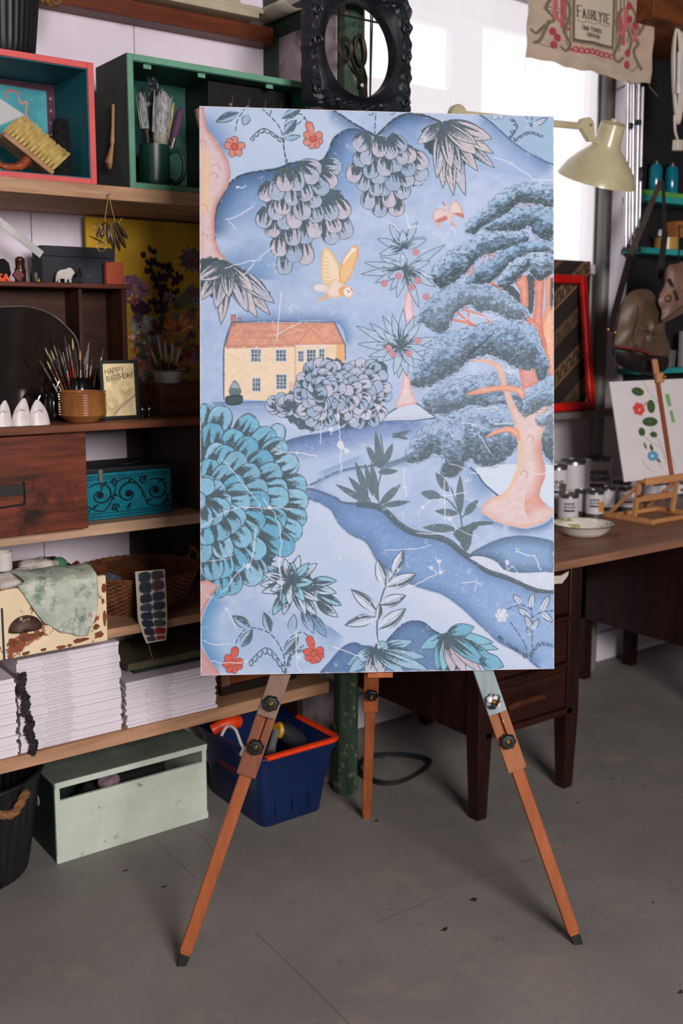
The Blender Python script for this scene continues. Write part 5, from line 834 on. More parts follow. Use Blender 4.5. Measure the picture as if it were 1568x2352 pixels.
x0, x1, _, zt_ = rect(97, 567, 264, 648, 2.830); o = thing('slate_box', 'dark slate-blue painted box on top of the cabinet', 'box', (x0, 2.830, TZ)); sb = M('chalky_dark_blue_paint', (44, 46, 54), (34, 36, 42), scale=10, rough=.8, spots=[((86, 88, 94), 24, .62, .72)])
Box(0, x1-x0, 0, .07, 0, (zt_-TZ)*.72).build('body', sb, o, bevel=.0015); Box(-.001, x1-x0+.001, -.001, .071, (zt_-TZ)*.725, zt_-TZ).build('lid', sb, o, bevel=.002)
x0, x1, _, zt_ = rect(244, 602, 284, 648, 2.795); o = Box(0, x1-x0, 0, .02, 0, zt_-TZ).build('orange_book', M('orange_cloth_cover', (172, 78, 46), (150, 62, 38), scale=9, rough=.7, spots=[((110, 48, 34), 30, .58, .62)]), None, bevel=.002); o.location = (x0, 2.795, TZ); tag(o, 'small orange book upright at the right end of the cabinet top', 'book')
bone = M('ivory_resin', (206, 198, 194), (170, 158, 150), scale=14, rough=.5)
prof_obj('animal_figurine', [(129, 648), (129, 635), (132, 624), (140, 618), (150, 617), (156, 614), (162, 613), (168, 618), (173, 626), (168, 631), (164, 640), (165, 648), (160, 648), (159, 640), (155, 640), (154, 648), (150, 648), (149, 639), (139, 639), (138, 648), (134, 648), (134, 640)], 2.798, .009, bone, 'small ivory white animal figurine on the cabinet top', 'figurine', TZ, .002)
rg = thing('black_ring_charm', 'little black charm with a ring standing against the slate box', 'charm', (AY(183, 645, 2.790).x, 2.790, TZ)); MB().tube([(.009*cos(t), 0, .010+.009*sin(t)) for t in np.linspace(0, 2*pi, 20)[:-1]], .0022, 7, True).build('ring', blackp, rg); MB().lathe([(.001, .019), (.006, .021), (.007, .027), (.003, .031), (.005, .036), (.001, .041)], 12).build('bead', blackp, rg)
o = MB().lathe([(.014, 0), (.015, .003), (.015, .035), (.0125, .038), (.0125, .052), (.013, .053), (.013, .062), (.006, .068)], 20).build('brown_bottle', M('brown_bakelite', (64, 28, 18), (44, 18, 12), rough=.25), None); o.location = (AY(47, 640, 2.830).x, 2.830, TZ); tag(o, 'rounded dark brown bottle behind the pink diamond block', 'bottle')
c_ = AY(43, 630, 2.798); o = MB().prism([(0, 0), (.0155, .0175), (0, .035), (-.0155, .0175)], .012).build('diamond_block', M('dusty_pink_stamp', (116, 66, 66), (90, 48, 50), scale=20, rough=.8), None, bevel=.001); o.location = (c_.x, 2.798, TZ); tag(o, 'dusty pink diamond block balanced on its corner', 'block')
o = MB().lathe([(.013, 0), (.0135, .002), (.0135, .018), (.0138, .018), (.0138, .024), (.012, .025)], 20).build('small_tin', M('speckled_dark_tin', (40, 34, 30), (28, 22, 20), scale=12, rough=.4, spots=[((190, 130, 60), 26, .58, .62)]), None); o.location = (AY(82, 646, 2.790).x, 2.790, TZ); tag(o, 'small round dark tin with gold flecks beside the diamond block', 'tin')
la = thing('orange_letter_block', 'bright orange letters SA cut out and standing at the left end of the cabinet top', 'letters', (AY(-6, 647, 2.795).x, 2.795, TZ)); om = M('fluorescent_orange_plastic', (226, 84, 26), (210, 70, 20), rough=.5); v, f = letters('SA', .026, .035)
mbl = MB(); mbl.add([(x*1.1, 0, z+.0006) for x, y, z in v], f); ob_ = mbl.build('letter_faces', om, la, smooth=False, solid=.008); Box(0, .0295, .0045, .008, 0, .003).build('base_strip', om, la)
def lump(name, m, loc, sx, sy, sz, label, cat, amp=.25, fr=3.0, seed=0, group=None, sub=3):
    bm = bmesh.new(); bmesh.ops.create_icosphere(bm, subdivisions=sub, radius=1); r = np.random.default_rng(seed); ks = r.normal(0, fr, (7, 3)); ph = r.random(7)*6.3
    for vt in bm.verts:
        d = sum(sin(np.dot(k, vt.co)+p) for k, p in zip(ks, ph))/7; vt.co = vt.co*(1+amp*d*2)
    zm = min(v_.co.z for v_ in bm.verts)
    for vt in bm.verts: vt.co = Vector((vt.co.x*sx, vt.co.y*sy, (vt.co.z-zm)*sz))
    me = bpy.data.meshes.new(name); bm.to_mesh(me); bm.free(); me.polygons.foreach_set('use_smooth', [True]*len(me.polygons)); o = link(name, me, m); o.location = loc
    if label: tag(o, label, cat, group)
    return o
lump('dark_wool_ball', M('black_felt', (16, 15, 15), (9, 9, 9), scale=40, rough=.95, bump=.6), (AY(2, 640, 2.840).x, 2.845, TZ), .026, .026, .029, 'black woolly lump at the left end of the cabinet top', 'wool', .18, 5, 3)
ruler = thing('steel_ruler', 'steel ruler jutting diagonally into view above the cabinet', 'ruler', AY(96, 585, 2.790)); rp = AY(-50, 470, 2.79)-ruler.location; tdir = rp.normalized(); nrm = Vector((-tdir.z, 0, tdir.x)); L_ = rp.length
steel = M('brushed_steel', (186, 182, 180), (160, 156, 154), scale=20, stretch=(1, 1, 1), rough=.4, metal=.35)
def rq(l, s): return tdir*l+nrm*s
MB().hexa([rq(0, -.0105), rq(L_, -.0105), rq(L_, .0105), rq(0, .0105)], [rq(0, -.0105)+Vector((0, .001, 0)), rq(L_, -.0105)+Vector((0, .001, 0)), rq(L_, .0105)+Vector((0, .001, 0)), rq(0, .0105)+Vector((0, .001, 0))]).build('blade', steel, ruler); mb = MB(); tk = Vector((0, -.0003, 0))
for k in range(1, 70):
    l = k*.0028; h = .006 if k % 10 == 0 else (.0045 if k % 5 == 0 else .003); s = .0105; p = [rq(l, s), rq(l+.0004, s), rq(l+.0004, s-h), rq(l, s-h)]; mb.add([q+tk for q in p], [(0, 1, 2, 3)])
    p = [rq(l, -s), rq(l+.0004, -s), rq(l+.0004, -s+h), rq(l, -s+h)]; mb.add([q+tk for q in p], [(3, 2, 1, 0)])
mb.build('graduations', M('engraved_black', (40, 40, 42), rough=.6), ruler)
MB().bar(rq(.05, 0)+Vector((0, .012, 0)), rq(.055, 0)+Vector((0, .0012, 0)), .004, .004).build('hook', tin, ruler)
# ---- mirror
mrp = [(-60, 700), (-20, 688), (20, 684), (62, 684), (100, 694), (130, 709), (158, 735), (176, 758), (183, 790), (187, 850), (190, 940), (-60, 950)]
mY = 2.784; mi = thing('arched_mirror', 'old frameless spotted mirror with arched top leaning in the dark cabinet', 'mirror', (AY(60, 950, mY).x, mY, S2)); P = [AY(x, y, mY)-mi.location for x, y in mrp]; zmn = min(p.z for p in P); poly = [(p.x, p.z-zmn) for p in P]; poly = [tuple(q) for q in spline(poly[:10], 4)]+poly[10:]
mm = M('spotted_old_mirror', (150, 140, 132), (116, 106, 100), scale=4, rough=.12, metal=1, spots=[((90, 80, 72), 14, .60, .75), ((220, 214, 210), 60, .66, .69)]); MB().prism(poly, .004).build('glass', mm, mi, bevel=.0008)
MB().tube([(x, -.0004, z) for x, z in poly if True][:38], .0016, 6).build('bevel_edge', M('polished_glass_edge', (226, 222, 218), (150, 146, 142), rough=.08, metal=.8), mi); mi.rotation_euler = (radians(-1.2), 0, 0)
# ---- things along the second shelf
blkglaze = M('glossy_black_glaze', (18, 17, 18), (11, 11, 12), rough=.12, coat=.6)
def jug(label, px, Y, r, h, hx, name='black_jug'):
    j = thing(name, label, 'jug', (AY(px, 930, Y).x, Y, S2)); MB().lathe([(r*.75, 0), (r*.95, .006), (r, h*.3), (r*.92, h*.7), (r*.86, h*.88), (r*.95, h), (r*.89, h), (r*.8, h*.88), (r*.86, h*.5), (r*.7, .008), (.001, .008)], 30).build('body', blkglaze, j)
    MB().tube(vspline([(-r*.85, -.004, h*.9), (-r*1.35, -.006, h*1.0), (-r*1.75, -.006, h*.75), (-r*1.72, -.006, h*.4), (-r*1.35, -.004, h*.18), (-r*.9, -.002, h*.25)], 5), .0042, 8).build('handle', blkglaze, j); return j
jg = jug('glossy black jug crowded with fine paintbrushes', 186, 2.742, .040, AY(186, 868, 2.70).z-S2, 0)
jug('shadowed black jug in front of the mirror', 122, 2.735, .025, .072, 0)
hmats = [wood('red_brush_handle', (150, 30, 26), (120, 20, 18), 2, .3), wood('ochre_brush_handle', (170, 116, 56), (136, 88, 40), 2, .35), M('white_brush_handle', (204, 192, 178), (176, 164, 150), rough=.35), wood('black_brush_handle', (26, 22, 22), (16, 14, 14), 2, .3), wood('brown_brush_handle', (96, 60, 36), (70, 42, 26), 2, .4)]
tipm = [M('sable_hair', (70, 50, 36), (46, 32, 24), rough=.8), bristle_cream, M('grey_hair', (140, 132, 124), (100, 92, 86), rough=.8)]
tips = [(148, 772), (166, 778), (204, 788), (238, 800), (150, 800), (158, 792), (172, 800), (184, 806), (124, 794), (134, 800), (104, 800), (112, 812), (90, 826), (98, 842), (196, 820), (212, 822), (228, 828), (144, 808), (176, 822), (118, 806), (140, 816), (162, 808), (108, 830), (200, 806), (128, 822)]
for i, (px, py) in enumerate(tips):
    dy = .03*(rng.random()-.5); tip = AY(px, py, 2.735+dy); b = jg.location+Vector(((tip.x-jg.location.x)*.28, dy*.4, .014)); Lh = (tip-b).length
    brush(f'{["red", "ochre", "white", "black", "brown"][i % 5]}-handled fine paintbrush standing in the glossy black jug', b, tip, Lh, .0055+.004*(i % 3 == 0), .7, hm=hmats[i % 5], bm=tipm[i % 3], f0=.70, f1=.86, hr=.0024, group='fine brushes in the black jug', tipw=.9, name='fine_paintbrush')
brn = M('treacle_brown_glaze', (146, 92, 48), (108, 62, 28), scale=6, rough=.2, coat=.4, spots=[((150, 104, 56), 8, .58, .70)])
b0, b1, _, bzt = rect(136, 898, 240, 962, 2.65); br = (b1-b0)/2; bh = bzt-S2
bw_ = thing('ribbed_bowl', 'brown glazed ribbed stoneware bowl on the second shelf', 'bowl', ((b0+b1)/2, 2.648, S2)); prof = [(br*.62, 0), (br*.66, .003), (br*.82, bh*.13), (br*.93, bh*.2)]
for k in range(9): z = bh*(.22+.08*k); prof += [(br*.965, z), (br*1.0, z+bh*.025), (br*1.0, z+bh*.05), (br*.965, z+bh*.075)]
prof += [(br*.99, bh*.97), (br, bh), (br*.96, bh), (br*.93, bh*.95), (br*.9, bh*.3), (br*.5, bh*.12), (.001, bh*.12)]; MB().lathe(prof, 40).build('body', brn, bw_, ang=60)
# porcelain slippers
porc = M('chalky_porcelain', (216, 206, 204), (190, 176, 174), scale=16, rough=.4)
def slipper(label, px0, px1, pyt, Y, lean):
    x0, x1, _, zt = rect(px0, pyt, px1, 972, Y); w_ = x1-x0; h = zt-S2; s = thing('porcelain_slipper', label, 'ornament', ((x0+x1)/2, Y, S2), group='porcelain slippers on the second shelf'); mb = MB(); n = 20; base = []
    for k in range(9):
        f = k/8; r = w_/2*(1-.25*f-.62*f**3); base.append([(lean*h*f*f+r*cos(a)*(1), r*.55*sin(a)*(1-.3*f), h*f) for a in np.linspace(0, 2*pi, n+1)[:-1]])
    vs = [p for ring_ in base for p in ring_]; fs = [(i*n+k, i*n+(k+1) % n, (i+1)*n+(k+1) % n, (i+1)*n+k) for i in range(8) for k in range(n)]; fs += [tuple(range(n))[::-1], tuple(8*n+k for k in range(n))]
    mb.add(vs, fs).build('body', porc, s); MB().tube(vspline([(-w_*.28, -w_*.2, h*.5), (-w_*.05, -w_*.27, h*.62), (w_*.1+lean*h*.3, -w_*.22, h*.55), (w_*.22+lean*h*.4, -w_*.14, h*.72)], 4), .0018, 6).build('frill', porc, s)
slipper('leftmost white porcelain slipper ornament on the second shelf', -14, 27, 920, 2.64, .1); slipper('white porcelain slipper ornament second from the left', 24, 70, 915, 2.635, .15); slipper('white porcelain slipper ornament nearest the brown bowl', 64, 114, 918, 2.63, -.05)
# framed card
f0, f1, _, fzt = rect(234, 827, 322, 958, 2.665); fw_, fh = f1-f0, fzt-S2
fr = thing('framed_card', 'black framed birthday card leaning beside the brown bowl', 'picture', (f0, 2.665, S2+.0004), rot=(radians(-4), 0, 0)); t = .009
for n_, b in (('frame_side', (0, t, 0, .012, 0, fh)), ('frame_side', (fw_-t-.002, fw_, 0, .012, 0, fh)), ('frame_rail', (t, fw_-t, 0, .012, 0, t)), ('frame_rail', (t, fw_-t, 0, .012, fh-t, fh))): Box(*b).build(n_, M('black_wood_frame', (18, 18, 19), (12, 12, 13), rough=.5), fr, bevel=.001)
Rc = Raster(110, 165, (218, 198, 152), None, 4); Rc.img *= 1+(Rc.noise(18)[..., None]-.5)*.2
for c, r in (((74, 78), 26), ((26, 128), 26), ((40, 44), 20), ((92, 30), 18)):
    for q in range(3): Rc.stroke([(c[0]+(r-5*q)*cos(a)*(1-a/30), c[1]+(r-5*q)*sin(a)*(1-a/30)) for a in np.linspace(0, 9, 26)], 1.8, [(170, 150, 96), (196, 160, 90), (150, 140, 104)][q], alpha=.8)
Rc.stroke([(30, 165), (60, 130), (110, 100)], 9, (190, 150, 130), k=6, alpha=.6)
for k in range(12): Rc.ell((30+k*7, 158-k*5.2), 2.4, 2.4, (140, 90, 84))
Rc.text('HAPPY', (10, 34), 17, (74, 58, 44), 2.0, slope=radians(-6)); Rc.text('BIRTHDAY', (14, 56), 16, (74, 58, 44), 2.0, slope=radians(-8), adv=.5)
link('card', Rc.mesh('card', lambda u, v: np.stack([t+u*(fw_-2*t), 0*u+.006, t+(1-v)*(fh-2*t)], 1), 1), PAINT(), fr)
# planter with palette knives
p0, p1, _, pzt = rect(348, 846, 420, 878, 2.76); wz = AY(410, 882, 2.70).z
wb0, wb1, _, _ = rect(372, 882, 560, 945, 2.68); wb = thing('wooden_box', 'small brown wooden box with grooved drawers on the second shelf', 'box', (wb0, 2.68, S2)); wbh = wz-S2; wbm = wood('brown_drawer_wood', (96, 58, 34), (66, 38, 24), 0, .5)
Box(0, .2, .004, .16, 0, wbh).build('body', wbm, wb, bevel=.002)
for k in range(2): Box(.008, .19, 0, .005, wbh*(.08+.46*k), wbh*(.46+.46*k)).build('drawer_front', wbm, wb, bevel=.0015)
pl = thing('white_planter', 'white ceramic pot with green band holding palette knives', 'pot', (AY(386, 860, 2.775).x, 2.775, S2+wbh+.0006)); pr_ = (p1-p0)/2*.93; ph = AY(385, 850, 2.775).z-S2-wbh
MB().lathe([(pr_*.8, 0), (pr_*.85, .004), (pr_*.95, ph*.85), (pr_, ph), (pr_*.93, ph), (pr_*.88, ph*.8), (pr_*.75, .01), (.001, .01)], 28).build('body', M('white_glaze', (206, 204, 198), (184, 182, 176), rough=.3), pl); MB().lathe([(pr_*.963, ph*.86), (pr_*1.008, ph*.995)], 28, caps=False).build('band', M('green_printed_band', (96, 116, 96), (130, 140, 120), scale=30, rough=.4), pl)
for k, (px, py, w_) in enumerate(((345, 800, .014), (362, 772, .013), (378, 784, .019), (396, 786, .018), (412, 800, .019))):
    tip = AY(px, py, 2.775); b = pl.location+Vector(((tip.x-pl.location.x)*.4, .003*k-.008, .012)); kn = thing('palette_knife', ['leftmost', 'second from left', 'middle', 'second from right', 'rightmost'][k]+' palette knife standing in the white pot with green band', 'knife', b, group='palette knives in the white pot'); q = tip-b
    MB().tube([q*0, q*.3, q*.45], [.004, .005, .003], 8).build('handle', dkhandle, kn); MB().tube([q*.44, q*.55, q*.8, q], [.0025, w_*.5, w_*.55, w_*.2], 10, flat=.16).build('blade', steel, kn)
for k, px in enumerate((327, 343)):
    s = thing('shaker', ['dark chrome shaker beside the framed card, left of the pair', 'dark chrome shaker beside the framed card, right of the pair'][k], 'shaker', (AY(px, 950, 2.675).x, 2.675, S2)); MB().lathe([(.008, 0), (.009, .002), (.007, .012), (.0085, .02), (.0075, .026)], 16).build('body', M('smoky_chrome', (120, 120, 124), (60, 60, 64), scale=10, rough=.12, metal=1), s); MB().lathe([(.008, .026), (.008, .033), (.004, .037)], 16).build('cap', MATS['smoky_chrome'], s)
# ---- third shelf: drawer case and teal tin
cy = 2.565; cx1 = AY(200, 1100, cy).x; cz1 = AY(100, 1000, cy).z
dcm = wood('scuffed_red_brown_wood', (116, 54, 34), (56, 27, 19), 0, .45, spots=[((190, 170, 156), 40, .70, .72), ((40, 22, 17), 6, .54, .66)], bump=.1)
dc = thing('wooden_case', 'scuffed red-brown wooden case with black iron pull on the third shelf', 'case', (cx1-.42, cy, S3)); hh = cz1-S3
Box(0, .42, 0, .014, 0, hh).build('front', dcm, dc, bevel=.002); Box(.004, .016, .014, .34, .004, hh-.02).build('side', dkw, dc); Box(.404, .416, .014, .34, .004, hh-.02).build('side', dkw, dc); Box(.016, .404, .33, .34, .004, hh-.02).build('back', dkw, dc); Box(.016, .404, .014, .33, .004, .012).build('bottom', dkw, dc)
iron = M('black_iron', (24, 20, 19), (14, 12, 12), rough=.5); h1 = AY(54, 1132, cy); hz1 = AY(40, 1106, cy).z-S3; hz0 = AY(40, 1158, cy).z-S3; hx_ = h1.x-dc.location.x
MB().box(hx_-.13, hx_+.002, -.002, -.0002, (hz0+hz1)/2-.006, (hz0+hz1)/2+.02).build('pull_plate', iron, dc, bevel=.001); MB().tube(vspline([(hx_, -.001, hz1-.004), (hx_+.002, -.008, hz1-.012), (hx_, -.010, hz0+.006), (hx_-.012, -.010, hz0), (hx_-.12, -.010, hz0-.004), (hx_-.14, -.008, hz0+.008), (hx_-.138, -.001, hz1-.006)], 4), .0024, 8).build('pull', iron, dc)
ty_ = 2.655; t0 = AY(178, 1140, ty_).x; t1 = AY(394, 1140, ty_).x; tz = AY(300, 1081, ty_).z; tb = thing('teal_tin_box', 'teal metal box with black scroll ornament and black lid', 'box', (t0, ty_, S3)); tw_, th_ = t1-t0, tz-S3
Box(0, tw_, .0008, .17, 0, th_).build('body', M('teal_enamel', (8, 92, 106), (6, 74, 88), scale=6, rough=.4), tb, bevel=.002); lid = Box(-.003, tw_+.003, -.003, .174, th_, th_+.014).build('lid', M('black_japanned_lid', (26, 27, 32), (18, 18, 22), rough=.4, spots=[((120, 116, 110), 40, .70, .73)]), tb, bevel=.003)
MB().tube(vspline([(tw_*.52, .03, th_+.014), (tw_*.5, .02, th_+.02), (tw_*.55, .01, th_+.019), (tw_*.78, .03, th_+.026), (tw_*.80, .05, th_+.022), (tw_*.72, .055, th_+.016)], 4), .0012, 6).build('wire_handle', tin, lid)
Rt = Raster(230, 120, (10, 104, 120), None, 8); Rt.img *= 1+(Rt.noise(22)[..., None]-.5)*.3; BK = (8, 26, 34)
for y in (8, 14, 104, 112): Rt.stroke([(0, y), (230, y)], 1.6, BK)
def scroll(c, r, d, a0): Rt.stroke([(c[0]+r*(1-q/9.5)*cos(a0+d*q), c[1]+r*(1-q/9.5)*sin(a0+d*q)) for q in np.linspace(0, 8, 40)], 4.2, BK, taper=.3); Rt.ell(c, r*.26, r*.26, BK); [Rt.petal((c[0]+r*.7*cos(a), c[1]+r*.7*sin(a)), (c[0]+r*1.12*cos(a+.3), c[1]+r*1.12*sin(a+.3)), 6, BK, BK, 0, 0) for a in (a0+1, a0+2.5, a0+4.2)]
for c, r, d, a0 in (((52, 56), 34, 1, -2.4), ((122, 58), 36, -1, .4), ((190, 56), 34, 1, -2.2), ((88, 92), 10, -1, 0), ((160, 24), 11, 1, 1), ((86, 24), 9, -1, 2), ((222, 92), 12, 1, 0), ((14, 90), 12, 1, 0)): scroll(c, r, d, a0)
Rt.stroke([(0, 30), (20, 80), (60, 98), (84, 60), (96, 24), (130, 20), (158, 60), (170, 92), (205, 96), (230, 60)], 3, BK, k=6); Rt.speck(60, (120, 170, 176), .4, 1.2)
link('scroll_front', Rt.mesh('scroll_front', lambda u, v: np.stack([.002+u*(tw_-.004), 0*u, .002+(1-v)*(th_-.004)], 1), 1), PAINT('enamel_scroll', .35, .03), tb)
MB().box(-.006, .006, -.003, 0, -.012, .022, Matrix.Translation((tw_*.24, -.002, th_-.012))).build('hasp', tin, tb, bevel=.001); MB().tube([(tw_*.24-.004, -.004, th_-.026), (tw_*.24, -.005, th_-.05), (tw_*.24+.006, -.004, th_-.03)], .0014, 6).build('hasp_loop', tin, tb)
# ---- fourth shelf: cream box, rags, basket
ky = 2.50; k1 = AY(246, 1400, ky).x; kz = AY(240, 1322, ky).z; creamp = M('peeling_cream_paint', (222, 200, 168), (208, 184, 150), scale=7, rough=.6, spots=[((128, 66, 40), 9, .57, .59), ((150, 96, 58), 15, .60, .615)])
kd = thing('cream_box', 'peeling cream painted box with rusty cup pull, full of rags', 'box', (k1-.42, ky, S4+.0004)); kh = kz-S4
fm_ = [(0, 0), (.42, 0), (.42, kh), (0, kh)]
Box(0, .42, 0, .016, 0, kh).build('front', creamp, kd, bevel=.003); Box(.002, .014, .016, .36, .002, kh-.012).build('side', dkw, kd); Box(.406, .418, .016, .36, .002, kh-.012).build('side', wood('drawer_side_wood', (82, 56, 40), (58, 38, 28), 1, .6), kd); Box(.014, .406, .35, .36, .002, kh-.012).build('back', dkw, kd); Box(.014, .406, .016, .35, .002, .01).build('bottom', dkw, kd)
rust = M('rusty_cup_pull', (84, 60, 52), (56, 38, 34), scale=20, rough=.55, metal=.4, spots=[((196, 176, 146), 22, .60, .64)])
hc_ = AY(57, 1430, ky)-kd.location; mb = MB(); n = 16
for j in range(7):
    f = j/6
    for i in range(n+1):
        a = pi*i/n; mb.v.append((hc_.x+.042*cos(a)*(cos(f*pi/2)*.75+.25), -.022*sin(pi*f*.5)-.001, hc_.z-.018+.036*sin(a)*cos(f*pi/2)))
for j in range(6):
    for i in range(n): a = j*(n+1)+i; mb.f.append((a, a+1, a+n+2, a+n+1))
mb.build('cup_pull', rust, kd, solid=.002); Box(AY(4, 1450, ky).x-kd.location.x, AY(9, 1450, ky).x-kd.location.x, -.001, -.0001, .0, kh*.75).build('blue_paint_line', M('dark_blue_paint_line', (24, 48, 72), rough=.5), kd)
ragm = M('paint_stained_rag', (196, 198, 184), (142, 152, 136), scale=12, rough=.95, bump=.6, bscale=30, spots=[((112, 130, 112), 15, .50, .60), ((206, 198, 190), 19, .55, .66), ((164, 126, 108), 23, .62, .67), ((86, 110, 110), 34, .62, .67), ((190, 170, 120), 40, .67, .70)]); whiterag = M('off_white_rag', (204, 192, 184), (168, 156, 150), scale=9, rough=.95, bump=.4, bscale=14)
fr_y = ky-.006
left = spline([(38, 1345), (52, 1362), (76, 1398), (100, 1430)], 5); right = spline([(222, 1322), (223, 1360), (218, 1410), (201, 1460)], 5)
rg_ = thing('paint_rag', 'green and white paint-stained rag draped over the cream box front', 'rag', (kd.location.x+.3, ky-.004, S4+.0004+kh*.4)); O_ = rg_.location
def ragf(u, v):
    if v < .35:   # inside, lying on the heap
        q = v/.35; px = 60+u*(222-60)-(1-q)*(-10+26*(1-u)); py = 1342-(1342-1322)*u; p = AY(px, py, fr_y); p = Vector((p.x, fr_y+(1-q)*.13+.002, p.z+.004+.012*sin(pi*(1-q))))
    else:
        q = (v-.35)/.65; i = q*(len(left)-1); a = left[int(i)]*(1-(i % 1))+left[min(int(i)+1, len(left)-1)]*(i % 1); i = q*(len(right)-1); b = right[int(i)]*(1-(i % 1))+right[min(int(i)+1, len(right)-1)]*(i % 1); px = a[0]+(b[0]-a[0])*u; py = a[1]+(b[1]-a[1])*u+8*sin(pi*u)*q; p = AY(px, py, fr_y); p = Vector((p.x, fr_y-.004-.004*sin(9*u+3*v)*sin(pi*u)-.003*sin(17*u-5*q), p.z))
    return p+Vector((0, 0, .003*sin(13*u)*sin(7*v)))-O_
MB().sheet(ragf, 40, 44).build('cloth', ragm, rg_, solid=.003)
zi = S4+kh
for i, (px, py, Y, sx, sz, m_, lb) in enumerate(((30, 1325, 2.60, .06, .032, whiterag, 'white crumpled rag at the left of the cream box'), (92, 1302, 2.66, .05, .03, whiterag, 'white crumpled rag bunched behind the stained rag'))):
    p = AY(px, py, Y); lump('rag', m_, (p.x, Y, p.z-sz*1.3), sx, sx*.9, sz, lb, 'rag', .32, 3.5, 20+i, 'rags in the cream box')
p = AY(136, 1305, 2.70); lump('yarn_ball', M('green_yarn', (70, 120, 88), (50, 92, 66), scale=30, stretch=(1, 1, 6), rough=.95, bump=.8, bscale=60), (p.x, 2.70, p.z-.012), .022, .022, .022, 'small green ball of yarn among the rags', 'yarn', .05, 4, 31)
p = AY(8, 1300, 2.66); o = MB().lathe([(.020, 0), (.022, .002), (.024, .05), (.022, .05), (.019, .004)], 22).build('white_pot', M('white_plastic_pot', (206, 196, 190), (186, 176, 172), rough=.5), None); o.location = (p.x, 2.66, p.z-.012); tag(o, 'small white pot at the left of the rags', 'pot')
wpm = M('bare_wood_patch', (124, 66, 40), (92, 48, 30), scale=30, rough=.8)
for k, (px, py, w_, h_) in enumerate(((30, 1478, 16, 12), (66, 1464, 30, 13), (94, 1456, 12, 9), (60, 1500, 14, 6), (140, 1486, 14, 6), (186, 1470, 26, 8), (226, 1458, 18, 12), (240, 1420, 7, 22), (238, 1350, 9, 16), (220, 1440, 12, 8), (160, 1482, 8, 4), (100, 1492, 10, 5), (236, 1380, 6, 10))):
    c = AY(px, py, ky); r5 = np.random.default_rng(k); pts5 = [(c.x+w_/1000*(.55+.5*r5.random())*cos(a)-kd.location.x, min(max(c.z+h_/1000*(.5+.6*r5.random())*sin(a)-kd.location.z, .001), kh-.001)) for a in np.linspace(0, 2*pi, 12)[:-1]]
    pts5 = [(min(x, .419), z) for x, z in pts5]; MB().prism(pts5, .0004, Matrix.Translation((0, -.0005, 0))).build('worn_patch', wpm, kd)
# wicker basket
wick = M('brown_wicker', (128, 74, 36), (78, 42, 20), scale=24, rough=.6); wick2 = M('dark_wicker_stake', (96, 54, 28), (60, 34, 18), scale=24, rough=.6)
q0 = AY(178, 1340, 2.80).x; q1 = AY(436, 1340, 2.80).x; bcx = (q0+q1)/2; bra = (q1-q0)/2; brb = .165; bhz = AY(315, 1338, 2.64).z-S4
bk = thing('wicker_basket', 'oval brown wicker basket with looped handles', 'basket', (bcx, 2.788, S4)); mbw = MB(); mbs = MB(); ns = 34
def bpt(a, z, o=0): s = .74+.26*z/bhz; return Vector(((bra*s+o)*cos(a), (brb*s+o)*sin(a), z))
rows = 17
for j in range(rows):
    z = .004+bhz*j/rows; mbw.tube([bpt(2*pi*i/(ns*2), z+.001*sin(i), .0032*(1 if (i//1+j) % 2 else -1)) for i in range(ns*2)], .0036, 5, True)
for k in range(ns): a = 2*pi*(k+.5)/ns; mbs.tube([bpt(a, .003), bpt(a, bhz*.5), bpt(a, bhz)], .0026, 5)
mbw.build('weave', wick, bk); mbs.build('stakes', wick2, bk); MB().lathe([(.001, .002), (bra*.73, .002), (bra*.73, .008), (.001, .008)], 30, Matrix.Diagonal((1, brb/bra, 1, 1))).build('bottom', wick2, bk)
for ph in range(2): MB().tube([bpt(a, bhz+.004+.003*sin(24*a+pi*ph), .003*cos(24*a+pi*ph)) for a in np.linspace(0, 2*pi, 121)[:-1]], .0042, 6, True).build('rim', wick, bk)
for a in (pi, 0):
    e = bpt(a, bhz); s = 1 if a == 0 else -1
    for ph in range(2): MB().tube([e+Vector((s*(.006*sin(3*t)+.012*sin(t)*.6), -.030*cos(t)+.003*sin(9*t+pi*ph), .045*sin(t)+.003*cos(9*t+pi*ph))) for t in np.linspace(0, pi, 20)], .0036, 6).build('handle', wick, bk)
p = AY(240, 1318, 2.74); o = Box(-.022, .022, -.014, .014, 0, .04).build('blue_grey_box', M('blue_grey_card', (92, 98, 114), (76, 82, 98), rough=.6), None, bevel=.002); o.location = (p.x+.018, 2.75, S4+.075); o.rotation_euler = (.2, .45, .4); tag(o, 'small blue-grey box tilted inside the wicker basket', 'box')
lump('dark_cloth', M('dark_cloth', (34, 28, 30), (20, 17, 18), rough=.95), (bcx+.02, 2.80, S4+.012), .08, .09, .035, 'dark cloth bundled inside the wicker basket', 'cloth', .25, 3, 44)
# swatch cloth
Rs = Raster(60, 150, (196, 182, 160), None, 12); cols_l = [(46, 56, 66), (44, 54, 64), (44, 52, 62), (66, 66, 84), (40, 50, 66), (38, 46, 56), (46, 48, 64), (56, 56, 80)]; cols_r = [(66, 60, 68), (84, 58, 66), (62, 58, 76), (50, 54, 66), (60, 66, 72), (66, 74, 76), (128, 40, 38), (130, 58, 56)]
ys = np.linspace(14, 138, 8)
for k in range(8):
    h = (9, 8, 8, 8, 8, 8, 8, 7)[k]; Rs.fill([(8, ys[k]-h), (27, ys[k]-h-1), (29, ys[k]+h-2), (8, ys[k]+h-2)], cols_l[k], k=3, rag=1.5, edge=tuple(np.array(cols_l[k])*1.25), ew=3); Rs.fill([(33, ys[k]-h-1), (53, ys[k]-h-1), (54, ys[k]+h-4), (33, ys[k]+h-3)], cols_r[k], k=3, rag=1.5, edge=tuple(np.array(cols_r[k])*1.25), ew=3)
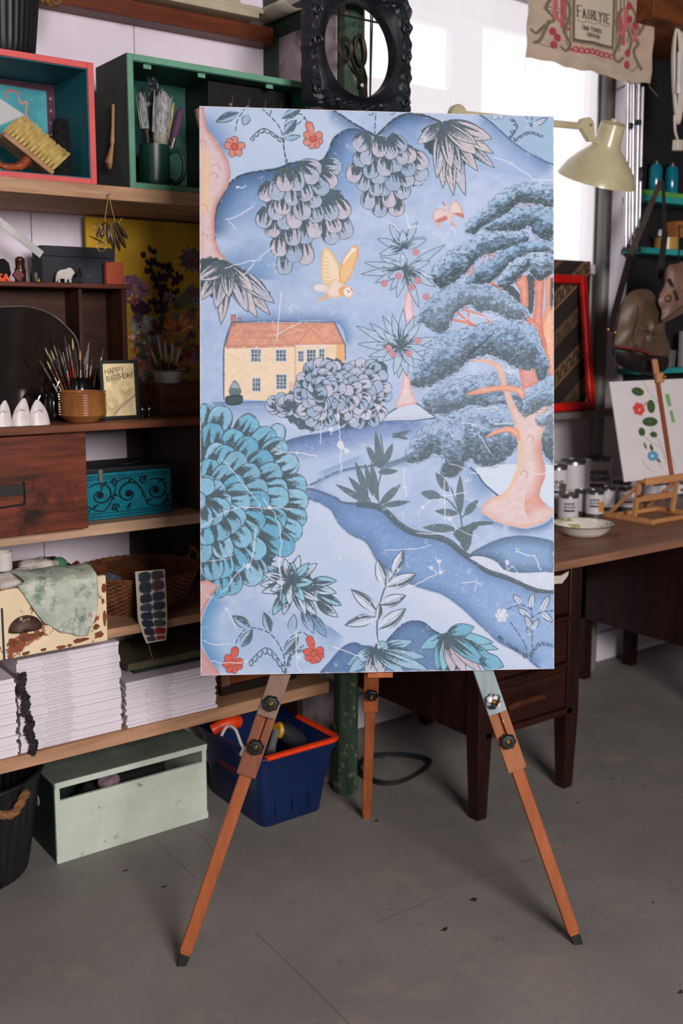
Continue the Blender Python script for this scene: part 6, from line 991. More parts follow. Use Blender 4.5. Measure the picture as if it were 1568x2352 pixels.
sl0 = spline([(310, 1313), (314, 1380), (318, 1430), (336, 1478)], 6); sr0 = spline([(378, 1307), (382, 1370), (384, 1430), (381, 1470)], 6)
sw_ = thing('swatch_cloth', 'strip of cloth with two columns of dark colour dabs hanging from the basket', 'cloth', AY(345, 1480, 2.588)); O2 = sw_.location
def swf(u, v):
    out = np.zeros((len(u), 3))
    for i in range(len(u)):
        q = v[i]*(len(sl0)-1); k = min(int(q), len(sl0)-2); t_ = q-k; a = sl0[k]*(1-t_)+sl0[k+1]*t_; b = sr0[k]*(1-t_)+sr0[k+1]*t_; px = a+(b-a)*u[i]; p = AY(px[0], px[1], 2.588+.030*(max(0, .32-v[i]))**1-.004*sin(6*v[i]+3*u[i])); out[i] = p-O2
    return out
o = link('cloth', Rs.mesh('cloth', swf, .95), PAINT('dabbed_cotton', .9, .3, 400), sw_); md = o.modifiers.new('thick', 'SOLIDIFY'); md.thickness = .0012; md.offset = 1
MB().tube([AY(341, 1478, 2.588)-O2, AY(345, 1495, 2.586)-O2, AY(350, 1512, 2.588)-O2], .0008, 5).build('loose_thread', MATS['jute_string'], sw_)
# ---- magazines
paper = M('white_magazine_spine', (222, 212, 220), (210, 200, 208), scale=5, rough=.45); pages = M('magazine_pages', (214, 204, 206), (186, 176, 178), scale=60, stretch=(.1, .1, 6), rough=.8)
v, f = letters('THE WORLD OF INTERIORS', .0062); mt = MB().add(v, f).mesh('spine_lettering', False); inkm = M('grey_printed_ink', (160, 152, 160), rough=.6); mt.materials.append(inkm)
mag_cache = {}; ORD = ['first', 'second', 'third', 'fourth', 'fifth', 'sixth', 'seventh', 'eighth', 'ninth', 'tenth', 'eleventh', 'twelfth', 'thirteenth', 'fourteenth', 'fifteenth', 'sixteenth', 'seventeenth', 'eighteenth', 'nineteenth', 'twentieth']+[f'twenty-{x}' for x in ('first', 'second', 'third', 'fourth', 'fifth', 'sixth', 'seventh', 'eighth', 'ninth')]
def stack(xa, xb, y0, z0, z1, n, dx, grp, where, tilt=0):
    t = (z1-z0)/n; z = z0
    for k in range(n):
        th = t*(.92+.16*((k*7919) % 10)/10) if k < n-1 else z1-z; th = max(th, .004); key = round(th*2000)
        if key not in mag_cache:
            h2 = key/2000-.0006; mag_cache[key] = (Box(0, .285, 0, .0035, 0, h2).mesh('spine'), Box(.001, .284, .0036, .215, .0006, h2-.0006).mesh('pages'), MB().box(0, .285, .0036, .217, 0, .0005).box(0, .285, .0036, .217, h2-.0005, h2).mesh('covers'))
        th = key/2000; x = xa+dx*(k/n-1)*1.0+.006*(rng.random()-.5)
        lab = f'white-spined magazine, {ORD[n-1-k]} from the top of the {where}' if k < n-1 else f'white-spined magazine, topmost of the {where}'
        m_ = thing('magazine', lab, 'magazine', (x, y0+.004*rng.random(), z), (rng.random()-.5)*.02, grp)
        for nm, me, mm_ in zip(('spine', 'pages', 'covers'), mag_cache[key], (paper, pages, paper)): link(nm, me, mm_, m_)
        l = link('spine_lettering', mt, None, m_); l.location = (.055+.02*rng.random(), -.0004, th*.5-.003); z += th
    return z
zm = stack(AY(53, 1735, SY).x, 0, SY+.012, S5, AY(150, 1500, SY).z, 27, -.0, 'magazines in the tall stack', 'tall middle stack below the cream box')
zr_ = stack(AY(296, 1690, SY).x, 0, SY+.010, S5, AY(400, 1549, SY).z, 14, -.0, 'magazines in the short stack', 'short stack below the wicker basket')
stack(AY(44, 1700, SY).x-.287, 0, SY+.006, S5, AY(20, 1562, SY).z, 19, -.0, 'magazines in the left stack', 'stack at the left edge')
olive = M('dusty_olive_board', (104, 96, 72), (78, 72, 54), scale=8, rough=.8); xo = AY(296, 1540, 2.66).x
dgb = Box(0, .26, 0, .19, 0, .012).build('dark_green_book', M('dark_green_cloth', (30, 48, 32), (20, 32, 24), scale=30, rough=.7), None, bevel=.001); dgb.location = (xo+.02, 2.67, zr_+.0005); tag(dgb, 'dark green book lying on the short magazine stack', 'book')
ob = Box(0, .30, 0, .22, 0, .020).build('olive_board', olive, None, bevel=.002); ob.location = (xo, 2.665, zr_+.013); tag(ob, 'thick dusty olive board on top of the short magazine stack', 'board')
# crumpled dark cloth between stacks
_cz = np.random.default_rng(3).random((80, 12, 2))
def crump(u, v): z = S5+.225*(1-v); a_ = _cz[int(v*70), int(u*8)]; x = AY(22, 1640, SY).x+.022+.020*u+.030*v*.9+.010*(a_[0]-.5)+.004*sin(23*v); return (x, SY+.006-.012*sin(pi*u)-.016*a_[1]*sin(pi*min(max(u, .15), .85)), z+.006*(a_[0]-.5))
o = MB().sheet(crump, 8, 70).build('striped_cloth', M('dark_striped_cloth', (58, 54, 60), (24, 22, 26), scale=30, stretch=(1, 1, 6), rough=.9, spots=[((150, 144, 150), 30, .62, .68)]), None, solid=.002); tag(o, 'crumpled dark grey cloth squeezed between two magazine stacks', 'cloth')
# lettered crate
lx0 = AY(508, 1600, 2.68).x; lz1 = S5+.13; lc = thing('lettered_crate', 'old orange-brown wooden crate with stencilled black letters behind the easel leg', 'crate', (lx0, 2.68, S5)); ocr = wood('orange_crate_wood', (142, 76, 38), (98, 50, 26), 0, .6, spots=[((40, 26, 20), 12, .60, .68)]); W2 = min(.36, 1.79-lx0)
Box(0, W2, .004, .016, .03, .13).build('front_board', ocr, lc, bevel=.002); Box(0, W2, 0, .02, 0, .029).build('bottom_rail', wood('blackened_rail', (44, 32, 26), (26, 20, 17), 0, .6), lc, bevel=.002); Box(0, .03, -.004, .003, .03, .13).build('corner_post', wood('pale_corner_wood', (130, 100, 72), (90, 66, 48), 2, .6), lc, bevel=.002)
Box(0, .012, .016, .25, 0, .13).build('side_board', ocr, lc); Box(W2-.012, W2, .016, .25, 0, .13).build('side_board', ocr, lc); Box(.012, W2-.012, .24, .25, 0, .13).build('back_board', ocr, lc); Box(.012, W2-.012, .02, .24, .002, .01).build('bottom_board', ocr, lc)
for s, sz, x, z in (('PURE', .042, .068, .078), ('FILTERS', .026, .15, .05)): v, f = letters(s, sz, .02); MB().add([(a+x, .0034, c+z) for a, b, c in v], f).build('stencil_letters', M('black_stencil_ink', (30, 22, 18), rough=.8), lc, smooth=False)
# ---- floor: mint box, blue bin, cable
mint = M('mint_green_paint', (194, 202, 186), (176, 186, 170), scale=6, rough=.65, spots=[((96, 104, 92), 22, .64, .70), ((150, 150, 110), 9, .68, .74)]); mdk = M('dusty_dark_green_top', (104, 114, 102), (86, 94, 86), scale=8, rough=.8); mside = M('deep_green_side', (26, 48, 40), (20, 36, 30), rough=.6)
mx0, mx1, my = .986, 1.462, 2.692; mz1 = AY(125, 1796, my).z; mzf = AY(128, 1840, my).z; md_ = .26
mbx = thing('mint_box', 'mint green painted wooden box with open front slot under the lowest shelf', 'box', (mx0, my, 0)); Wm = mx1-mx0
Box(0, Wm, -.008, .004, 0, mzf).build('front_board', mint, mbx, bevel=.002); Box(-.002, Wm+.002, -.010, -.0082, 0, .022).build('skirting', mint, mbx, bevel=.0008)
Box(0, .012, .004, md_, 0, mz1-.010).build('side_board', mside, mbx, bevel=.001); Box(Wm-.012, Wm, .004, md_, 0, mz1-.010).build('side_board', mint, mbx, bevel=.001); Box(.012, Wm-.012, md_-.012, md_, 0, mz1-.010).build('back_board', mside, mbx); Box(.012, Wm-.012, .004, md_-.012, .004, .014).build('bottom_board', mside, mbx)
Box(0, .014, -.007, .003, mzf+.0003, mz1-.0105).build('corner_post', mint, mbx); Box(Wm-.014, Wm, -.007, .003, mzf+.0003, mz1-.0105).build('corner_post', mint, mbx)
ld = Box(-.004, Wm+.004, -.010, md_+.004, mz1-.010, mz1).build('lid', mdk, mbx, bevel=.002); Box(.0, Wm, -.012, -.0102, mz1-.018, mz1-.001).build('lid_edge', mint, ld, bevel=.0006)
hp_ = AX(86, 1838, mx0); MB().lathe([(.001, 0), (.016, 0), (.016, .002), (.001, .003)], 20, Matrix.Translation((-.0, hp_.y-my, hp_.z)) @ Matrix.Rotation(-pi/2, 4, 'Y')).build('hand_hold', M('pale_cut_hole', (150, 166, 160), rough=.7), mbx)
lump('pinkish_cloth', M('pinkish_grey_cloth', (138, 112, 122), (104, 84, 94), rough=.95), (AY(252, 1783, my+.03).x, my+.05, mzf-.032), .030, .03, .026, 'pinkish cloth peeping out of the mint box slot', 'cloth', .3, 4, 51); lump('dark_bundle', MATS['dark_cloth'], ((mx0+mx1)/2+.02, my+.12, .016), .16, .10, .075, 'dark bundle filling the mint box', 'cloth', .2, 3, 52)
navy = M('navy_blue_plastic', (14, 34, 76), (10, 26, 62), scale=4, rough=.38, spots=[((60, 78, 110), 40, .69, .72)]); orr = M('orange_red_plastic', (232, 66, 24), (214, 54, 18), scale=4, rough=.4)
B0 = (1.562, 2.522); bt = AY(604, 1742, 2.495); bzr = bt.z; X0, X1 = bt.x-.012, min(AY(786, 1690, 2.495).x, 1.815); Y0, Y1 = 2.497, 2.86
bn = thing('recycling_box', 'navy blue recycling box with orange-red rim on the floor', 'box', (0, 0, 0)); low = [(1.562, 2.522), (1.775, 2.522), (1.775, 2.84), (1.562, 2.84)]; hi = [(X0, Y0), (X1, Y0), (X1, Y1), (X0, Y1)]
def rr(c, r, n=5):    # rounded rectangle ring
    (xa, ya), _, (xb, yb), _ = c; out = []
    for cx_, cy_, a0 in ((xa+r, ya+r, pi), (xb-r, ya+r, 1.5*pi), (xb-r, yb-r, 0), (xa+r, yb-r, .5*pi)):
        for k in range(n): a = a0+pi/2*k/(n-1); out.append((cx_+r*cos(a), cy_+r*sin(a)))
    return out
def ringmesh(levels):
    mb = MB(); n = len(levels[0][0])
    for ring_, z in levels: mb.v += [(x, y, z) for x, y in ring_]
    for i in range(len(levels)-1):
        for k in range(n): mb.f.append((i*n+k, i*n+(k+1) % n, (i+1)*n+(k+1) % n, (i+1)*n+k))
    mb.f.append(tuple(range(n))[::-1]); mb.f.append(tuple((len(levels)-1)*n+k for k in range(n))); return mb
def off(c, d): (xa, ya), _, (xb, yb), _ = c; return [(xa-d, ya-d), (xb+d, ya-d), (xb+d, yb+d), (xa-d, yb+d)]
def mixr(f, d): return off([(a[0]*(1-f)+b[0]*f, a[1]*(1-f)+b[1]*f) for a, b in zip(low, hi)], d)
lv = [(rr(mixr(0, 0), .025), .0), (rr(mixr(.03, .002), .025), .008), (rr(mixr(.45, 0), .028), bzr*.45), (rr(mixr(.46, .004), .028), bzr*.46), (rr(mixr(.9, .004), .03), bzr*.88), (rr(mixr(.9, .010), .03), bzr*.885), (rr(mixr(1, .010), .03), bzr-.010), (rr(mixr(1, -.004), .03), bzr-.010), (rr(mixr(.1, -.004), .025), .012)]
ringmesh(lv).build('tub', navy, bn); rq_ = rr(off(hi, .006), .032, 7); rm_ = [(x, y, bzr-.002) for x, y in [(X0+.02, Y0-.006+.0)]+rq_[7:14]+[(X1+.006, Y0+.22)]]; MB().tube(rm_, .0125, 8, False, flat=.62, up=(0, 0, 1)).build('rim', orr, bn); MB().tube([(x, y, bzr-.006) for x, y in rr(off(hi, .004), .032, 7)], .0095, 8, True, flat=.6).build('lip', navy, bn)
for px_ in (1.60, 1.66, 1.72): MB().box(px_, px_+.012, 2.509, 2.512, .03, bzr*.42).build('rib', navy, bn, bevel=.001)
v, f = letters("SAINSBURY'S", .03, .02)
Mx_ = Matrix.Translation((1.541, 2.745, bzr*.58)) @ Matrix.Rotation(-pi/2, 4, 'Z') 
MB().add([Mx_ @ Vector((a*.8, -.0045, c)) for a, b, c in v], f).build('red_lettering', M('dull_red_print', (120, 40, 28), rough=.6), bn, smooth=False)
cb = MB().tube(vspline([AY(508, 1690, 2.66), AY(522, 1668, 2.66), AY(540, 1675, 2.63), AY(552, 1705, 2.60), AY(560, 1722, 2.58)], 5), .0045, 8).build('white_cable', M('white_cable', (196, 188, 182), (176, 168, 162), rough=.45), None); tag(cb, 'white cable looping inside the blue recycling box', 'cable')
pg = thing('white_plug', 'white plug on a cable inside the blue recycling box', 'plug', AY(562, 1730, 2.575)); MB().box(-.012, .012, -.010, .010, -.012, .018, Matrix.Rotation(.5, 4, 'Y')).build('body', MATS['white_cable'], pg, bevel=.003); MB().box(-.002, .002, -.003, .003, -.022, -.012, Matrix.Rotation(.5, 4, 'Y')).build('pin', tin, pg)
dr = thing('black_tool', 'black power tool with yellow collar lying in the blue recycling box', 'tool', (1.70, 2.64, .10)); a_, b_ = AY(628, 1735, 2.60)-dr.location, AY(690, 1690, 2.64)-dr.location; c_ = AY(660, 1712, 2.62)-dr.location
MB().tube([AY(696, 1715, 2.66)-dr.location, AY(678, 1698, 2.66)-dr.location, AY(650, 1678, 2.66)-dr.location, AY(640, 1676, 2.66)-dr.location], [.026, .033, .029, .024], 18).build('body', M('charcoal_plastic', (40, 42, 44), (28, 30, 32), rough=.45), dr); MB().tube([AY(641, 1677, 2.66)-dr.location, AY(635, 1677, 2.66)-dr.location], [.0262, .022], 18).build('collar', M('tool_yellow', (206, 150, 30), rough=.45), dr); MB().tube([AY(634, 1680, 2.66)-dr.location, AY(626, 1708, 2.64)-dr.location, AY(622, 1730, 2.62)-dr.location], [.012, .012, .015], 12).build('nozzle', M('dull_silver_plastic', (140, 142, 146), rough=.35, metal=.5), dr)
op = AY(525, 1668, 2.74); o = MB().tube(vspline([(-.05, 0, 0), (0, -.01, .016), (.05, 0, .006)], 5), [.018]*6+[.022]*4+[.014], 12).build('orange_case', orr, None); o.location = (op.x, 2.76, op.z-.008); tag(o, 'bright orange plastic piece at the back of the blue recycling box', 'case')
lump('dark_tools_bundle', M('dark_grey_rubbery', (34, 34, 38), (20, 20, 22), rough=.6), (1.67, 2.68, .0135), .075, .11, .04, 'dark bundle at the bottom of the blue recycling box', 'cloth', .2, 3, 61)
cbl = []
for t_ in np.linspace(0, 4.4*pi, 60): f_ = t_/(4.4*pi); cbl.append((2.135+.125*cos(t_+1.2)+.03*f_, 2.615+.105*sin(t_+1.2)+.02*sin(2*t_), .006+.003*f_*2))
o = MB().tube(cbl, .0052, 8).build('black_cable', rubber, None); tag(o, 'black cable coiled loosely on the floor behind the easel', 'cable')
# ================================================================== DESK SIDE
DZ = .772; DYF = 2.165
dw = wood('dark_mahogany', (50, 22, 15), (30, 14, 10), 0, .38, spots=[((150, 130, 116), 48, .715, .73)], coat=.15); dwv = wood('dark_mahogany_upright', (42, 20, 15), (26, 13, 11), 2, .4, spots=[((150, 130, 116), 40, .70, .72)]); topm = wood('worn_desk_leather_top', (140, 98, 78), (112, 78, 62), 0, .4, spots=[((150, 118, 98), 11, .66, .74)])
desk = thing('pedestal_desk', 'dark mahogany desk with drawers and square legs beside the window', 'desk', (2.10, DYF, 0)); dx = 2.10
Box(-.03, 1.75, -.025, .742, DZ-.028, DZ).build('desktop', topm, desk, bevel=.004)
zb = AY(1235, 1662, DYF).z; pw = .425
Box(.006, pw, .03, .735, zb, DZ-.0285).build('pedestal_body', dwv, desk, bevel=.002)
z3 = AY(1235, 1545, DYF).z; zt_ = DZ-.04; dh = (zt_-z3)/2
for i, (za, zb_) in enumerate(((zb+.022, z3-.008), (z3+.008, z3+dh-.012), (z3+dh+.012, zt_))):
    d = Box(.045, pw-.03, .008, .03, za, zb_).build('drawer_front', dw, desk, bevel=.004); Box(.06, pw-.045, .003, .0082, za+.014, zb_-.014).build('panel_moulding', dw, d, bevel=.003)
    zc = (za+zb_)/2; MB().tube(vspline([(.13, .002, zc-.012), (.145, -.012, zc+.0), (.20, -.018, zc+.004), (.255, -.012, zc+.0), (.27, .002, zc-.012)], 5), .013, 10, flat=.8, up=(0, 0, 1)).build('drawer_pull', wood('worn_pull_wood', (92, 50, 30), (62, 32, 20), 0, .4), d)
for z_ in (z3, z3+dh): Box(.03, pw-.012, -.004, .03, z_-.0065, z_+.0065).build('rail', dw, desk, bevel=.003)
Box(.03, pw-.012, .0, .03, zb, zb+.02).build('rail', dw, desk, bevel=.002)
for x0_, y0_ in ((0, 0), (pw-.038, 0), (0, .685), (pw-.038, .685)):
    mb = MB(); t0 = .056; rg3 = [[(x0_+i3, y0_+i3, z3_), (x0_+t0-i3, y0_+i3, z3_), (x0_+t0-i3, y0_+t0-i3, z3_), (x0_+i3, y0_+t0-i3, z3_)] for i3, z3_ in ((.008, 0), (0, zb), (0, DZ-.0285))]; mb.add(rg3[0]+rg3[1]+rg3[2], [(3, 2, 1, 0), (8, 9, 10, 11)]+[(a3+k3, a3+(k3+1) % 4, a3+4+(k3+1) % 4, a3+4+k3) for a3 in (0, 4) for k3 in range(4)]); mb.build('leg', dwv, desk, bevel=.003)
rx = 3.38-dx
Box(rx, rx+.36, .03, .735, AX(1450, 1452, 3.38).z, DZ-.0285).build('pedestal_body', dwv, desk, bevel=.002); Box(pw+.018, rx, .72, .735, .42, DZ-.0285).build('back_panel', dwv, desk)
for x0_, y0_ in ((rx, 0), (rx+.31, 0), (rx, .69), (rx+.31, .69)): Box(x0_, x0_+.048, y0_, y0_+.048, 0, DZ-.0285).build('leg', dwv, desk, bevel=.003)
pp = [AY(x, y, DYF-.004) for x, y in ((1262, 1342), (1262, 1324), (1288, 1322), (1306, 1312), (1304, 1322), (1290, 1340))]; o = MB().prism([(p.x-pp[0].x, p.z-pp[0].z) for p in pp], .001).build('paper_scrap', M('creamy_paper', (214, 202, 190), rough=.7), None); o.location = pp[0]; tag(o, 'torn pale paper scrap sticking out of the desk drawer', 'paper')
# ---- enamel plate
pc = AZ(1338, 1228, DZ); plt = thing('enamel_dish', 'white enamel dish with leafy green pattern and dark rim on the desk', 'dish', (pc.x, pc.y, DZ)); r = .108
en = M('leaf_patterned_enamel', (228, 222, 208), (214, 206, 190), scale=5, rough=.2, coat=.3, spots=[((150, 156, 100), 14, .54, .58), ((196, 134, 72), 17, .63, .65), ((232, 230, 222), 20, .60, .64)])
MB().lathe([(r*.55, 0), (r*.62, .002), (r*.8, .018), (r*.86, .030), (r*.99, .038), (r, .040), (r*.985, .041), (r*.85, .034), (r*.78, .022), (r*.6, .006), (.001, .005)], 44).build('dish', M('cream_enamel', (226, 216, 206), (212, 202, 192), rough=.25), plt)
MB().lathe([(r*.60, .0066), (r*.785, .0226), (r*.853, .0346), (r*.985, .0416)], 44, caps=False).build('pattern', en, plt); MB().tube([(r*(1+.008*sin(22*a))*cos(a), r*(1+.008*sin(22*a))*sin(a), .0405) for a in np.linspace(0, 2*pi, 67)[:-1]], .0016, 6, True).build('rim', M('dark_rim', (40, 44, 40), rough=.3), plt)
# ---- paint cans
steel_can = M('tinplate', (150, 148, 150), (110, 108, 112), scale=10, rough=.3, metal=.85); labm = M('white_paper_label', (206, 200, 204), (192, 186, 190), rough=.55); inkb = M('black_label_ink', (30, 30, 38), rough=.6); greyrim = M('lead_grey_lid', (122, 120, 124), (92, 90, 94), scale=14, rough=.35, metal=.8)
def bend(v, r, z0, x0): return [(r*sin((x+x0)/r), -r*cos((x+x0)/r), z+z0) for x, y, z in v]
def can(label, px, Y, wpx, topy, rot=0, big=False, swatch=None, group='paint tins on the desk', words=True, lidm=None):
    c0 = AY(px, 1120, Y); dep = float(np.array(c0-Vector(CP)) @ FW); r = wpx/2*dep/F; h = AY(px, topy, Y-r*.5).z-DZ; n = 36
    t = thing('paint_tin', label, 'tin', (c0.x, Y, DZ), rz=radians(-38+rot), group=group)
    MB().lathe([(r*.97, 0), (r, .002), (r, h-.003), (r*.98, h)], n).build('body', steel_can, t); MB().lathe([(r*1.003, h-.004), (r*1.02, h-.002), (r*1.02, h+.002), (r*.93, h+.003), (r*.90, h-.003), (r*.5, h-.0035), (.001, h-.0035)], n, caps=False).build('lid', lidm or greyrim, t)
    lz0, lz1 = (h*.06, h*.93) if big else (h*.22, h*.9); lb = MB().lathe([(r*1.006, lz0), (r*1.006, lz1)], n, caps=False).build('label', labm, t)
    if words:
        mb = MB(); s = r*.50 if big else r*.36; zz = h*.66 if big else h*.68
        for k, wd_ in enumerate(('ANNIE', 'SLOAN')): v, f = letters(wd_, s, .03); mb.add(bend(v, r*1.012, zz-k*s*.95, -r*.75), f)
        mb.build('lettering', inkb, lb, smooth=False); mb = MB(); z1_ = zz-s*1.35; q = [(-r*.75, z1_-s*.5), (r*.35, z1_-s*.5), (r*.35, z1_), (-r*.75, z1_)]
        seg = 8; vs_ = [(r*1.012*sin((q[0][0]+(q[1][0]-q[0][0])*i/seg)/r), -r*1.012*cos((q[0][0]+(q[1][0]-q[0][0])*i/seg)/r), z) for z in (q[0][1], q[2][1]) for i in range(seg+1)]; mb.add(vs_, [(i, i+1, i+seg+2, i+seg+1) for i in range(seg)]); mb.build('label_bar', inkb, lb)
    if swatch is not None:
        seg = 6; a0, a1 = .25, 1.1; z0_, z1_ = h*.28, h*.66; vs_ = [(r*1.013*sin(a0+(a1-a0)*i/seg), -r*1.013*cos(a0+(a1-a0)*i/seg), z) for z in (z0_, z1_) for i in range(seg+1)]; MB().add(vs_, [(i, i+1, i+seg+2, i+seg+1) for i in range(seg)]).build('swatch', swatch, lb)
    return t
can('large white-labelled paint tin nearest the painted panel', 1278, 2.72, 46, 1072, -10, True, M('brown_swatch', (96, 82, 66), rough=.6)); can('large white tin with a plain label in the middle of the three big tins', 1314, 2.80, 57, 1060, 40, True, words=False); can('large dark-lettered paint tin beside the grey pole', 1371, 2.80, 60, 1053, -4, True, lidm=M('blue_grey_lid', (84, 88, 100), (60, 64, 74), rough=.3, metal=.7))
osw = M('orange_swatch', (214, 146, 70), rough=.6); nsw = M('navy_swatch', (36, 36, 58), rough=.6)
can('small paint tin with a dribbled label nearest the painted panel', 1306, 2.57, 46, 1138, 8); can('small paint tin with an orange square on its label', 1366, 2.58, 42, 1130, 0, False, osw); can('small paint tin behind the orange-square tin', 1394, 2.66, 36, 1122, 60, words=False); can('small paint tin left of the table easel leg', 1441, 2.62, 41, 1124, -5); can('small paint tin behind the dribbled tin', 1338, 2.65, 36, 1128, 70, words=False); can('small paint tin in shadow behind the tin beside the easel leg', 1428, 2.71, 40, 1108, 90, words=False)
can('small paint tin seen under the canvas, left of the navy one', 1492, 2.73, 36, 1112, 30, words=False); can('small paint tin with a navy square under the canvas', 1521, 2.74, 34, 1112, -30, False, nsw, words=False); can('small paint tin under the canvas at the picture edge', 1554, 2.75, 38, 1110, 20, words=False)
# ---- table easel with flower study
fl = AZ(1495, 1206, DZ); bl = AZ(1410, 1172, DZ); beech = wood('light_beech', (196, 140, 92), (172, 118, 74), 0, .5); beechv = wood('light_beech_upright', (200, 146, 98), (176, 122, 80), 2, .5); gx = fl.x; gy0 = fl.y-.004; gy1 = bl.y; gw = .27
te = thing('table_easel', 'small light beech table easel standing on the desk', 'easel', (gx, gy0, DZ)); D_ = gy1-gy0
Box(0, .020, 0, D_, 0, .018).build('base_rail', beech, te, bevel=.0015); Box(gw, gw+.02, 0, D_, 0, .018).build('base_rail', beech, te, bevel=.0015); Box(.02, gw, .004, .020, .001, .017).build('base_rail', beech, te, bevel=.0015); Box(.02, gw, D_*.62, D_*.62+.016, .001, .017).build('base_rail', beech, te, bevel=.0015)
tb_ = AY(1455, 1103, gy0+.08).z-DZ
MB().bar((.030, D_*.36, .012), (.030, .085, tb_+.01), .016, .014).build('upright', beechv, te, bevel=.001); MB().bar((gw-.01, D_*.36, .012), (gw-.01, .085, tb_+.01), .016, .014).build('upright', beechv, te, bevel=.001); MB().bar((.030, D_*.75, .012), (.030, .10, tb_*.8), .012, .012).build('strut', beechv, te, bevel=.001); MB().bar((gw-.01, D_*.75, .012), (gw-.01, .10, tb_*.8), .012, .012).build('strut', beechv, te, bevel=.001)
Box(.02, gw, .052, .092, tb_-.014, tb_).build('tray', beech, te, bevel=.0015); Box(.02, gw, .050, .056, tb_-.020, tb_+.008).build('tray_lip', beech, te, bevel=.0015); Box(.038, gw-.018, .10, .114, tb_*.42, tb_*.42+.022).build('cross_rail', beech, te, bevel=.001)
for x_ in (.022, gw+.0): MB().lathe([(.005, 0), (.006, .004), (.003, .010)], 10, Matrix.Translation((x_-.0, .07, tb_*.62)) @ Matrix.Rotation(-pi/2, 4, 'Y')).build('wing_nut', brass, te)
cb_y = gy0+.066; c_bl = AY(1434, 1103, cb_y); c_tl = AY(1418, 872, cb_y+.085); lean = atan2(.085, c_tl.z-c_bl.z); ch = hypot(.085, c_tl.z-c_bl.z); cwid = .45
mt_b = Vector((gx+gw/2+.01, cb_y+.012, DZ+tb_))-te.location; up_ = Vector((0, sin(lean), cos(lean)))
mastw = wood('reddish_mast', (156, 84, 48), (130, 66, 36), 2, .5); m0 = AY(1540, 1100, cb_y-.002)-te.location; m0.y = .066-.010; m1 = m0+up_*(ch+.055); m1.x = m0.x
MB().bar(m0, m0+up_*(ch+.02), .016, .010, (0, 1, 0)).build('mast', mastw, te, bevel=.0015); MB().bar(m0+up_*(ch+.012), m0+up_*(ch+.092), .028, .012, (0, 1, 0)).build('mast_head', beechv, te, bevel=.005, seg=3)
hd = m0+up_*(ch+.02)+Vector((0, -.012, 0)); MB().bar(hd-up_*.020, hd+up_*.020, .034, .020, (0, 1, 0)).build('canvas_clamp', beechv, te, bevel=.006, seg=3); MB().lathe([(.006, 0), (.007, .006), (.004, .010)], 12, Matrix.Translation(hd+Vector((.006, -.016, .004))) @ Matrix.Rotation(pi/2, 4, 'X')).build('clamp_screw', brass, te)
Rq = Raster(190, 240, (214, 204, 206), lambda p: (np.asarray(p, float)-np.array((1418, 873)))*np.array((1.0, 1.03)), 6); Rq.img *= 1+(Rq.noise(30)[..., None]-.5)*.04; G1 = (58, 82, 46); G2 = (92, 112, 62)
def lf(c, rx_, ry_, rot): Rq.ell(c, rx_, ry_, G1, rot=rot, edge=(44, 66, 40), ew=3, tex=.25); Rq.stroke([(c[0]-rx_*.8*cos(rot), c[1]-rx_*.8*sin(rot)), (c[0]+rx_*.8*cos(rot), c[1]+rx_*.8*sin(rot))], 1, G2); Rq.stroke([(c[0]+ry_*.7*sin(rot), c[1]-ry_*.7*cos(rot)), (c[0]-ry_*.7*sin(rot), c[1]+ry_*.7*cos(rot))], .9, G2)
for l in ([(1500, 875), (1508, 900), (1530, 930), (1535, 960)], [(1480, 1004), (1500, 1024), (1522, 1040), (1524, 1080)], [(1508, 1006), (1520, 1030), (1524, 1060)], [(1503, 980), (1504, 995)], [(1470, 1060), (1474, 1075), (1490, 1090)], [(1502, 1065), (1515, 1085)], [(1530, 1040), (1545, 1070), (1548, 1090)]): Rq.stroke(l, 1.1, (120, 130, 96), k=5, alpha=.8)
lf((1482, 899), 15, 10, .25); lf((1509, 936), 10, 16, .1); lf((1501, 972), 19, 11, .05); lf((1477, 994), 8, 10, 0); lf((1505, 1003), 9, 7, .2); Rq.petal((1496, 1042), (1493, 1024), 8, G1, G1, 0, 0, True); Rq.petal((1482, 1036), (1478, 1018), 6, G2, G2, 0, 0, True); Rq.petal((1500, 1055), (1513, 1072), 6, G1, G1, 0, 0, True)
for k in range(6): a = k*pi/3+.3; Rq.petal((1478, 940), (1478+15*cos(a), 940+16*sin(a)), 13, (214, 72, 66), (180, 40, 50), .3, .8, oc=(190, 50, 54))
Rq.ell((1479, 942), 3.5, 3.5, (226, 160, 150)); Rq.stroke([(1490, 936), (1500, 925)], 4, (196, 130, 90))
for k in range(8): a = k*pi/4; Rq.petal((1495, 1053), (1495+14*cos(a), 1053+12*sin(a)), 10, (92, 150, 186), (60, 116, 160), .35, .6, oc=(70, 128, 170))
Rq.ell((1494, 1053), 4, 3.5, (200, 214, 222)); Rq.fill([(1549, 910), (1559, 908), (1562, 938), (1552, 940)], (116, 164, 96), rag=1); Rq.fill([(1553, 950), (1562, 949), (1564, 978), (1556, 979)], (116, 164, 96), rag=1)
c_bl.z = DZ+tb_+.0008
fs = thing('flower_study', 'white board painted with nasturtium leaves and flowers on the table easel', 'painting', c_bl, rot=(-lean, 0, 0)); ch2 = ch; Box(0, cwid, .0006, .004, 0, ch2).build('board', M('white_card_edge', (206, 198, 200), (180, 172, 172), rough=.7), fs); link('painted_face', Rq.mesh('painted_face', lambda u, v: np.stack([u*cwid, 0*u, (1-v)*ch2], 1), 1), PAINT('watercolour_card', .8, .1, 500), fs)
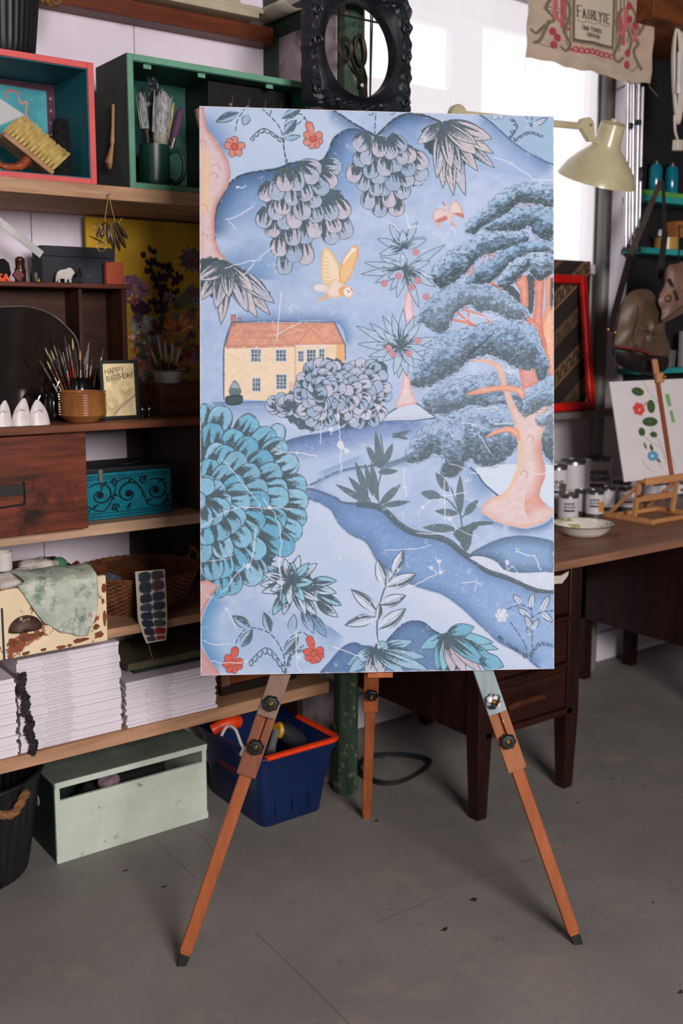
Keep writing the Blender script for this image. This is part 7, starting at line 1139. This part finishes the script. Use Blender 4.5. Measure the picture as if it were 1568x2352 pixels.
# ---- pole, conduit, red frame, patterned board
gm = M('grey_painted_steel', (120, 116, 110), (98, 95, 92), scale=6, stretch=(1, 1, .3), rough=.45); pp_ = AY(1381, 700, 2.945); o = MB().lathe([(.0285, .0), (.0285, 2.79)], 24).build('steel_pole', gm, None); o.location = (pp_.x, 2.945, 0); tag(o, 'grey painted steel pole rising behind the desk', 'pole')
cz = AY(1300, 946, 2.86).z; o = Box(2.3, pp_.x+.35, 2.835, 2.915, cz-.028, cz).build('steel_rail', gm, None, bevel=.004); tag(o, 'horizontal grey steel rail carrying the red frame', 'rail')
Yb, Yt = 2.868, 2.940; BR = AY(1365, 944, Yb); TR = AY(1335, 633, Yt); fwid = .46; fhgt = hypot(TR.z-cz, Yt-Yb); fl_ = atan2(Yt-Yb, TR.z-cz)
redf = M('thick_red_gloss_paint', (196, 24, 18), (160, 14, 12), scale=14, rough=.35, bump=.35, bscale=40); rf_ = thing('red_frame', 'bright red painted picture frame leaning on the steel rail', 'frame', (BR.x-fwid, Yb, cz+.0006), rot=(-fl_, 0, 0)); t = .036
for n_, b in (('frame_side', (0, t, -.012, .012, 0, fhgt)), ('frame_side', (fwid-t, fwid, -.012, .012, 0, fhgt)), ('frame_rail', (t, fwid-t, -.0115, .0115, 0, t)), ('frame_rail', (t, fwid-t, -.0115, .0115, fhgt-t, fhgt))): Box(*b).build(n_, redf, rf_, bevel=.008, seg=3)
Box(t, fwid-t, .002, .004, t, fhgt-t).build('glass', M('dusty_dark_glass', (60, 52, 46), (44, 38, 34), scale=3, rough=.18, alpha=1), rf_) if False else None
bzt_ = AY(1345, 600, 2.965).z; bx1_ = AY(1352, 700, 2.965).x; bw2 = .5; bh2 = bzt_-cz
Rp = Raster(150, 200, (40, 32, 30), None, 7); TN = (150, 112, 72)
for k in range(-2, 8):
    y0_ = k*52; a_, b_ = (0, y0_+70), (150, y0_-50); w_ = 20
    if k % 2 == 0:
        Rp.fill([(0, y0_+58), (150, y0_-62), (150, y0_-40), (0, y0_+80)], (92, 70, 50), tex=.25)
        for j in range(9): x = j*17; yy_ = y0_+58-x*.8; Rp.stroke([(x+2, yy_+12), (x+4, yy_+2), (x+9, yy_), (x+8, yy_+10), (x+14, yy_+4)], 2.4, (60, 46, 36))
    else:
        Rp.fill([(0, y0_+58), (150, y0_-62), (150, y0_-44), (0, y0_+76)], (120, 90, 60), tex=.2); Rp.stroke([(0, y0_+80), (150, y0_-40)], 2, TN)
        for j in range(14): x = j*11; yy_ = y0_+66-x*.8; Rp.stroke([(x, yy_+8), (x+2, yy_-4), (x+7, yy_-8), (x+8, yy_+2)], 2.6, (44, 34, 30))
pbd = thing('patterned_board', 'dark board with tan zigzag bands behind the red frame', 'board', (bx1_-bw2, 2.962, cz-.016)); Box(0, bw2, .001, .012, 0, bh2+.016).build('board', M('dark_brown_board', (44, 36, 32), (32, 26, 24), rough=.7), pbd)
link('printed_face', Rp.mesh('printed_face', lambda u, v: np.stack([u*bw2, 0*u, (1-v)*(bh2+.016)], 1), 1), PAINT('printed_cloth', .8, .2, 300), pbd); Box(.0, bw2, .0, .012, -.012, 0).build('foot_strip', gm, pbd)
for x_ in (.08, .40): Box(x_, x_+.02, .012, .036, 0, .03).build('wall_batten', dkw, pbd)
# ---- lamp
crm = M('aged_cream_enamel', (196, 184, 150), (176, 162, 128), scale=7, rough=.28, coat=.3, spots=[((140, 124, 100), 9, .62, .72)]); lY = 2.52
lamp = thing('desk_lamp', 'cream angled desk lamp with wide shade over the desk', 'lamp', (AY(1050, 300, lY).x+.04, lY, DZ)); O3 = lamp.location
def lp(px, py, dy=0): return AY(px, py, lY+dy)-O3
MB().lathe([(.075, 0), (.078, .004), (.074, .016), (.02, .022), (.012, .06), (.001, .061)], 32).build('base', crm, lamp)
el = lp(1050, 262); hd_ = lp(1352, 292)
for dy in (-.008, .008): MB().tube([Vector((0, dy, .05)), el+Vector((0, dy, 0))], .005, 8).build('lower_arm', crm, lamp)
MB().bar(el+Vector((0, -.0, 0)), hd_, .016, .022, (0, 0, 1)).build('upper_arm', crm, lamp, bevel=.003)
MB().lathe([(.030, -.014), (.033, -.010), (.033, .010), (.030, .014)], 24, Matrix.Translation(el+Vector((0, 0, -.004))) @ Matrix.Rotation(pi/2, 4, 'X')).build('elbow', crm, lamp)
MB().prism([tuple((q.x, q.z)) for q in [lp(1328, 282), lp(1334, 272), lp(1350, 270), lp(1358, 280), lp(1362, 322), lp(1350, 326), lp(1334, 300)]], .022, Matrix.Translation((0, -.012, 0))).build('elbow_bracket', crm, lamp, bevel=.003); MB().lathe([(.005, 0), (.005, .004), (.003, .006)], 10, Matrix.Translation(lp(1349, 288)+Vector((0, -.012, 0))) @ Matrix.Rotation(pi/2, 4, 'X')).build('bolt', tin, lamp)
nk = lp(1408, 284, -.03); rm = lp(1369, 414, .045); ax = (rm-nk).normalized(); Ls = (rm-nk).length; x, y, z = basis((0, 0, 0), ax, (0, 1, 0)); Mx = Matrix(((x.x, y.x, z.x, nk.x), (x.y, y.y, z.y, nk.y), (x.z, y.z, z.z, nk.z), (0, 0, 0, 1))); rr_ = (lp(1441, 430)-lp(1300, 398)).length/2*.86
MB().lathe([(rr_*.30, 0), (rr_*.31, Ls*.02), (rr_*.33, Ls*.34), (rr_*.40, Ls*.44), (rr_*.62, Ls*.58), (rr_*.84, Ls*.76), (rr_*.97, Ls*.94), (rr_, Ls), (rr_*.975, Ls), (rr_*.94, Ls*.93), (rr_*.8, Ls*.76), (rr_*.58, Ls*.60), (rr_*.3, Ls*.46), (rr_*.28, Ls*.2)], 44, Mx).build('shade', crm, lamp); MB().lathe([(rr_*.30, -.001), (rr_*.24, -.006), (rr_*.08, -.008), (rr_*.07, -.016), (.001, -.018)], 24, Mx).build('switch_cap', crm, lamp)
for k in range(3): a_ = 1.0+.22*k; MB().box(-.0012, .0012, -.0006, .0006, Ls*.2, Ls*.32, Mx @ Matrix.Rotation(a_+2.2, 4, 'Z') @ Matrix.Translation((0, -rr_*.325, 0))).build('vent_slot', M('dark_slot', (60, 54, 44), rough=.8), lamp)
MB().tube(vspline([lp(1356, 322), lp(1368, 326), lp(1384, 330, -.01), nk+ax*Ls*.3], 5), .005, 8).build('swivel', crm, lamp)
# ---- banner
bnY = 2.70; TLp, BLp, BRp, TRp = (1214, -70), (1210, 132), (1489, 196), (1508, -6)
Rn = Raster(240, 215, (186, 164, 146), homography([TLp, TRp, BRp, BLp], [(0, 0), (239, 0), (239, 214), (0, 214)]), 14); Rn.img *= 1+(Rn.noise(24)[..., None]-.5)*.16; Rn.img *= 1+(Rn.noise(2, 2, 3)[..., None]-.5)*.10
PK = (176, 84, 88); OL = (126, 112, 92); INK = (60, 50, 48); CR2 = (200, 182, 164)
Rn.fill([(1250, -40), (1500, 10), (1480, 150), (1250, 110)], (190, 150, 134), alpha=.25, soft=8)
Rn.fill([(1306, -30), (1405, -8), (1403, 116), (1304, 96)], OL); Rn.fill([(1310, -25), (1401, -4), (1400, 110), (1308, 91)], INK); Rn.fill([(1312, -22), (1399, -2), (1398, 107), (1310, 88)], CR2)
for pts in ([(1296, -40), (1296, 100)], [(1276, -40), (1278, 48)], [(1278, 48), (1298, 52)], [(1412, -10), (1412, 112)], [(1430, 0), (1432, 92)], [(1432, 92), (1412, 90)], [(1250, 20), (1280, 26)], [(1430, 60), (1460, 66)]): Rn.stroke(pts, 10, OL); Rn.stroke(pts, 4, CR2)
for seg_ in ([(1285, 0), (1284, 60)], [(1284, 62), (1296, 66)], [(1414, 30), (1424, 100)], [(1300, 112), (1400, 132)]): Rn.stroke(seg_, 9, PK)
for k in range(8): c = (1312+k*12.5, 111+k*2.7); Rn.ell(c, 6.5, 6.5, PK, edge=(150, 64, 70), ew=2); Rn.ell((c[0], c[1]+1), 2.4, 2.4, CR2); Rn.ell((1304+k*12.5, -8+k*2.6-34), 6, 6, PK)
for pts in ([(1288, -10), (1300, 20), (1296, 50), (1286, 70), (1300, 100), (1290, 115), (1280, 108)], [(1420, 20), (1408, 50), (1416, 90), (1404, 125), (1412, 140), (1424, 132)], [(1262, -5), (1250, 20), (1266, 45), (1248, 60), (1232, 78), (1222, 70)], [(1256, 50), (1240, 90), (1226, 100)], [(1440, 10), (1456, 40), (1446, 70), (1462, 100), (1452, 120), (1468, 160)], [(1430, 60), (1444, 90), (1438, 125)], [(1470, 20), (1480, 50), (1462, 80)]): Rn.stroke(pts, 6.5, OL, k=5, alpha=.95); Rn.stroke(pts, 1.2, INK, k=5, alpha=.6)
for pts in ([(1270, 0), (1268, 40), (1282, 46)], [(1430, 20), (1428, 70), (1416, 76)], [(1440, 60), (1456, 70), (1452, 95)]): Rn.stroke(pts, 8, (188, 104, 104), k=4)
for c in ((1263, 74), (1264, 105), (1272, 88), (1438, 14), (1440, 45), (1436, 122), (1434, 148), (1456, 60)): Rn.ell(c, 7, 9, (172, 66, 70), edge=(130, 44, 52), ew=2)
Rn.stroke([(1263, 110), (1250, 108), (1230, 96)], 1.2, INK, k=4); Rn.stroke([(1434, 155), (1448, 162), (1462, 150)], 1.2, INK, k=4)
sl_ = radians(13); upv = (-.03, -1.0)
Rn.text('Fairlyte', (1317, 38), 26, INK, 2.2, slope=sl_, serif=2.0, adv=.5, up=upv, wf=.34); Rn.stroke([(1316, 46), (1326, 52), (1338, 50), (1352, 56), (1366, 54), (1380, 60), (1392, 60)], 1.1, INK, k=4)
Rn.text('Hand Painted', (1327, 68), 11, (84, 72, 66), 1.3, slope=sl_, adv=.35, up=upv, wf=.34); Rn.text('Interiors', (1336, 84), 11, (84, 72, 66), 1.3, slope=sl_, adv=.35, up=upv, wf=.34)
bnr = thing('cloth_banner', 'frayed linen banner with scrollwork and shop lettering hanging by the window', 'banner', AY(1350, 160, bnY)); O4 = bnr.location
TL, BL, BR_, TR_ = [np.array(AY(p[0], p[1], bnY)) for p in (TLp, BLp, BRp, TRp)]
def bnf(u, v):
    P = (1-v)[:, None]*((1-u)[:, None]*TL+u[:, None]*TR_)+v[:, None]*((1-u)[:, None]*BL+u[:, None]*BR_); P[:, 1] += .006*np.sin(9*u+2*v)*v+.003*np.sin(23*u)*v; P[:, 2] += .004*np.sin(14*u)*v*v+.002*np.sin(41*u)*v**3; P[:, 0] += .003*np.sin(17*v)*np.abs(2*u-1)**3; return P-np.array(O4)
o = link('cloth', Rn.mesh('cloth', bnf, .95), PAINT('printed_linen', .95, .4, 500), bnr); md = o.modifiers.new('thick', 'SOLIDIFY'); md.thickness = .001; md.offset = 1
mb = MB()
for px, py, ex_, ey_ in ((1210, 130, 1206, 168), (1489, 196, 1510, 222), (1240, 141, 1238, 150), (1300, 154, 1298, 162), (1400, 176, 1402, 186)): mb.tube([AY(px, py, bnY)-O4, (AY(px, py, bnY)+AY(ex_, ey_, bnY))/2-O4+Vector((.001, 0, 0)), AY(ex_, ey_, bnY)-O4], .0007, 4)
mb.build('loose_threads', M('linen_thread', (196, 172, 146), rough=.9), bnr); MB().tube([Vector(TL)-O4+Vector((-.02, .004, .0)), Vector(TR_)-O4+Vector((.1, .004, 0))], .004, 8).build('hanging_rod', dkhandle, bnr)
# ---- roof beam at the top right
bp0 = AY(1500, 40, 2.62); o = Box(bp0.x, 4.6, 2.62, 2.99, bp0.z, bp0.z+.10).build('roof_beam', timber, None, bevel=.004); o['kind'] = 'structure'; o.name = 'trim_2'
# ---- folded light stand
chrome = M('satin_aluminium', (196, 192, 196), (160, 156, 162), scale=8, rough=.3, metal=.75); sY = 2.72; fsn = thing('folded_light_stand', 'folded silver light stand with black joints hanging beside the shelves', 'light stand', AY(1452, 585, sY)); O5 = fsn.location
def sp(px, py, dy=0): return AY(px, py, sY+dy)-O5
for a_, b_, r_ in (((1441, 180), (1436, 568), .0085), ((1454, 185), (1451, 562), .0075), ((1466, 190), (1459, 568), .0085), ((1476, 200), (1467, 545), .006), ((1448, 190), (1444, 560), .005)): MB().tube([sp(*a_, .01 if r_ < .007 else 0), sp(*b_, .01 if r_ < .007 else 0)], r_, 14).build('tube', chrome, fsn)
for px, py, w_, h_ in ((1442, 290, .022, .022), (1440, 405, .024, .03), (1470, 400, .03, .05), (1462, 282, .016, .02), (1440, 572, .026, .02), (1460, 574, .022, .016)): p = sp(px, py); Box(p.x-w_/2, p.x+w_/2, p.y-.018, p.y+.016, p.z-h_/2, p.z+h_/2).build('joint', blackp, fsn, bevel=.003)
p = sp(1442, 582); MB().prism([(p.x-.02, p.z), (p.x+.045, p.z), (p.x+.045, p.z-.045), (p.x+.01, p.z-.035)], .02, Matrix.Translation((0, p.y-.01, 0))).build('foot', blackp, fsn, bevel=.002); MB().tube([sp(1441, 200, .0), sp(1437, 198, .12), sp(1436, 196, .278)], .004, 8).build('hook', iron, fsn)
# ---- right-hand shelf with jars
SHY = 2.885; shx = AY(1452, 580, 2.93).x; sh2 = thing('teal_shelves', 'narrow dark shelves with teal painted edges at the right of the window', 'shelving', (shx, SHY, 0)); tealp = M('bright_teal_paint', (44, 156, 156), (34, 134, 136), scale=7, rough=.5); blk2 = M('black_painted_back', (26, 24, 28), (18, 17, 20), rough=.7); W5 = .62
zs = [AY(1500, 449, SHY).z, AY(1510, 570, SHY).z, AY(1500, 846, SHY).z, AY(1500, 60, SHY).z]
for z_ in zs[:3]: Box(0, W5, 0, .10, z_-.024, z_).build('shelf_board', tealp, sh2, bevel=.002)
xbk = AY(1447, 500, 2.99).x-shx
Box(xbk, W5, .1005, .112, zs[2]-.3, zs[3]).build('back_board', blk2, sh2)
zs = [z_+.0006 for z_ in zs]
tg = M('teal_glass', (10, 120, 140), (8, 96, 116), scale=5, rough=.12, coat=.5)
for k, (px, lb) in enumerate(((1503, 'teal glass jar on the upper right shelf, left of the pair'), (1540, 'teal glass jar on the upper right shelf, right of the pair'))):
    j = thing('teal_jar', lb, 'jar', (AY(px, 440, 2.94).x, 2.94, zs[0]+.022)); MB().lathe([(.026, 0), (.028, .004), (.028, .10), (.022, .112), (.022, .118)], 24).build('body', tg, j); MB().lathe([(.024, .118), (.024, .13), (.001, .131)], 24).build('lid', MATS['black_plastic'], j)
o = Box(0, .30, 0, .09, 0, .0215).build('green_book', M('lime_green_cover', (96, 168, 76), (76, 140, 60), scale=6, rough=.5), None, bevel=.002); o.location = (AY(1482, 445, 2.89).x, 2.89, zs[0]+.0003); tag(o, 'lime green book lying under the teal jars', 'book')
gt = thing('gold_tape_roll', 'wide tan tape roll lying on the teal shelf', 'tape roll', (AY(1522, 565, 2.93).x+.02, 2.930, zs[1])); tr_ = .052; MB().lathe([(tr_, 0), (tr_, .050), (tr_*.98, .051), (tr_*.7, .051), (tr_*.7, 0)], 40).build('tape', M('tan_parcel_tape', (188, 148, 82), (170, 130, 68), scale=8, stretch=(.2, .2, 5), rough=.3), gt); MB().lathe([(tr_*.69, .001), (tr_*.69, .050), (tr_*.62, .050), (tr_*.62, .001)], 32).build('core', M('card_core', (150, 118, 84), rough=.8), gt)
o = MB().lathe([(.009, 0), (.010, .002), (.010, .016), (.007, .02), (.007, .026)], 16).build('white_bottle', M('white_plastic_cap', (214, 208, 210), rough=.4), None); o.location = (AY(1516, 520, 2.89).x+.0, 2.890, zs[1]+.0516); tag(o, 'tiny white bottle standing on the tan tape roll', 'bottle')
ob2 = thing('orange_carton', 'orange-brown carton with dark green print at the right edge', 'box', (AY(1546, 560, 2.90).x+.02, 2.90, zs[1]+.0008+.0515)); Box(0, .09, 0, .05, 0, .07).build('carton', M('orange_card', (168, 106, 52), (146, 88, 42), rough=.7), ob2, bevel=.001); v, f = letters('THE', .02, .03); MB().add([(a+.006, -.0005, c+.04) for a, b, c in v], f).build('print', M('green_print', (36, 60, 34), rough=.7), ob2, smooth=False); ob2.rotation_euler = (0, radians(-4), 0)
jb = thing('glass_tumbler', 'clear glass tumbler with brushes on the lowest teal shelf', 'glass', (AY(1535, 842, 2.93).x, 2.93, zs[2])); MB().lathe([(.024, 0), (.026, .003), (.030, .075), (.0285, .075), (.024, .006)], 24).build('glass', M('clear_glass', (240, 240, 240), rough=.05, trans=.9), jb)
o = Box(0, .06, 0, .02, 0, .16).build('grey_folder', M('grey_card', (150, 142, 146), (130, 122, 126), rough=.7), None, bevel=.002); o.location = (AY(1560, 850, 2.90).x+.012, 2.90, zs[2]); tag(o, 'pale grey folder standing at the right picture edge', 'folder')
# ---- white cable coil
wc = thing('white_cable_coil', 'off-white cable coil hanging at the top right', 'cable', AY(1550, 60, 2.66)); O6 = wc.location; cw_ = M('aged_white_cable', (214, 202, 186), (190, 178, 162), rough=.45); mb = MB()
for k in range(5):
    w_ = 10+3.6*k; b_ = 268+9*((k*3) % 5); P = [AY(1552+w_*.25+(-w_)*.55*cos(t_)*(1.05-.2*sin(t_)), 162+100*sin(t_-.0)+((b_-268)*.6 if sin(t_) > 0 else 0), 2.66+.006*k)-O6 for t_ in np.linspace(0, 2*pi, 30)[:-1]]; mb.tube(P, .0048, 7, True)
mb.build('loops', cw_, wc); MB().tube(vspline([AY(1549, 265, 2.655)-O6, AY(1550, 300, 2.65)-O6, AY(1555, 318, 2.65)-O6], 5), .005, 8).build('lead', cw_, wc); q = AY(1556, 332, 2.65)-O6; Box(q.x-.018, q.x+.018, q.y-.014, q.y+.014, q.z-.024, q.z+.018).build('plug', cw_, wc, bevel=.004); q2 = AY(1557, 155, 2.645)-O6; MB().tube([AY(1560, 120, 2.64)-O6, AY(1558, 215, 2.64)-O6], .009, 12).build('sleeve', M('white_sleeve', (222, 216, 214), rough=.4), wc)
MB().tube([AY(1550, 62, 2.67)-O6, AY(1548, 52, 2.75)-O6, AY(1545, 45, 2.84)-O6], .004, 8).build('hook', iron, wc)
# ---- bags
bagm = M('brown_leather', (104, 82, 66), (70, 52, 42), scale=6, rough=.45, bump=.2, bscale=60); bagdk = M('dark_leather', (34, 26, 24), (22, 17, 16), rough=.5); piping = M('red_brown_piping', (120, 44, 34), rough=.5); strapm = M('grey_brown_strap', (84, 72, 66), (58, 50, 46), rough=.5)
bgY = 2.62; bag = thing('leather_satchel', 'soft brown leather satchel hanging by a long strap', 'bag', AY(1470, 850, bgY)); O7 = bag.location
outl = [(1412, 778), (1420, 740), (1430, 700), (1446, 672), (1470, 664), (1494, 668), (1508, 690), (1518, 730), (1528, 790), (1532, 820), (1520, 838), (1500, 846), (1470, 842), (1440, 830), (1418, 815), (1410, 798)]
def puff(outline, Y, depth, m, name, parent, O, folds=0):
    P = spline(outline, 4, True); c = P.mean(0); mb = MB(); n = len(P); rings = 7
    for s in (-1, 1):
        for j in range(rings+1):
            f = 1-j/rings
            for i in range(n):
                q = c+(P[i]-c)*f; d = depth/2*sqrt(max(0, 1-f**3)); a = atan2(P[i][1]-c[1], P[i][0]-c[0]); d *= 1+folds*sin(5*a+2*f*3); mb.v.append(tuple(AY(q[0], q[1], Y)+Vector((0, s*d, 0))-O))
    for s in range(2):
        o_ = s*(rings+1)*n
        for j in range(rings):
            for i in range(n): k = (i+1) % n; fc = (o_+j*n+i, o_+j*n+k, o_+(j+1)*n+k, o_+(j+1)*n+i); mb.f.append(fc if s == 0 else fc[::-1])
    return mb.build(name, m, parent, ang=80)
puff(outl, bgY, .09, bagm, 'body', bag, O7, .18); puff([(1408, 798), (1440, 806), (1480, 812), (1530, 818), (1526, 850), (1500, 862), (1460, 856), (1425, 838)], bgY-.006, .085, bagdk, 'base', bag, O7, .05)
MB().tube(vspline([AY(1410, 795, bgY-.045)-O7, AY(1440, 800, bgY-.052)-O7, AY(1475, 806, bgY-.055)-O7, AY(1492, 814, bgY-.05)-O7], 5), .0045, 8).build('piping', piping, bag); MB().tube(vspline([AY(1466, 700, bgY-.05)-O7, AY(1470, 730, bgY-.06)-O7, AY(1458, 765, bgY-.06)-O7, AY(1464, 800, bgY-.056)-O7], 5), .002, 6).build('seam', piping, bag)
hookp = AY(1520, 418, 2.75)
MB().bar(AY(1400, 758, bgY-.05)-O7, AY(1447, 585, bgY+.03)-O7, .028, .003, (.3, 1, 0)).build('strap', bagdk, bag); MB().bar(AY(1447, 585, bgY+.03)-O7, AY(1516, 418, 2.74)-O7, .026, .003, (.3, 1, 0)).build('strap', strapm, bag)
MB().bar(AY(1514, 640, bgY+.02)-O7, AY(1527, 530, bgY+.06)-O7, .026, .003, (.6, 1, 0)).build('strap', bagdk, bag); MB().bar(AY(1527, 530, bgY+.06)-O7, AY(1522, 418, 2.74)-O7, .014, .003, (.9, 1, 0)).build('strap', bagdk, bag)
for px, py in ((1396, 757), (1412, 764)): MB().lathe([(.006, -.004), (.007, 0), (.006, .004)], 12, Matrix.Translation(AY(px, py, bgY-.055)-O7)).build('buckle', brass, bag)
MB().tube([AY(1412, 805, bgY-.04)-O7, AY(1411, 840, bgY-.04)-O7, AY(1405, 855, bgY-.04)-O7], .002, 6).build('tassel', bagdk, bag); MB().tube([AY(1521, 416, 2.735)-O7, AY(1521, 412, 2.76)-O7, AY(1521, 420, 2.80)-O7], .005, 8).build('hook', iron, bag)
bag2 = thing('pink_brown_bag', 'flat dusty pink leather bag hanging at the right picture edge', 'bag', AY(1545, 735, 2.56)); O8 = bag2.location; pkl = M('dusty_pink_leather', (138, 104, 92), (104, 76, 68), scale=7, rough=.5)
puff([(1512, 690), (1530, 650), (1534, 612), (1552, 606), (1600, 600), (1620, 680), (1575, 715), (1522, 740), (1520, 715)], 2.56, .05, pkl, 'body', bag2, O8, .1); MB().tube(vspline([AY(1520, 738, 2.535)-O8, AY(1550, 718, 2.532)-O8, AY(1600, 680, 2.532)-O8], 4), .004, 6).build('edge_piping', bagm, bag2); MB().tube([AY(1536+6*cos(t_), 685+7*sin(t_), 2.53)-O8 for t_ in np.linspace(0, 2*pi, 16)[:-1]], .002, 6, True).build('ring', brass, bag2); MB().bar(AY(1536, 640, 2.55)-O8, AY(1556, 690, 2.528)-O8, .014, .003, (.3, 1, 0)).build('strap', bagdk, bag2); MB().tube([AY(1556, 606, 2.56)-O8, AY(1560, 560, 2.62)-O8, AY(1558, 520, 2.79)-O8], .003, 6).build('hanging_loop', bagdk, bag2)
# ---- ornate oval frame and scissors
oY = 2.485; ofr = thing('oval_frame', 'ornate black carved frame with an empty oval opening', 'frame', AY(820, 246, oY)); O9 = ofr.location; blkf = M('blue_black_carved_paint', (30, 32, 40), (20, 21, 27), scale=12, rough=.5, spots=[((70, 66, 66), 16, .62, .74)], bump=.5, bscale=34)
cx_, cy_ = 823, 116; mb = MB(); na = 160; lev = 16
cen = AY(cx_, cy_, oY)-O9; irx = (AY(903, 116, oY)-AY(743, 116, oY)).length/2; irz = (AY(823, 8, oY)-AY(823, 225, oY)).length/2; orx = (AY(945, 116, oY)-AY(714, 116, oY)).length/2; orz = irz+.040; r2 = np.random.default_rng(5)
for s in range(lev+1):
    f = s/lev
    for i in range(na):
        a = 2*pi*i/na; ca, sa = cos(a), sin(a); ri = 1/sqrt((ca/irx)**2+(sa/irz)**2); n_ = 16; ro = 1/((abs(ca)/orx)**n_+(abs(sa)/orz)**n_)**(1/n_); ro *= 1+.010*sin(18*a)+.006*sin(41*a+1); rr0 = ri+(ro-ri)*f
        d = .012+.010*sstep(0, .12, f)-.010*sstep(.14, .2, f)+.012*sstep(.2, .3, f)-.014*sstep(.32, .40, f); d += .010*sstep(.42, .6, f)*(1-.3*f)
        if f > .42: d += (.007*sin(14*a+9*f)*sin(22*f+3*sin(7*a))+.004*sin(33*a+20*f))*sstep(.42, .55, f)*(1-sstep(.93, 1, f))
        if s == lev: d = 0
        mb.v.append((cen.x+rr0*ca, -d, cen.z+rr0*sa))
nb0 = len(mb.v)
for s, dd in ((lev, .022), (0, .022)):
    for i in range(na): x_, y_, z_ = mb.v[s*na+i]; mb.v.append((x_, .022, z_))
for s in range(lev):
    for i in range(na): k = (i+1) % na; mb.f.append((s*na+i, s*na+k, (s+1)*na+k, (s+1)*na+i))
for i in range(na):
    k = (i+1) % na; mb.f.append((lev*na+i, lev*na+k, nb0+k, nb0+i)); mb.f.append((nb0+i, nb0+k, nb0+na+k, nb0+na+i)); mb.f.append((nb0+na+i, nb0+na+k, k, i))
mb.build('carved_frame', blkf, ofr)
for sx_ in (-1, 1):
    for zz_ in (-.9, 0, .55):
        P = [Vector((cen.x+sx_*(orx*.86)+.016*(1-q/9)*cos(q*sx_), -.022, cen.z+zz_*orz*.85+.016*(1-q/9)*sin(q))) for q in np.linspace(0, 7, 24)]; MB().tube(P, .0045, 7).build('scroll_ornament', blkf, ofr)
MB().tube([cen+Vector((-irx*1.1, .016, irz*.72)), cen+Vector((irx*1.1, .016, irz*.72))], .003, 6).build('cord', rubber, ofr)
for dx_ in (-.0, .007): MB().tube([cen+Vector((irx*.46+dx_, .018, irz*1.05)), cen+Vector((irx*.44+dx_*.2, .018, -irz*1.02))], .0022, 6).build('cord', rubber, ofr)
MB().tube([cen+Vector((0, .018, orz*.9)), cen+Vector((.02, .05, orz*1.1)), Vector((PX+.03, 2.55, 2.62))-O9], .003, 6).build('hanging_cord', rubber, ofr)
scY = 2.536; sci = thing('tailors_scissors', 'old steel tailor scissors hanging inside the oval frame', 'scissors', AY(838, 232, scY)); OA = sci.location; scm = M('aged_scissor_steel', (112, 104, 92), (64, 56, 50), scale=12, rough=.3, metal=.85)
def ring_(c, rx_, ry_, rot, r): return [AY(c[0]+rx_*cos(t_)*cos(rot)-ry_*sin(t_)*sin(rot), c[1]+rx_*cos(t_)*sin(rot)+ry_*sin(t_)*cos(rot), scY)-OA for t_ in np.linspace(0, 2*pi, 26)[:-1]]
for k, (rg2, stem) in enumerate(((ring_((794, 112), 14, 23, -.15, 0), [(806, 136), (814, 155), (826, 175), (832, 200), (834, 228)]), (ring_((828, 115), 10, 34, -.1, 0), [(832, 148), (836, 165), (838, 180), (836, 205), (838, 230)]))):
    MB().tube(rg2, .0062, 9, True).build('finger_loop', scm, sci); n5 = len(stem); MB().tube([AY(x_, y_, scY-.006*k)-OA for x_, y_ in stem], [.006, .008, .011, .014, .0125], 9, flat=.4).build('blade', scm, sci)
MB().lathe([(.006, 0), (.006, .003), (.003, .005)], 14, Matrix.Translation(AY(831, 196, scY-.012)-OA) @ Matrix.Rotation(pi/2, 4, 'X')).build('pivot_screw', steel, sci); MB().tube([AY(826, 84, scY)-OA, AY(826, 78, scY+.02)-OA, AY(826, 80, 2.56)-OA], .0025, 6).build('nail', iron, sci)
